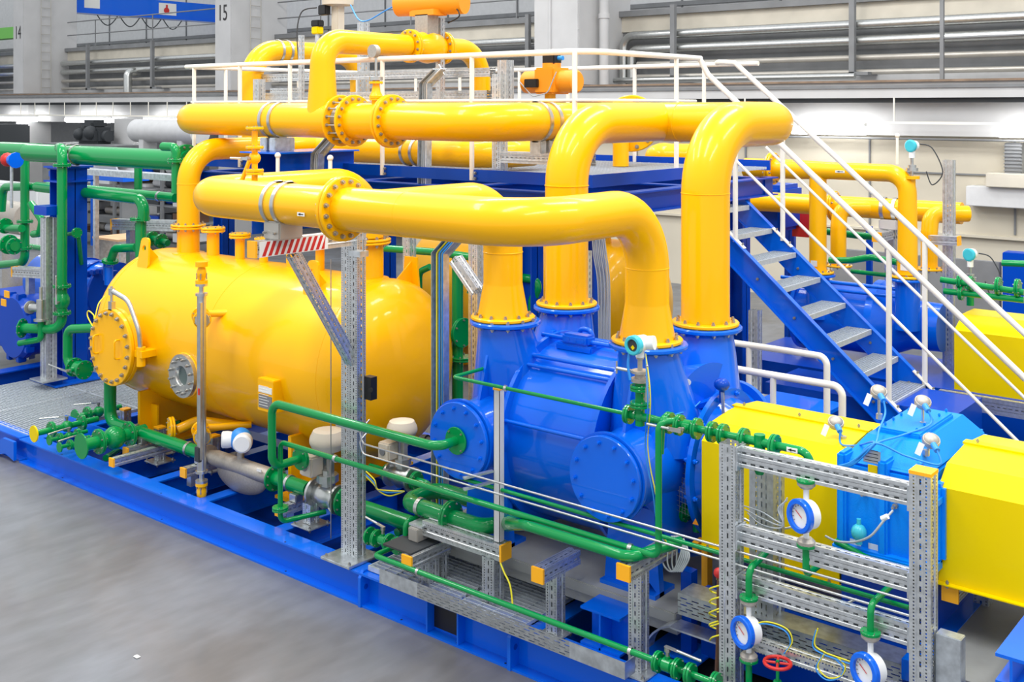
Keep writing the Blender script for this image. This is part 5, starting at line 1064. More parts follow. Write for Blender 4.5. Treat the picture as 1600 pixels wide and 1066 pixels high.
c = P(1180, 800, Y=5.5); t = T('wide_post', 'wide punched sheet post behind the left half of the frame', 'post', (c.x, 5.5, .3)); strut(t, (c.x+.07, 5.5, .5), (c.x+.07, 5.5, 1.45), .14, 'post', m='perf_wide'); b = MB(); b.rbox((c.x-.1, 5.45, .48), (c.x+.25, 5.6, .5), .005); O('foot', b, 'zinc', t)
# gauges
def gauge(lab, px, py, y, r, zt_pipe, pts, zb=None):
    c = P(px, py, Y=y); t = T('pressure_gauge', lab, 'gauge', c, 'blue-rimmed pressure gauges on the frame'); d_ = V(-.35, -.93, .05)
    b = MB(); b.lathe(c, d_, [(-.07, r*.8), (-.06, r*.95), (0, r*.98)], 32); b.cyl(c+V(0, .05, -r-.05), c+V(0, .05, r+.05), .014, 10); O('case', b, 'white_plastic', t)
    b = MB(); b.lathe(c, d_, [(0, r*.98), (0, r*1.12), (.022, r*1.12), (.028, r*1.05), (.028, r*.8), (.01, r*.78)], 36, cap=(False, False)); O('bezel', b, 'blue', t, label='blue bezel ring')
    b = MB(); b.lathe(c, d_, [(.004, .001), (.004, r*.85), (.008, r*.85)], 32); dl = O('dial', b, 'paper', t); ax, sa, sb_ = frame(d_); b = MB()
    for i in range(13): q = -2.2+i*4.4/12; e = sa*math.sin(q)+sb_*math.cos(q); b.bar(c+d_.normalized()*.011+e*r*.62, c+d_.normalized()*.011+e*r*.72, .003, .001, up=d_)
    b.uv = [None]*len(b.f); O('scale', b, 'print', dl)
    b = MB(); e = sa*.8+sb_*.5; b.bar(c+d_.normalized()*.013-e*r*.2, c+d_.normalized()*.013+e*r*.55, .004, .001, up=d_); b.uv = [None]*len(b.f); O('needle', b, 'red', dl)
    for s in (1, -1):
        b = MB(); q = c+V(0, .05, s*(r+.05)); b.lathe(q, Z_*s, [(0, .03), (.015, .045), (.03, .045)], 20); O('coupling', b, 'cast', t); fl(t, q+Z_*s*.038, Z_, .048, .014, 4, 'green', pair=False)
    return t, c
t1, g1 = gauge('upper blue-rimmed gauge below the green angle pipe', 1253, 806, 5.15, .075, 0, None)
t2, g2 = gauge('left lower blue-rimmed gauge beside the left frame post', 1163, 988, 5.1, .072, 0, None)
t3, g3 = gauge('right lower blue-rimmed gauge at the bottom frame edge', 1354, 1048, 5.1, .075, 0, None)
q1 = g1+V(0, .05, -.17); gpipe('gauge_pipe', 'green pipe from below the upper gauge going back behind the frame', [q1, q1-Z_*.14, q1+V(0, .25, -.14), q1+V(.0, .5, -.14)], .019, .035)
q1t = g1+V(0, .05, .165)
q2 = g2+V(0, .05, .165); gpipe('gauge_pipe', 'green pipe bending back from the top of the left lower gauge', [q2, q2+Z_*.14, q2+V(.02, .25, .2)], .018, .06)
q3 = g3+V(0, .05, .165); gpipe('gauge_pipe', 'green zigzag pipe rising from the right lower gauge behind the lower rails', [q3, q3+Z_*.13, q3+V(.03, .3, .17), q3+V(.03, .31, .171), q3+V(-.35, .42, .22)], .0165, .05)
for q, dz, lab in ((g2+V(0, .05, -.16), .4, 'green pipe under the left lower gauge'), (g3+V(0, .05, -.16), .4, 'green pipe under the right lower gauge')): gpipe('gauge_pipe', lab, [q, q-Z_*.25], .017)
# hand wheel
c = P(1215, 1036, Y=5.1); t = T('handwheel_valve', 'red handwheel on a green valve at the foot of the frame', 'valve', c); b = MB(); b.tube([c+V(math.cos(2*PI*i/28)*.065, math.sin(2*PI*i/28)*.065, 0) for i in range(29)], .009, .01, 10, cap=(False, False)); O('handwheel', b, 'red', t)
for i in range(4): b = MB(); a = PI/2*i+.4; b.cyl(c+V(math.cos(a)*.01, math.sin(a)*.01, 0), c+V(math.cos(a)*.062, math.sin(a)*.062, 0), .007, 8); O('spoke', b, 'red', t)
b = MB(); b.cyl(c-Z_*.1, c+Z_*.012, .009, 8); b.lathe(c-Z_*.09, -Z_, [(0, .02), (.03, .03), (.06, .03), (.1, .035)], 16); O('bonnet', b, 'green', t)
# green drain line on the tray, tray, small gratings
yT = 5.07; a = P(585, 875, Y=yT); xE5 = P(1000, 1037, Y=yT).x
t = gpipe('drain_line', 'long green line lying above the perforated cable tray at the skid edge', [(a.x, 5.3, .43), (a.x, yT, .43), (xE5+.3, yT, .43)], .0175, .035, fls=[((a.x, 5.28, .43), Y_, .058, True)])
for px in (653, 985): clamp(t, (P(px, 900, Y=yT).x, yT, .43), X_, .0175, w_=.02)
xv = [P(px, 1045, Y=yT).x for px in (1043, 1068, 1118)]
ball_valve('ball_valve', 'green ball valve with a steel lever at the bottom edge by the skid corner', (xv[0], yT, .43), X_, .019, .12, .055, 'green', V(1, 0, -.05), Z_, lv=.2)
gpipe('drain_line', 'short green line with flanges between the bottom valve and the frame post', [(xv[0]+.07, yT, .43), (xv[2]+.3, yT, .43)], .0175, fls=[((xv[1]+.04, yT, .43), X_, .055, True), ((xv[2], yT, .43), X_, .055, True)])
t = T('cable_tray', 'long perforated galvanised cable tray hanging along the skid edge', 'cable tray', (-4.4, 5.1, .3)); a = P(600, 900, Y=5.1); q = P(983, 1030, Y=5.1); b = MB(); b.bar((a.x+.35, 5.06, .315), (q.x-.38, 5.06, .315), .003, .095, up=Z_); O('side', b, 'tray', t)
b = MB(); b.box((a.x, 5.058, .268), (a.x+.35, 5.061, .362)); O('side_cover', b, 'zinc', t); b = MB(); b.box((q.x-.38, 5.058, .268), (q.x, 5.061, .362)); O('side_cover', b, 'zinc', t)
b = MB(); b.box((a.x, 5.06, .268), (q.x, 5.16, .271)); b.box((q.x-.003, 5.06, .27), (q.x, 5.16, .362)); O('bottom', b, 'zinc', t)
t = T('small_grating', 'small bar grating beside the tall post foot', 'grating', (-5.3, 5.3, .24)); g0 = P(560, 890, z=.25); g = MB()
x0g, x1g = -5.55, -4.75
for q in range(16): g.box((x0g, 5.22+q*.04, .235), (x1g, 5.228+q*.04, .262))
for q in range(8): g.box((x0g+q*.112, 5.22, .245), (x0g+q*.112+.004, 5.83, .26))
g.box((x0g, 5.2, .235), (x1g, 5.21, .268)); g.box((x0g-.01, 5.2, .235), (x0g, 5.84, .268)); O('grid', g, 'grate', t)
t = T('small_grating', 'small bar grating behind the punched rail before the slab', 'grating', (-4.6, 5.3, .24)); g = MB()
for q in range(16): g.box((-4.72, 5.2+q*.04, .235), (-4.2, 5.208+q*.04, .262))
for q in range(5): g.box((-4.72+q*.13, 5.2, .24), (-4.716+q*.13, 5.85, .26))
O('grid', g, 'grate', t)
# valves at the tall post foot
c = P(590, 853, Y=5.25); t = ball_valve('ball_valve', 'small green flanged valve with a lever beside the foot of the tall punched post', (c.x, 5.3, .42), X_, .018, .12, .06, 'green', V(-1, 0, .15), Z_, lv=.17)
gpipe('drain_stub', 'short green stub rising from the small valve at the tall post', [(c.x+.15, 5.3, .42), (c.x+.22, 5.3, .42), (c.x+.22, 5.3, .6), (c.x+.22, 5.6, .6)], .018, .04)
fl(t, (c.x-.13, 5.3, .42), X_, .062, .016, 4, 'green', pair=False)
# level gauge tube in front of the tank
gy = 5.35; c = P(315, 600, Y=gy); gx = c.x
t = T('level_gauge', 'vertical steel level gauge tube in front of the tank with yellow valves at both ends', 'level gauge', (gx, gy, .3)); zt_, zb_ = P(0, 466, Y=gy).z, 0
zt_ = P(315, 462, Y=gy).z; zb_ = P(315, 735, Y=gy).z
b = MB(); b.lathe((gx, gy, zb_), Z_, [(0, .037), (zt_-zb_, .037)], 20); b.box((gx+.02, gy-.042, zb_+.1), (gx+.045, gy-.02, zt_-.05)); O('tube', b, 'steel', t)
b = MB(); b.box((gx-.008, gy-.034, P(0, 0, Y=gy).z*0+P(315, 615, Y=gy).z), (gx+.012, gy-.03, P(315, 605, Y=gy).z)); b.v = [v+V(.022, -.012, 0) for v in b.v]; O('red_float', b, 'red', t)
b = MB(); b.rbox((gx-.03, gy-.05, zb_+.08), (gx+.035, gy-.02, zb_+.2), .004); O('magnet_box', b, 'dark', t)
for z, s in ((zt_, 1), (zb_, -1)):
    b = MB(); b.lathe((gx, gy, z), Z_*s, [(0, .05), (.02, .05), (.02, .02), (.08, .02), (.08, .05), (.1, .05)], 20); O('end_fitting', b, 'steel', t)
    b = MB(); b.lathe((gx, gy, z+s*.1), Z_*s, [(0, .05), (.025, .05), (.025, .025), (.06, .038), (.1, .04), (.14, .025), (.14, .05), (.18, .05)], 20); vb = O('end_valve', b, 'yellow', t, label='yellow end valve')
    for q in range(4): O('bolt', bolt_mesh(.007, .03, 'bolt'), 'bolt', vb, Matrix.Translation((gx+math.cos(PI/4+q*PI/2)*.04, gy+math.sin(PI/4+q*PI/2)*.04, z+s*.16)))
b = MB(); b.cyl((gx, gy, zb_-.36), (gx, gy, zb_-.27), .007, 8); O('drain_tip', b, 'steel', t)
for (px, py, lab) in ((272, 484, 'upper'), (277, 660, 'lower')):
    c = P(px, py, Y=5.55); b = MB(); z = c.z; b.cyl((gx, gy, z), (gx-.1, 5.42, z), .014, 10); b.lathe((gx-.05, 5.38, z), V(-.7, .7, 0), [(.05, .06), (.07, .06)], 20); O('side_arm', b, 'steel', t)
    tv = T('isolation_valve', 'yellow flanged valve with a steel lever at the %s end of the level gauge' % lab, 'valve', c); b = MB(); d_ = V(-.85, .5, 0); p0 = V(gx-.12, 5.44, z)
    b.lathe(p0, d_, [(0, .03), (.06, .045), (.12, .045), (.18, .03)], 16); b.tube([p0+d_*.18, p0+d_*.26, p0+d_*.26+V(.25, .35, 0)], .03, .06, 14); O('body', b, 'yellow', tv)
    fl(tv, p0, d_, .075, .016, 8, 'yellow', pair=False); fl(tv, p0+d_*.2, d_, .075, .016, 8, 'yellow'); lever(tv, p0+d_*.09+V(0, -.04, 0), V(.9, -.3, -.12), .2, (-.3, -1, 0), .03)
# drain cluster at the skid's left end
def drain(lab, p, ax, r, L, Rf, m='green', lv_=None, cap_m=None):
    p = Vector(p); ax = Vector(ax).normalized(); t = T('drain_valve', lab, 'valve', p); b = MB(); b.cyl(p, p+ax*L, r, 16); b.sph(p+ax*L*.5, r*1.9, 14); O('body', b, m, t)
    fl(t, p+ax*L*.26, ax, Rf, .014, 8, m); fl(t, p+ax*L*.74, ax, Rf, .014, 8, m)
    b = MB(); b.lathe(p, -ax, [(0, Rf), (.012, Rf)], 24); O('blind_flange', b, cap_m or m, t)
    if lv_: lever(t, p+ax*L*.5+Z_*r*1.8, lv_, .2, Z_, .04)
    return t
c = P(54, 678, Y=4.96); drain('green flanged drain valve with a yellow end disc above the grating', c, (0, 1, 0), .028, .62, .075, lv_=V(-.6, -1, 0), cap_m='lemon')
c = P(118, 652, Y=5.75); drain('green flanged drain valve behind the one with the yellow disc', c, (0, 1, 0), .03, .5, .078, lv_=V(-.6, -1, 0))
c = P(128, 697, Y=5.03); drain('large green blind-flanged stub over the skid edge, at the left end', c, (0, 1, 0), .055, .62, .112)
for i, (px, py, w) in enumerate(((78, 688, 'upper'), (94, 699, 'lower'))): c = P(px, py, Y=5.02); drain('%s of two tiny green valves with levers over the skid beam' % w, c, (0, 1, 0), .018, .36, .045, lv_=V(.1, -1, -.05))
gpipe('drain_line', 'green bent drain pipe leading from the drain valves back under the tank', [P(120, 680, Y=5.6)+V(0, .1, 0), P(135, 690, Y=5.6)+V(.1, 0, 0), P(190, 672, Y=5.6)+V(.2, .5, 0)], .022, .08)
gpipe('green_line', 'green pipe crossing low behind the bent feed pipe', [P(150, 720, Y=5.5)+V(0, .1, 0), P(250, 660, Y=6.8)], .03)
# elbow by the manhole
cv_ = P(124, 576, Y=6.1); xl_ = cv_.x-.24; t = gpipe('tank_side_pipe', 'green pipe bending down left of the manhole into a flanged valve', [(P(150, 512, Y=6.1).x+.1, 6.2, P(150, 512, Y=6.1).z), (xl_, 6.1, P(104, 514, Y=6.1).z), (xl_, 6.1, cv_.z), (cv_.x-.1, 6.1, cv_.z)], .05, .1)
c = cv_-X_*.05+Y_*.0; t = ball_valve('ball_valve', 'green flanged ball valve with a long steel lever beside the manhole', (cv_.x, 6.1, cv_.z), (1, 0, 0), .04, .2, .1, 'green', V(-1, -.1, .1), V(0, -1, 0), n=8, lv=.3)
# cable bundles and earth wires
cable('earth_wire', 'yellow-green earth wire hanging at the rail end in front of the slab', [P(782, 880, Y=5.3), P(788, 895, Y=5.28), P(797, 915, Y=5.25), P(801, 945, Y=5.22)], .006, 'cable_yellow')
for i in range(6):
    x = 1040+i*6; cable('cable_loop', 'one of the grey cable loops hanging at the end of the tray by the frame', [P(1050+i*2, 838, Y=5.55), P(x, 850, Y=5.5), P(x-4+i, 880, Y=5.45), P(1050+i*3, 893, Y=5.42), P(1062+i*3, 870, Y=5.45), P(1068, 842, Y=5.5)], .005, 'cable_grey', 'grey cable loops by the frame')
for i in range(4): cable('spiral_wire', 'yellow wire coiled round the brown rod left of the frame post', [P(1120+12*math.sin(k*1.4+i), 905+i*22+k*5, Y=5.22+.03*math.cos(k*1.4+i)) for k in range(7)], .0045, 'cable_yellow', 'yellow coils round the brown rod')
b = MB(); a = P(1123, 900, Y=5.25); q = P(1120, 1050, Y=5.25); b.tube([a, (a+q)/2+V(.005, 0, 0), q], .012, .1, 8); t = T('brown_rod', 'brown chain-like rod with a red ball on top left of the frame post', 'rod', q); O('rod', b, 'brown', t); b = MB(); b.sph(a+Z_*.015, .028, 12); O('ball', b, 'red', t)
for i, pts in enumerate(([(1155, 990), (1190, 975), (1225, 985), (1235, 1005), (1225, 1022)], [(1275, 985), (1270, 1010), (1285, 1022), (1300, 1028), (1335, 1040)], [(1285, 1025), (1275, 1045), (1290, 1062), (1310, 1060), (1318, 1045), (1305, 1030)])):
    for k, m in enumerate(('cable_blue', 'cable_yellow')): cable('gauge_wire', ('loop of thin blue and yellow wires from the left lower gauge', 'thin blue and yellow wires leading to the right lower gauge', 'round loop of thin blue and yellow wires left of the right lower gauge')[i], [P(x+k*3, y-k*3, Y=5.14) for x, y in pts], .0035, m, 'thin gauge wires, run %s' % ('left', 'middle', 'right')[i])
for k in range(3): cable('thin_cable', 'thin grey cable looping round the upper gauge', [P(1160+k*4, 790+k*6, Y=5.35), P(1190, 800+k*10, Y=5.3), P(1222, 818+k*3, Y=5.2), P(1216+k*3, 795, Y=5.2), P(1230, 782-k*2, Y=5.2)], .0035, 'cable_grey', 'thin grey cables by the upper gauge')
for k, (m, o_) in enumerate((('cable_yellow', 0), ('cable_blue', 5), ('cable_yellow', 8))): cable('valve_wire', ('outer yellow', 'light blue', 'inner yellow')[k]+' wire hanging below the second control valve', [P(570, 735+o_, Y=5.6), P(585, 750+o_, Y=5.5), P(590, 765, Y=5.5), P(608, 775-o_, Y=5.5), P(632, 768, Y=5.55)], .005, m)
# U bend tray and cable duct lower right
t = T('cable_duct', 'curved galvanised cable duct on the skid between the beam stub and the blue post', 'duct', P(1040, 1000, Y=5.5)); b = MB(); o_ = [P(1015+40*(1-math.cos(a))+0, 1010-35*math.sin(a), Y=5.45) for a in [PI*.5*i/8 for i in range(9)]]
for i in range(8): b.bar(o_[i], o_[i+1], .09, .01, up=Z_)
b.bar(o_[-1], o_[-1]+V(.5, .0, 0), .12, .01); b.uv = [None]*len(b.f); O('sheet', b, 'zinc', t)
a = P(1062, 915, Y=5.4); q = P(1412, 1020, Y=5.4); t = T('cable_tray', 'perforated galvanised tray passing behind the frame from the cable loops', 'cable tray', a); b = MB(); b.bar((a.x, 5.38, .62), (q.x, 5.38, .62), .003, .12, up=Z_); O('side', b, 'tray', t); b = MB(); b.box((a.x, 5.38, .56), (q.x, 5.55, .563)); b.box((a.x, 5.38, .675), (q.x, 5.55, .678)); O('bottom', b, 'zinc', t)
a = P(1462, 1000, Y=5.2); b = MB(); b.rbox((pB.x+.055, 5.2, .1), (pB.x+.17, 5.27, P(1480, 995, Y=5.2).z), .003); T1('end_box', 'plain galvanised sheet box right of the right frame post at the bottom edge', 'box', b, 'zinc')
# cable ladder between tank and pump
yL = 5.85; a, m_, q = P(692, 800, Y=yL), P(692, 395, Y=yL), P(716, 368, Y=yL)
t = T('cable_channel', 'tall galvanised cable channel with blue and yellow cables between tank and pump', 'cable channel', (a.x, yL, .25)); pts = [V(a.x, yL, .25), m_, q]; b = MB()
for i in range(2): b.bar(pts[i], pts[i+1], .12, .004, up=Y_); b.bar(pts[i]+V(-.06, -.03, 0), pts[i+1]+V(-.06, -.03, 0), .004, .06, up=Y_); b.bar(pts[i]+V(.06, -.03, 0), pts[i+1]+V(.06, -.03, 0), .004, .06, up=Y_)
b.uv = [None]*len(b.f); O('channel', b, 'zinc', t)
for k in range(7): b = MB(); b.tube([p+V(-.045+k*.014, -.02-.012*(k % 2), 0) for p in pts], .0065, .05, 6); O('cable', b, ('cable_blue', 'cable_yellow', 'cable_grey', 'cable_blue', 'cable_yellow', 'cable_blue', 'cable_grey')[k], t)
for i, (px, y, z0, z1, w_, lab) in enumerate(((745, 6.9, .25, 2.3, .1, 'upright punched post close behind the left neck of the pump'), (640, 6.8, .6, 2.4, .08, 'upright punched post behind the right end of the tank'), (918, 7.0, 1.2, 2.3, .05, 'slim white punched strip beside the grey cable bundle'))):
    c = P(px, 500, Y=y); t = T('profile_post', lab, 'post', (c.x, y, z0)); strut(t, (c.x, y, z0), (c.x, y, z1), w_, 'post')
a, q = P(712, 405, Y=6.6), P(746, 455, Y=6.6); t = T('profile_brace', 'slanted punched brace above the pump\'s left flange', 'brace', q); strut(t, a, q, .09, 'bar')
a, q = P(620, 375, Y=6.7), P(650, 375, Y=6.7); 
for k in range(8): cable('cable_run', 'grey cable in the vertical bundle between the two rear yellow risers', [P(926+k*2.6, 372, Y=7.3+.02*(k%2)), P(928+k*2.8, 400, Y=7.3), P(934+k*2.6, 440, Y=7.3+.02*(k%2)), P(936+k*2.4, 520, Y=7.3), P(936+k*2.4, 600, Y=7.3)], .0062, 'cable_grey', 'grey cables behind the pump')

for k, (m, dx) in enumerate((('cable_blue', 0), ('cable_yellow', 4))): cable('transmitter_wire', ('light blue', 'yellow')[k]+' wire hanging from the transmitter past the green riser', [hc+V(.05, -.02, -.05), P(1011+dx, 600, Y=5.22), P(1012+dx, 640, Y=5.22), P(1008+dx, 690, Y=5.3), P(1012+dx, 730, Y=5.3), P(1020+dx, 770, Y=5.3), P(1028+dx, 830, Y=5.35), P(1040+dx, 850, Y=5.4)], .0035, m)
cable('sensor_wire', 'blue cable from the level sensor on the bell housing to the valve row', [P(1094, 628, Y=6.0), P(1080, 640, Y=5.9), P(1055, 648, Y=5.7), P(1030, 655, Y=5.4), P(1012, 670, Y=5.32)], .005, 'cable_blue')
for x in (-10.75, -9.9, -9.05, -7.67, -6.52, -5.38):
    pass
b = MB(); b.box((-3.3, 5.0, .02), (-3.28, 5.001, .021)) if False else None
for i, (px, lab) in enumerate(((1013, 'left'), (1048, 'right'))):
    pass
t = T('rod_stand', 'thin steel rod standing beside the tall punched post', 'rod', P(516, 500, Y=5.4)); c = P(517, 600, Y=5.4); b = MB(); b.cyl((c.x, 5.4, .24), (c.x, 5.4, 2.3), .004, 6); O('rod', b, 'bolt', t)
cable('manhole_wire', 'yellow-green earth wire looping above the manhole hinge', [P(146, 512, Y=5.45), P(137, 495, Y=5.45), P(138, 486, Y=5.45), P(146, 492, Y=5.45), P(148, 498, Y=5.45), P(154, 475, Y=5.5), P(164, 463, Y=5.6)], .006, 'cable_yellow')
for i, (x0, y0, x1, y1, Y) in enumerate(((1162, 760, 1232, 775, 5.6), (1235, 868, 1290, 905, 5.25))):
    a = P(x0, y0+50, Y=Y); q = P(x1, y1+50, Y=Y)
    cable('steel_loop', ('bare steel impulse tube bending behind the upper gauge pipe', 'bare steel impulse tube bending below the middle cross rail')[i], [a, (a+q)/2+V(0, 0, -.03), q, q+V(.12, .1, .06)], .006, 'steel', cat='tube')
# ================================================================ second unit on the left
YG1 = 6.9
def hx(px, Y): return P(px, 300, Y=Y).x
zg = 2.87
a, q = hx(45, 6.6), hx(296, 6.6)
t = gpipe('green_header', 'large green horizontal pipe at the left with two steel clamps', [(a, 6.6, zg), (q, 6.6, zg)], .11)
b = MB(); b.sph((a, 6.6, zg), .11, 20, (1, 1, .5), X_); O('end_dome', b, 'green', t)
for px in (106, 120): clamp(t, (hx(px, 6.6), 6.6, zg), X_, .11, w_=.035)
fl(t, (hx(290, 6.6), 6.6, zg), X_, .17, .022, 12, 'green')
b = MB(); zb = P(38, 236, Y=7.1).z; b.tube([(hx(4, 7.1), 7.1, zb), (hx(60, 7.1), 7.1, zb)], .11, .1, 20); b.sph((hx(4, 7.1), 7.1, zb), .11, 20, (1, 1, .5), X_)
t = T('green_header', 'green horizontal pipe end behind the clamped one at the left edge', 'pipe', (hx(4, 7.1), 7.1, zb)); O('tube', b, 'green', t)
def gp(lab, pts, r, R=None, fls=(), group=None):   # pts: (px, py, Y)
    p = [P(x, y, Y=Y) for x, y, Y in pts]; t = gpipe('green_pipe', lab, p, r, R, group=group)
    for (x, y, Y, ax, Rf) in fls: fl(t, P(x, y, Y=Y), Vector(ax), Rf, .016, 6, 'green')
    return t
Yv = 6.35; p0 = P(97, 300, Y=Yv); xv_ = p0.x
z1, z2, z3 = P(97, 232, Y=Yv).z, P(97, 447, Y=Yv).z, P(97, 515, Y=Yv).z
t = gpipe('green_pipe', 'green riser in front of the blue column, bending into the left dark blue pump', [(xv_-.25, 6.45, z1), (xv_, Yv, z1), (xv_, Yv, z3), (xv_-.42, Yv-.25, z3)], .056, .14, fls=[((xv_, Yv, P(97, 258, Y=Yv).z), Z_, .1, True), ((xv_, Yv, z2), Z_, .1, True), ((xv_, Yv, P(97, 489, Y=Yv).z), Z_, .1, True), ((xv_-.42, Yv-.25, z3), V(-.85, -.5, 0), .11, False)], n=8)
z_ = P(97, 470, Y=Yv).z; b = MB(); b.lathe((xv_, Yv, z_-.08), Z_, [(0, .06), (.05, .085), (.11, .085), (.16, .06)], 20); O('valve_body', b, 'green', t); lever(t, (xv_+.05, Yv-.06, z_), Z_, .3, (.6, -.8, 0), .08)
Yh = 6.75
gp('green pipe running level to an elbow behind the tank inlet pipe', [(58, 292, Yh), (225, 312, Yh), (224, 345, Yh)], .062, .14, [(219, 342, Yh, (0, 0, 1), .11)])
gp('green vertical pipe dropping below the flanged elbow left of the tank', [(220, 345, Yh), (220, 402, Yh)], .06)
gp('green pipe running level behind the other one to the yellow pipe', [(75, 290, 7.3), (275, 309, 7.3)], .055)
gp('green pipe bending down at the left edge above the clutter', [(60, 292, 7.0), (5, 292, 7.0), (2, 330, 7.0)], .055, .14)
gp('thin green upright right of the blue column below the large header', [(216, 245, 7.0), (216, 296, 7.0)], .045)
gp('green vertical pipe left of the blue column with stacked flanges', [(39, 245, 6.9), (39, 410, 6.9), (2, 414, 6.9)], .055, .14, [(39, 346, 6.9, (0, 0, 1), .1), (38, 388, 6.9, (0, 0, 1), .1)])
gp('green valve line crossing at the left edge', [(0, 357, 6.8), (34, 357, 6.8)], .05, None, [(8, 353, 6.8, (1, 0, 0), .1)])
gp('green elbow pipe hanging beside the striped post', [(48, 318, 6.8), (66, 345, 6.8), (62, 365, 6.8), (52, 366, 6.8)], .045, .06)
gp('green pipe stub with flanges left of the galvanised post', [(0, 385, 6.5), (24, 385, 6.5)], .06, None, [(14, 382, 6.5, (1, 0, 0), .12), (22, 385, 6.5, (1, 0, 0), .1)])
gp('green elbow bending into the small blue flange right of the column', [(213, 387, 6.9), (180, 388, 6.9), (172, 410, 6.9)], .05, .1, [(172, 408, 6.9, (.2, 0, 1), .095)])
gp('thin green line with valve right of the blue column', [(105, 366, 6.5), (122, 364, 6.5), (127, 412, 6.7)], .025, .05, [(120, 364, 6.5, (1, 0, 0), .06)])
gp('green pipe curving down behind the blue column', [(110, 338, 7.2), (128, 350, 7.2), (127, 410, 7.2)], .035, .08)
gp('green pipe behind the first one passing level at the left', [(30, 383, 7.5), (66, 388, 7.5)], .04)
gp('small green valve group under the first yellow tank nozzle', [(230, 370, 7.6), (262, 380, 7.6)], .04, None, [(238, 373, 7.6, (1, 0, 0), .09), (252, 377, 7.6, (1, 0, 0), .09)])
# blue column of the left unit
c = P(107, 600, Y=6.62); t = T('left_column', 'bright blue H-section column with flange plates on a bolted foot at the left', 'column', (c.x, 6.62, .23)); zt_ = P(107, 262, Y=6.62).z
b = hcol(c.x, 6.62, .24, zt_, .3); O('shaft', b, 'navy', t)
for y in (284, 262): z = P(107, y, Y=6.6).z; b = MB(); b.box((c.x-.2, 6.42, z), (c.x+.2, 6.82, z+.02)); O('cross_plate', b, 'navy', t)
b = MB(); b.rbox((c.x-.3, 6.3, .24), (c.x+.3, 6.94, .265), .005); O('foot_plate', b, 'blue', t)
c = P(76, 550, Y=6.3); t = T('striped_post', 'galvanised punched post with a blue head plate left of the blue column', 'post', (c.x, 6.3, .3)); strut(t, (c.x, 6.3, .34), (c.x, 6.3, P(76, 340, Y=6.3).z), .13, 'post'); b = MB(); z = P(76, 335, Y=6.3).z; b.box((c.x-.14, 6.2, z), (c.x+.14, 6.4, z+.1)); O('head_plate', b, 'navy', t)
b = MB(); b.rbox((c.x-.15, 6.15, .32), (c.x+.15, 6.45, .34), .004); O('base_plate', b, 'zinc', t)
t = T('left_skid_beam', 'dark blue base beam along the far left side of the grating walkway', 'beam', (-12.75, 7, 0)); O('beam', ibeam((-12.75, 5.4, 0), (-12.75, 10, 0), .2, .34), 'navy', t)
# pump of the left unit
t = T('left_pump', 'dark blue pump of the left unit cut by the left frame edge', 'pump', P(30, 560, Y=6.3)); c = P(18, 512, Y=6.4)
b = MB(); b.lathe(c, Y_, [(0, .001), (0, .36), (.05, .4), (.12, .4), (.12, .37), (.5, .37)], 40); hd2 = O('end_cover', b, 'navy', t)
for i in range(10): aa = 2*PI*i/10; b = MB(); p = c+V(math.cos(aa)*.39, .06, math.sin(aa)*.39); b.rbox(p-V(.04, .05, .04), p+V(.04, .05, .04), .01); O('clamp_lug', b, 'navy', hd2)
c = P(150, 450, Y=7.3); b = MB(); b.cyl(c-X_*1.2, c+X_*.43, .34, 40); O('barrel', b, 'blue', t)
for x in (-.25, .1, .4): b = MB(); b.lathe(c+X_*x, X_, [(0, .36), (.05, .36)], 40); O('rim', b, 'navy', t)
for k in range(5):
    b = MB(); p = P(140+k*9, 424+abs(k-2)*1.5, Y=7.05); b.rbox(p-V(.05, .05, .03), p+V(.05, .05, .03), .01); O('clamp_lug', b, 'navy', t)
b = MB(); p = P(168, 418, Y=7.0); b.cyl(p-Z_*.15, p+Z_*.08, .05, 16); b.lathe(p+Z_*.06, Z_, [(0, .09), (.02, .09)], 20); O('port', b, 'blue', t)
b = MB(); p0 = P(60, 500, Y=7.2); b.box((p0.x-1.2, 7.0, .32), (p0.x+1.6, 8.4, .9)); O('base_block', b, 'navy', t)
for i, (px, py, w) in enumerate(((10, 460, 'upper'), (5, 473, 'lower'))): c = P(px, py, Y=6.2); b = MB(); b.box(c+V(-.06, 0, -.04), c+V(.06, .01, .04)); T1('yellow_tag', '%s yellow tag on the blue pump at the left edge' % w, 'tag', b, 'cap')
t = T('angle_valve', 'dull steel angle valve on a green flange by the striped post', 'valve', P(64, 485, Y=6.2)); c = P(64, 482, Y=6.2); b = MB(); b.cyl(c-Z_*.12, c+Z_*.1, .05, 14); b.cyl(c, c+V(-.15, -.04, 0), .045, 14); b.cyl(c+Z_*.1, c+Z_*.24, .02, 10); b.lathe(c-Z_*.12, -Z_, [(0, .08), (.02, .08)], 18); b.lathe(c+V(-.15, -.04, 0), X_*-1, [(0, .075), (.02, .075)], 18); O('body', b, 'steel', t)
b = MB(); b.tube([c-Z_*.14, c-Z_*.35, c+V(-.3, -.1, -.42)], .035, .06, 12); O('outlet', b, 'green', t)
t = T('steel_drum', 'steel vessel behind the green pipes at the left edge', 'vessel', P(25, 400, Y=8)); c = P(22, 340, Y=8.5); b = MB(); b.cyl(c-X_*.8, c+X_*.5, .26, 28); O('shell', b, 'cast', t); b = MB(); p = P(22, 410, Y=7.6); b.cyl(p-Z_*.5, p+Z_*.35, .16, 20); O('lower_vessel', b, 'cast', t)
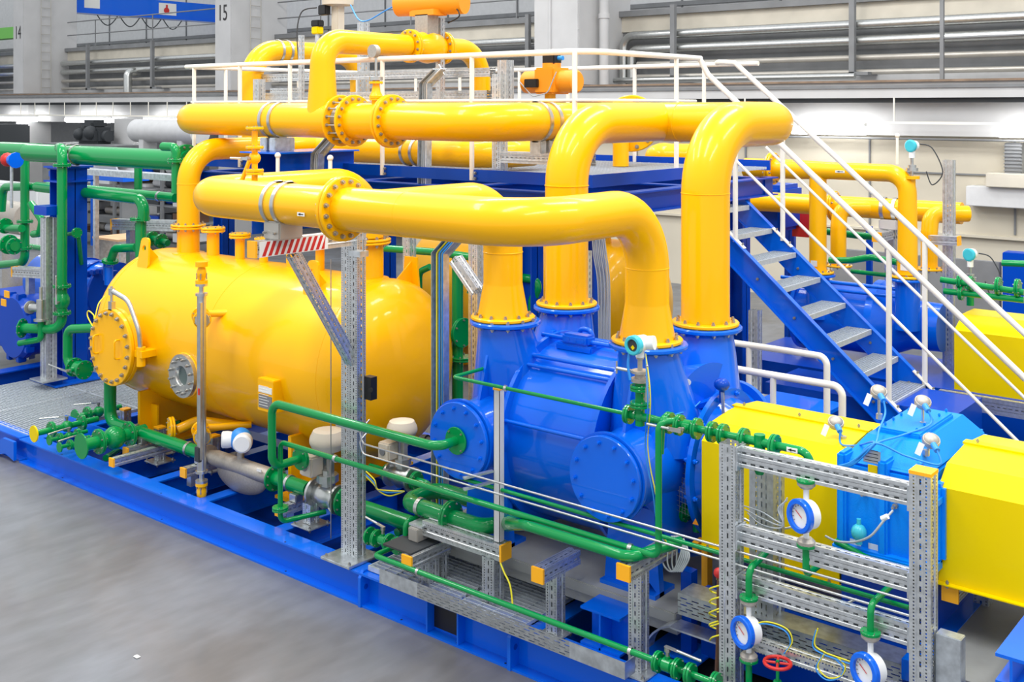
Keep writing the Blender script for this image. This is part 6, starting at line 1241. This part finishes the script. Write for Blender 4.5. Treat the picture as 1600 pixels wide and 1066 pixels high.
for i, (px, py, lab) in enumerate(((25, 424, 'pale punched rail with a yellow end left of the striped post'), (180, 350, 'punched rail with a yellow end below the flanged green elbow'))):
    c = P(px, py, Y=7.0 if i else 6.6); yy = 7.0 if i else 6.6; t = T('profile_rail', lab, 'rail', c); strut(t, c, (c.x+1.0, yy+.2, c.z+.03), .12, ends=(1, 0))
    b = MB(); b.box((c.x+.2, yy+.02, .33), (c.x+.28, yy+.1, c.z-.06)); O('leg', b, 'zinc', t)
# conveyor, racks and stored pipes in the far left
t = T('storage_rack', 'long grey storage rack with stacked profiles far behind the green pipes', 'rack', (-24, 14.5, 0)); xr0, xr1 = hx(118, 14.5), hx(300, 14.5)
zs = [P(200, y, Y=14.5).z for y in (368, 340, 315, 290, 268)]
for i, z in enumerate(zs): b = MB(); b.box((xr0, 14.4, z-.03), (xr1, 15.3, z)); O('shelf', b, 'slate' if i else 'dark', t)
for k in range(6): b = MB(); x = xr0+(xr1-xr0)*k/5; b.box((x-.04, 14.36, 0), (x+.04, 14.42, zs[-1]+.3)); O('upright', b, 'blue' if k % 2 else 'slate', t)
random.seed(3)
for i, z in enumerate(zs):
    for k in range(9):
        x = xr0+.15+(xr1-xr0-.3)*k/9; L = (xr1-xr0)/9*.85; h_ = random.uniform(.06, .26); m = random.choice(('grey_panel', 'steel', 'dark', 'cast', 'brown', 'navy')); b = MB()
        if random.random() < .5: b.box((x, 14.45, z+.001), (x+L, 15.1, z+h_))
        else: b.cyl((x, 14.7, z+.101), (x+L, 14.7, z+.101), .1, 12)
        T1('stored_profile', 'stored metal piece on the far storage rack', 'metal stock', b, m, 'stock on the far storage rack')
for i, (px, lab) in enumerate(((165, 'left'), (198, 'right'))):
    c = P(px, 255, Y=12.5); b = MB(); b.lathe(c-X_*1.6, X_, [(0, .26), (1.6, .26), (1.6, .225), (.2, .22)], 28, cap=(True, False)); T1('stored_pipe', '%s of two open grey pipe ends under the large green header' % lab, 'pipe', b, 'grey_panel', 'open grey pipe ends')
t = T('pipe_rest', 'blue trestle under the open grey pipe ends', 'trestle', P(180, 275, Y=12.5)); c = P(180, 272, Y=12.5); b = MB(); b.box((c.x-2.2, 12.2, c.z-.12), (c.x+.8, 12.8, c.z)); O('top', b, 'blue', t)
for dx in (-1.9, .5): b = MB(); b.box((c.x+dx, 12.3, 0), (c.x+dx+.1, 12.7, c.z-.12)); O('leg', b, 'slate', t)
c = P(148, 207, Y=16.5); t = T('dark_machine', 'dark rounded machine part on a bench below the first lamps', 'machine', (c.x, 16.5, c.z)); b = MB(); b.rbox(c+V(-.6, -.3, -.33), c+V(.6, .3, .15), .1); b.rbox(c+V(-.35, -.25, .1), c+V(.3, .25, .36), .08); b.cyl(c+V(-.75, 0, -.1), c+V(.75, 0, -.1), .16, 12); b.sph(c+V(.3, -.3, 0), .2, 12); b.sph(c+V(-.3, -.3, -.05), .17, 12); O('casting', b, 'dark', t); b = MB(); b.box((c.x-2, 16, 0), (c.x+2, 17, c.z-.32)); O('bench', b, 'slate', t)
c = P(196, 205, Y=17); b = MB(); b.box((c.x-.5, 16.95, 0), (c.x+.5, 17.2, c.z+.35)); T1('switch_cabinet', 'pale cabinet below the lamps behind the green header', 'cabinet', b, 'concrete_light')
c = P(255, 205, Y=16); b = MB(); b.cyl((c.x-1.2, 16, c.z), (c.x+1.6, 16, c.z), .3, 24); b.box((c.x-.8, 15.8, 0), (c.x-.6, 16.2, c.z)); b.box((c.x+.9, 15.8, 0), (c.x+1.1, 16.2, c.z)); T1('grey_vessel', 'grey horizontal vessel under the third lamp', 'vessel', b, 'grey_panel')
c = P(20, 210, Y=16); b = MB(); b.rbox((c.x-1.5, 15.5, 0), (c.x+.1, 16.5, c.z+.3), .05); T1('dark_cabinet', 'dark machine cabinet at the left edge below the lamps', 'cabinet', b, 'dark')
c = P(20, 320, Y=13); b = MB(); b.rbox((c.x-2, 13, 0), (c.x+1.2, 13.6, c.z+.5), .05); T1('white_cabinet', 'white cabinet behind the green pipes at the left edge', 'cabinet', b, 'white_plastic')
t = T('work_table', 'small table with a light wood top right of the blue column', 'table', P(178, 400, Y=9.5)); c = P(178, 370, Y=9.5); b = MB(); b.box((c.x-.3, 9.3, c.z-.03), (c.x+.45, 9.9, c.z)); O('top', b, 'wood', t)
for dx in (-.27, .4): b = MB(); b.box((c.x+dx, 9.35, 0), (c.x+dx+.04, 9.85, c.z-.03)); O('leg', b, 'zinc', t)
b = MB(); c = P(228, 400, Y=9.5); b.box((c.x-.8, 9.9, 0), (c.x+.6, 10.3, .9)); T1('wooden_box', 'wooden box behind the flanged green pipe', 'box', b, 'wood')
a, q = P(125, 266, Y=8.2), P(300, 285, Y=8.2); t = T('tray_rail', 'long grey cable tray passing behind the tank inlet pipe', 'cable tray', a); b = MB(); b.box((a.x, 8.1, a.z-.05), (q.x+3, 8.3, a.z+.03)); O('tray', b, 'zinc', t)
for px in (150, 290): c = P(px, 300, Y=8.2); b = MB(); b.box((c.x-.03, 8.17, 0), (c.x+.03, 8.23, a.z-.05)); O('leg', b, 'zinc', t)
# ================================================================ second separator behind, right of the platform legs
t2y = 11.0; a, q = P(700, 450, Y=t2y), P(1068, 450, Y=t2y); zc2 = P(900, 470, Y=t2y).z
t = T('rear_tank', 'second yellow pressure tank behind the platform legs, its round end between the two front risers', 'tank', (a.x, t2y, .5)); prof = []; b = MB(); rs = []; r_ = .8
for i in range(13): w = PI/2*i/12; prof.append((a.x-.3*math.cos(w), r_*math.sin(w)))
for i in range(13): w = PI/2*i/12; prof.append((q.x-.75+.38*math.sin(w), r_*math.cos(w)))
for x, r in prof: rs.append([V(x, t2y+max(r, .001)*math.cos(2*PI*j/56), zc2+max(r, .001)*math.sin(2*PI*j/56)) for j in range(56)])
b.rings(rs); O('shell', b, 'yellow', t)
b = MB(); c = P(955, 372, Y=t2y); b.prism([(c.x-.13, t2y-.2, zc2+.72), (c.x+.13, t2y-.2, zc2+.72), (c.x+.09, t2y-.2, zc2+1.0), (c.x-.09, t2y-.2, zc2+1.0)], (0, .03, 0)); O('lifting_eye', b, 'yellow', t)
for x in (a.x+.4, q.x-1.2): b = MB(); b.box((x-.05, t2y-.6, 0), (x+.05, t2y+.6, zc2-.5)); O('saddle', b, 'yellow', t)
b = MB(); c = P(900, 325, Y=10.3); b.tube([(a.x+.2, 10.9, 2.25), (c.x+.55, 10.9, 2.25)], .16, .2, 24); T1('rear_pipe', 'yellow pipe under the platform beam between the two rear risers', 'pipe', b, 'yellow')
# vertical yellow pipe passing through the deck
c = P(970, 245, Y=9.6); t = T('deck_pipe', 'short yellow riser on the deck topped by a bolted flange behind the discharge pipe', 'pipe', (c.x, 9.6, 2.8)); b = MB(); b.cyl((c.x, 9.6, 2.805), (c.x, 9.6, 3.3), .085, 24); O('tube', b, 'yellow', t)
c2 = P(983, 190, Y=9.7); fl(t, (c2.x, 9.75, c2.z-.02), V(.35, -.93, 0), .3, .03, 12, 'yellow')
b = MB(); a, q = P(1005, 243, Y=11.2), P(1100, 245, Y=11.2); b.sph(a+X_*.3, .16, 20, (1, 1, 1.6), X_); b.cyl(a+X_*.3, q, .15, 24); T1('rear_header', 'yellow rounded pipe end just above the far deck edge', 'pipe', b, 'yellow')
# green clutter between tank and pump
def gq(lab, pts, r, R=None, fls=()): return gp(lab, pts, r, R, fls)
gq('green level pipe behind the tank right end', [(600, 388, 7.0), (690, 395, 7.0), (752, 404, 7.0)], .033)
gq('green vertical pipe with big flanged valve behind the pump left neck', [(715, 400, 7.1), (715, 640, 7.1)], .05, None, [(722, 520, 7.1, (1, 0, 0), .13), (722, 560, 7.1, (0, 0, 1), .1)])
gq('green elbow between the first two risers', [(800, 432, 7.6), (845, 438, 7.6), (832, 470, 7.6), (832, 510, 7.6)], .04, .1)
gq('green elbow beside the bent channel behind the tank', [(672, 417, 7.2), (655, 425, 7.2), (655, 470, 7.2)], .03, .08)
gq('small green valve group under the header right of the tank', [(732, 445, 7.5), (752, 450, 7.5)], .04, None, [(738, 425, 7.5, (0, 0, 1), .09), (745, 455, 7.5, (0, 0, 1), .09)])
gq('green drain elbow at the pump foot right', [(1065, 800, 5.9), (1090, 800, 5.9), (1090, 830, 5.9)], .03, .05, [(1070, 800, 5.9, (1, 0, 0), .06)])
gq('thin green riser pipe at the blue bearing side', [(1018, 700, 5.6), (1018, 775, 5.6), (1006, 788, 5.6)], .012, .03)
# ================================================================ pump unit behind the stairs, right
YR = 11.0; rp = .093
t = T('rear_suction_pipe', 'yellow pipe behind the stairs bending down into the far blue pump', 'pipe', P(1200, 265, Y=YR)); zr = P(1300, 267, Y=YR).z; x0, x1_ = hx(1165, YR), P(1418, 267, Y=YR).x; zf = P(1418, 432, Y=YR).z
b = MB(); b.tube([(x0, YR, zr), (P(1240, 0, Y=YR).x, YR, zr), (P(1300, 0, Y=YR).x, YR, zr), (x1_, YR, zr), (x1_, YR, zf+.02)], [.105, .105, .09, .09, .1], .2, 24); O('tube', b, 'yellow', t)
fl(t, (hx(1207, YR), YR, zr), X_, .175, .024, 12, 'yellow'); fl(t, (x1_, YR, zf), Z_, .165, .022, 12, 'yellow', pair=False)
x2_ = P(1278, 300, Y=YR).x; b = MB(); b.cyl((x2_, YR, zr), (x2_, YR, P(1278, 425, Y=YR).z), .09, 24); O('drop', b, 'yellow', t); zf2 = P(1278, 425, Y=YR).z; fl(t, (x2_, YR, zf2), Z_, .165, .022, 12, 'yellow', pair=False)
for x, z in ((x2_, zf2+.1), (x1_, zf+.1)): b = MB(); b.box((x-.035, YR-.102, z-.03), (x+.035, YR-.1, z+.03)); O('sticker', b, 'paper', t)
arrow(t, V(P(1318, 268, Y=YR).x, YR-.092, zr), .05)
Y3 = 11.9; zr2 = P(1360, 325, Y=Y3).z
t = T('rear_discharge_pipe', 'lower yellow header behind the stairs ending in a flat cap on the right', 'pipe', P(1360, 325, Y=Y3)); b = MB(); b.cyl((hx(1150, Y3), Y3, zr2), (hx(1503, Y3), Y3, zr2), .115, 28); O('tube', b, 'yellow', t)
for px, zend in ((1310, 415), (1452, 420)):
    x = P(px, 380, Y=Y3-.3).x; b = MB(); b.tube([(x+.3, Y3, zr2), (x, Y3-.25, zr2), (x, Y3-.3, zr2-.2), (x, Y3-.3, P(px, zend, Y=Y3-.3).z)], .085, .18, 22); O('drop', b, 'yellow', t); fl(t, (x, Y3-.3, P(px, zend, Y=Y3-.3).z), Z_, .15, .02, 10, 'yellow', pair=False)
for px in (1382, 1400): clamp(t, (hx(px, Y3), Y3, zr2), X_, .115, w_=.04)
fl(t, (hx(1303, Y3), Y3, zr2), X_, .17, .022, 10, 'yellow')
t = T('rear_pump', 'bright blue pump behind the staircase with two yellow drops bolted on', 'pump', P(1350, 540, Y=YR+.2)); cz = P(1350, 500, Y=YR+.2).z
xa1, xb1 = P(1250, 500, Y=YR+.2).x, P(1470, 520, Y=YR+.2).x
b = MB(); b.lathe((xa1, YR+.3, cz), X_, [(0, .3), (0, .4), (.04, .4), (.04, .36), ((xb1-xa1)*.55, .36), ((xb1-xa1)*.55, .42), ((xb1-xa1)*.6, .42), ((xb1-xa1)*.66, .34), ((xb1-xa1)*.8, .25), ((xb1-xa1), .24)], 44); O('barrel', b, 'blue', t)
for x, zz in ((x2_, zf2), (x1_, zf)):
    b = MB(); b.cyl((x, YR, cz), (x, YR, zz-.04), .12, 24); O('port_neck', b, 'blue', t); fl(t, (x, YR, zz-.03), Z_, .18, .025, 12, 'blue', pair=False, name='port_flange', bolts=False)
for s in (-.25, .0): b = MB(); b.cyl((xa1-.1, YR-.05, cz+.4+s*.3), (x1_, YR-.05, cz+.4+s*.3), .02, 10); O('tie_tube', b, 'blue', t)
b = MB(); b.box((xa1-.5, YR-.35, 0), (xb1+1.5, YR+.9, cz-.45)); O('base', b, 'navy', t)
t = T('rear_guard', 'bright yellow guard of the far drive line at the right edge', 'machine guard', P(1500, 580, Y=10.7)); a = P(1491, 625, Y=10.7); q = P(1491, 490, Y=10.9); b = MB(); b.prism([(a.x, 10.7, a.z+.05), (a.x, 10.7, q.z-.12), (a.x, 10.95, q.z), (a.x, 11.3, q.z), (a.x, 11.5, q.z-.12), (a.x, 11.5, a.z+.05)], (2.2, 0, 0)); O('hood', b, 'lemon', t)
b = MB(); b.box((a.x-.02, 10.62, a.z+.03), (a.x+2.2, 10.7, a.z+.05)); O('edge_strip', b, 'lemon', t); b = MB(); b.box((a.x+.1, 10.8, 0), (a.x+2.2, 11.4, a.z+.04)); O('plinth', b, 'navy', t)
a, q = P(1468, 612, Y=10.3), P(1600, 640, Y=10.3); t = T('channel_rail', 'grey punched channel running behind the stair foot below the far guard', 'rail', a); b = MB(); b.bar((a.x, 10.3, a.z-.05), (q.x+1, 10.3, a.z-.05), .06, .14, up=Z_); O('channel', b, 'perf', t)
for x in (a.x+.3, q.x+.2): b = MB(); b.box((x, 10.27, 0), (x+.05, 10.33, a.z-.12)); O('leg', b, 'zinc', t)
# posts, valves and instruments of that unit
t = T('profile_post', 'tall punched galvanised post right of the far yellow drops', 'post', P(1483, 500, Y=11.3)); c = P(1483, 400, Y=11.4); strut(t, (c.x, 11.4, .0), (c.x, 11.4, P(1483, 250, Y=11.4).z), .1, 'post'); a = P(1458, 373, Y=11.4); q = P(1503, 375, Y=11.4); strut(t, a-Y_*.1, q-Y_*.1, .09, 'arm', ends=(0, 1))
t = T('pipe_support', 'punched support with a yellow end under the clamped lower header behind the stairs', 'support', P(1392, 380, Y=11.7)); c = P(1392, 350, Y=11.9); strut(t, (c.x, 11.9, .0), (c.x, 11.9, zr2-.22), .1, 'post'); strut(t, (c.x, 11.5, zr2-.27), (c.x, 12.1, zr2-.27), .1, 'arm', ends=(1, 0)); b = MB(); b.rbox((c.x-.1, 11.8, zr2-.22), (c.x+.1, 12.0, zr2-.11), .01); O('saddle_block', b, 'grey_panel', t)
for i, (px, py, Y, lab) in enumerate(((1425, 228, 11.0, 'turquoise-faced transmitter above the far yellow pipe'), (1516, 398, 11.2, 'turquoise-faced transmitter above the green valves on the right'))):
    c = P(px, py, Y=Y); t = T('transmitter', lab, 'transmitter', c); d_ = V(-.3, -.95, 0)
    b = MB(); b.lathe(c+V(0, .09, 0), d_, [(0, .05), (.09, .06)], 20); b.cyl(c-Z_*.12, c, .03, 10); O('housing', b, 'white_plastic', t); b = MB(); b.lathe(c, d_, [(0, .06), (.03, .064), (.035, .05)], 24); O('cover', b, 'aqua', t)
    b = MB(); b.cyl(c-Z_*.3, c-Z_*.1, .015, 8); b.lathe(c-Z_*.25, Z_, [(0, .06), (.03, .06), (.03, .04), (.06, .04)], 14); O('stem', b, 'steel', t)
    if i == 0: b = MB(); b.lathe(c-Z_*.3, -Z_, [(0, .075), (.03, .075), (.03, .035), (.14, .035)], 18); O('flange_stub', b, 'yellow', t)
    else: b = MB(); b.lathe(c-Z_*.3, -Z_, [(0, .075), (.03, .075), (.03, .035), (.2, .035)], 18); O('flange_stub', b, 'green', t)
    cable('sensor_cable', 'thin dark cable looping from the '+lab.split(' above')[0]+(' at the top' if i == 0 else ' at the bottom'), [c+V(.08, 0, .02), c+V(.2, 0, -.02), c+V(.3, 0, -.25), c+V(.2, 0, -.38), c+V(.14, 0, -.25)], .006, 'dark')
c = P(1402, 240, Y=11.2); b = MB(); b.cyl((c.x, 11.2, zr+.08), (c.x, 11.2, P(1402, 212, Y=11.2).z), .015, 8); b.sph(P(1402, 212, Y=11.2), .025, 10); T1('ball_rod', 'white upright rod with a ball end left of the upper turquoise transmitter', 'rod', b, 'white')
Yq = 10.9
gq('green level pipe of the valve row at the far right', [(1470, 437, Yq), (1600, 457, Yq)], .03, None, [(1500, 440, Yq, (1, 0, 0), .07), (1517, 443, Yq, (1, 0, 0), .07), (1560, 447, Yq, (1, 0, 0), .085), (1590, 450, Yq, (1, 0, 0), .085)])
gq('lower green pipe at the far right', [(1475, 455, Yq), (1600, 469, Yq)], .03, None, [(1502, 458, Yq, (1, 0, 0), .07)])
gq('green wavy pipe between the far yellow drops', [(1296, 407, 11.2), (1330, 407, 11.2), (1360, 402, 11.2), (1402, 410, 11.2)], .035, .2)
gq('green level pipe under the far headers', [(1292, 362, 12.2), (1340, 368, 12.2), (1385, 372, 12.2)], .04)
gq('thin green pipe low behind the far drops', [(1330, 424, 11.8), (1385, 430, 11.8)], .025)
gq('green pipes in front of the blue box at the right frame edge', [(1566, 411, 14), (1640, 414, 14)], .04)
c = P(1257, 345, Y=12.5); b = MB(); b.box((c.x-.16, 12.5, c.z-.2), (c.x+.16, 12.52, c.z+.22)); T1('red_box', 'red box behind the far yellow drops', 'box', b, 'red')
for px, lab in ((1229, 'left'), (1237, 'middle'), (1357, 'right')): c = P(px, 380, Y=12.8); b = MB(); b.box((c.x-.03, 12.8, 0), (c.x+.03, 12.86, 2.0)); T1('blue_upright', 'slim dark blue upright behind the staircase, %s of three' % lab, 'post', b, 'navy')
b = MB(); c = P(1215, 330, Y=12); b.rbox((c.x-.6, 12, c.z-.25), (c.x+.05, 12.6, c.z+.3), .05); T1('blue_hopper', 'dark teal and blue sheet hopper behind the top of the stairs', 'hopper', b, 'navy')
# pit equipment under the stairs
for i in range(4):
    z = .35+i*.16; b = MB(); b.box((-5.1, 8.6, z), (-3.9, 9.0, z+.03)); T1('steel_sheet', 'one of the grey steel trays stacked under the staircase', 'tray', b, 'zinc', 'grey trays under the staircase')
t = T('profile_post', 'punched post under the upper part of the staircase', 'post', (-4.9, 8.6, 0)); c = P(1180, 500, Y=9.0); strut(t, (c.x, 9.0, 0), (c.x, 9.0, 1.6), .09, 'post')
c = P(1250, 640, Y=8.3); t = T('blue_table', 'small bright blue steel plate on a leg behind the first yellow guard', 'table', c); b = MB(); b.box((c.x-.35, 8.2, c.z), (c.x+.25, 8.6, c.z+.03)); O('plate', b, 'blue', t); b = MB(); b.box((c.x-.1, 8.35, 0), (c.x, 8.45, c.z)); O('leg', b, 'blue', t)
b = MB(); b.box((-4.6, 9.25, 0), (-2.9, 9.95, .9)); T1('blue_block', 'dark blue machine block below the staircase', 'machine', b, 'navy')
b = MB(); b.box((-2.9, 7.5, .0), (1.5, 9.0, .25)); T1('dark_pit_floor', 'dark low platform behind the drive line', 'platform', b, 'dark')

gp('green elbow dropping from the right end of the large green header', [(255, 229, 6.35), (275, 230, 6.35), (275, 250, 6.35), (275, 302, 6.35)], .045, .1, [(275, 251, 6.35, (0, 0, 1), .085)])
c = P(18, 250, Y=6.6); t = T('red_fitting', 'small red and blue fitting at the left edge below the green header', 'fitting', c); b = MB(); b.sph(c-X_*.1, .09, 12); O('ball', b, 'red', t); b = MB(); b.cyl(c, c+X_*.1, .07, 12); b.cyl(c+X_*.1, c+V(.12, 0, -.0), .1, 12); O('body', b, 'blue', t); b = MB(); b.cyl(c+V(0, 0, -.6), c, .02, 8); O('stem', b, 'zinc', t)
t = T('pipe_stub', 'green cone stub standing on the pipe beside the small blue flange', 'pipe', P(170, 430, Y=6.9))
c = P(170, 425, Y=6.9); b = MB(); b.cyl(c-Z_*.15, c+Z_*.06, .05, 14); O('tube', b, 'blue', t)
for px in (160, 250): 
    c = P(px, 300, Y=7.0); b = MB(); b.lathe(P(px, 303.5 if px == 160 else 307, Y=7.3)-X_*.02, X_, [(0, .06), (.04, .06)], 16); T1('pipe_clip', 'steel clip on the %s stretch of the level green pipe' % ('left' if px == 160 else 'right'), 'clip', b, 'steel', 'steel clips on the level green pipes')
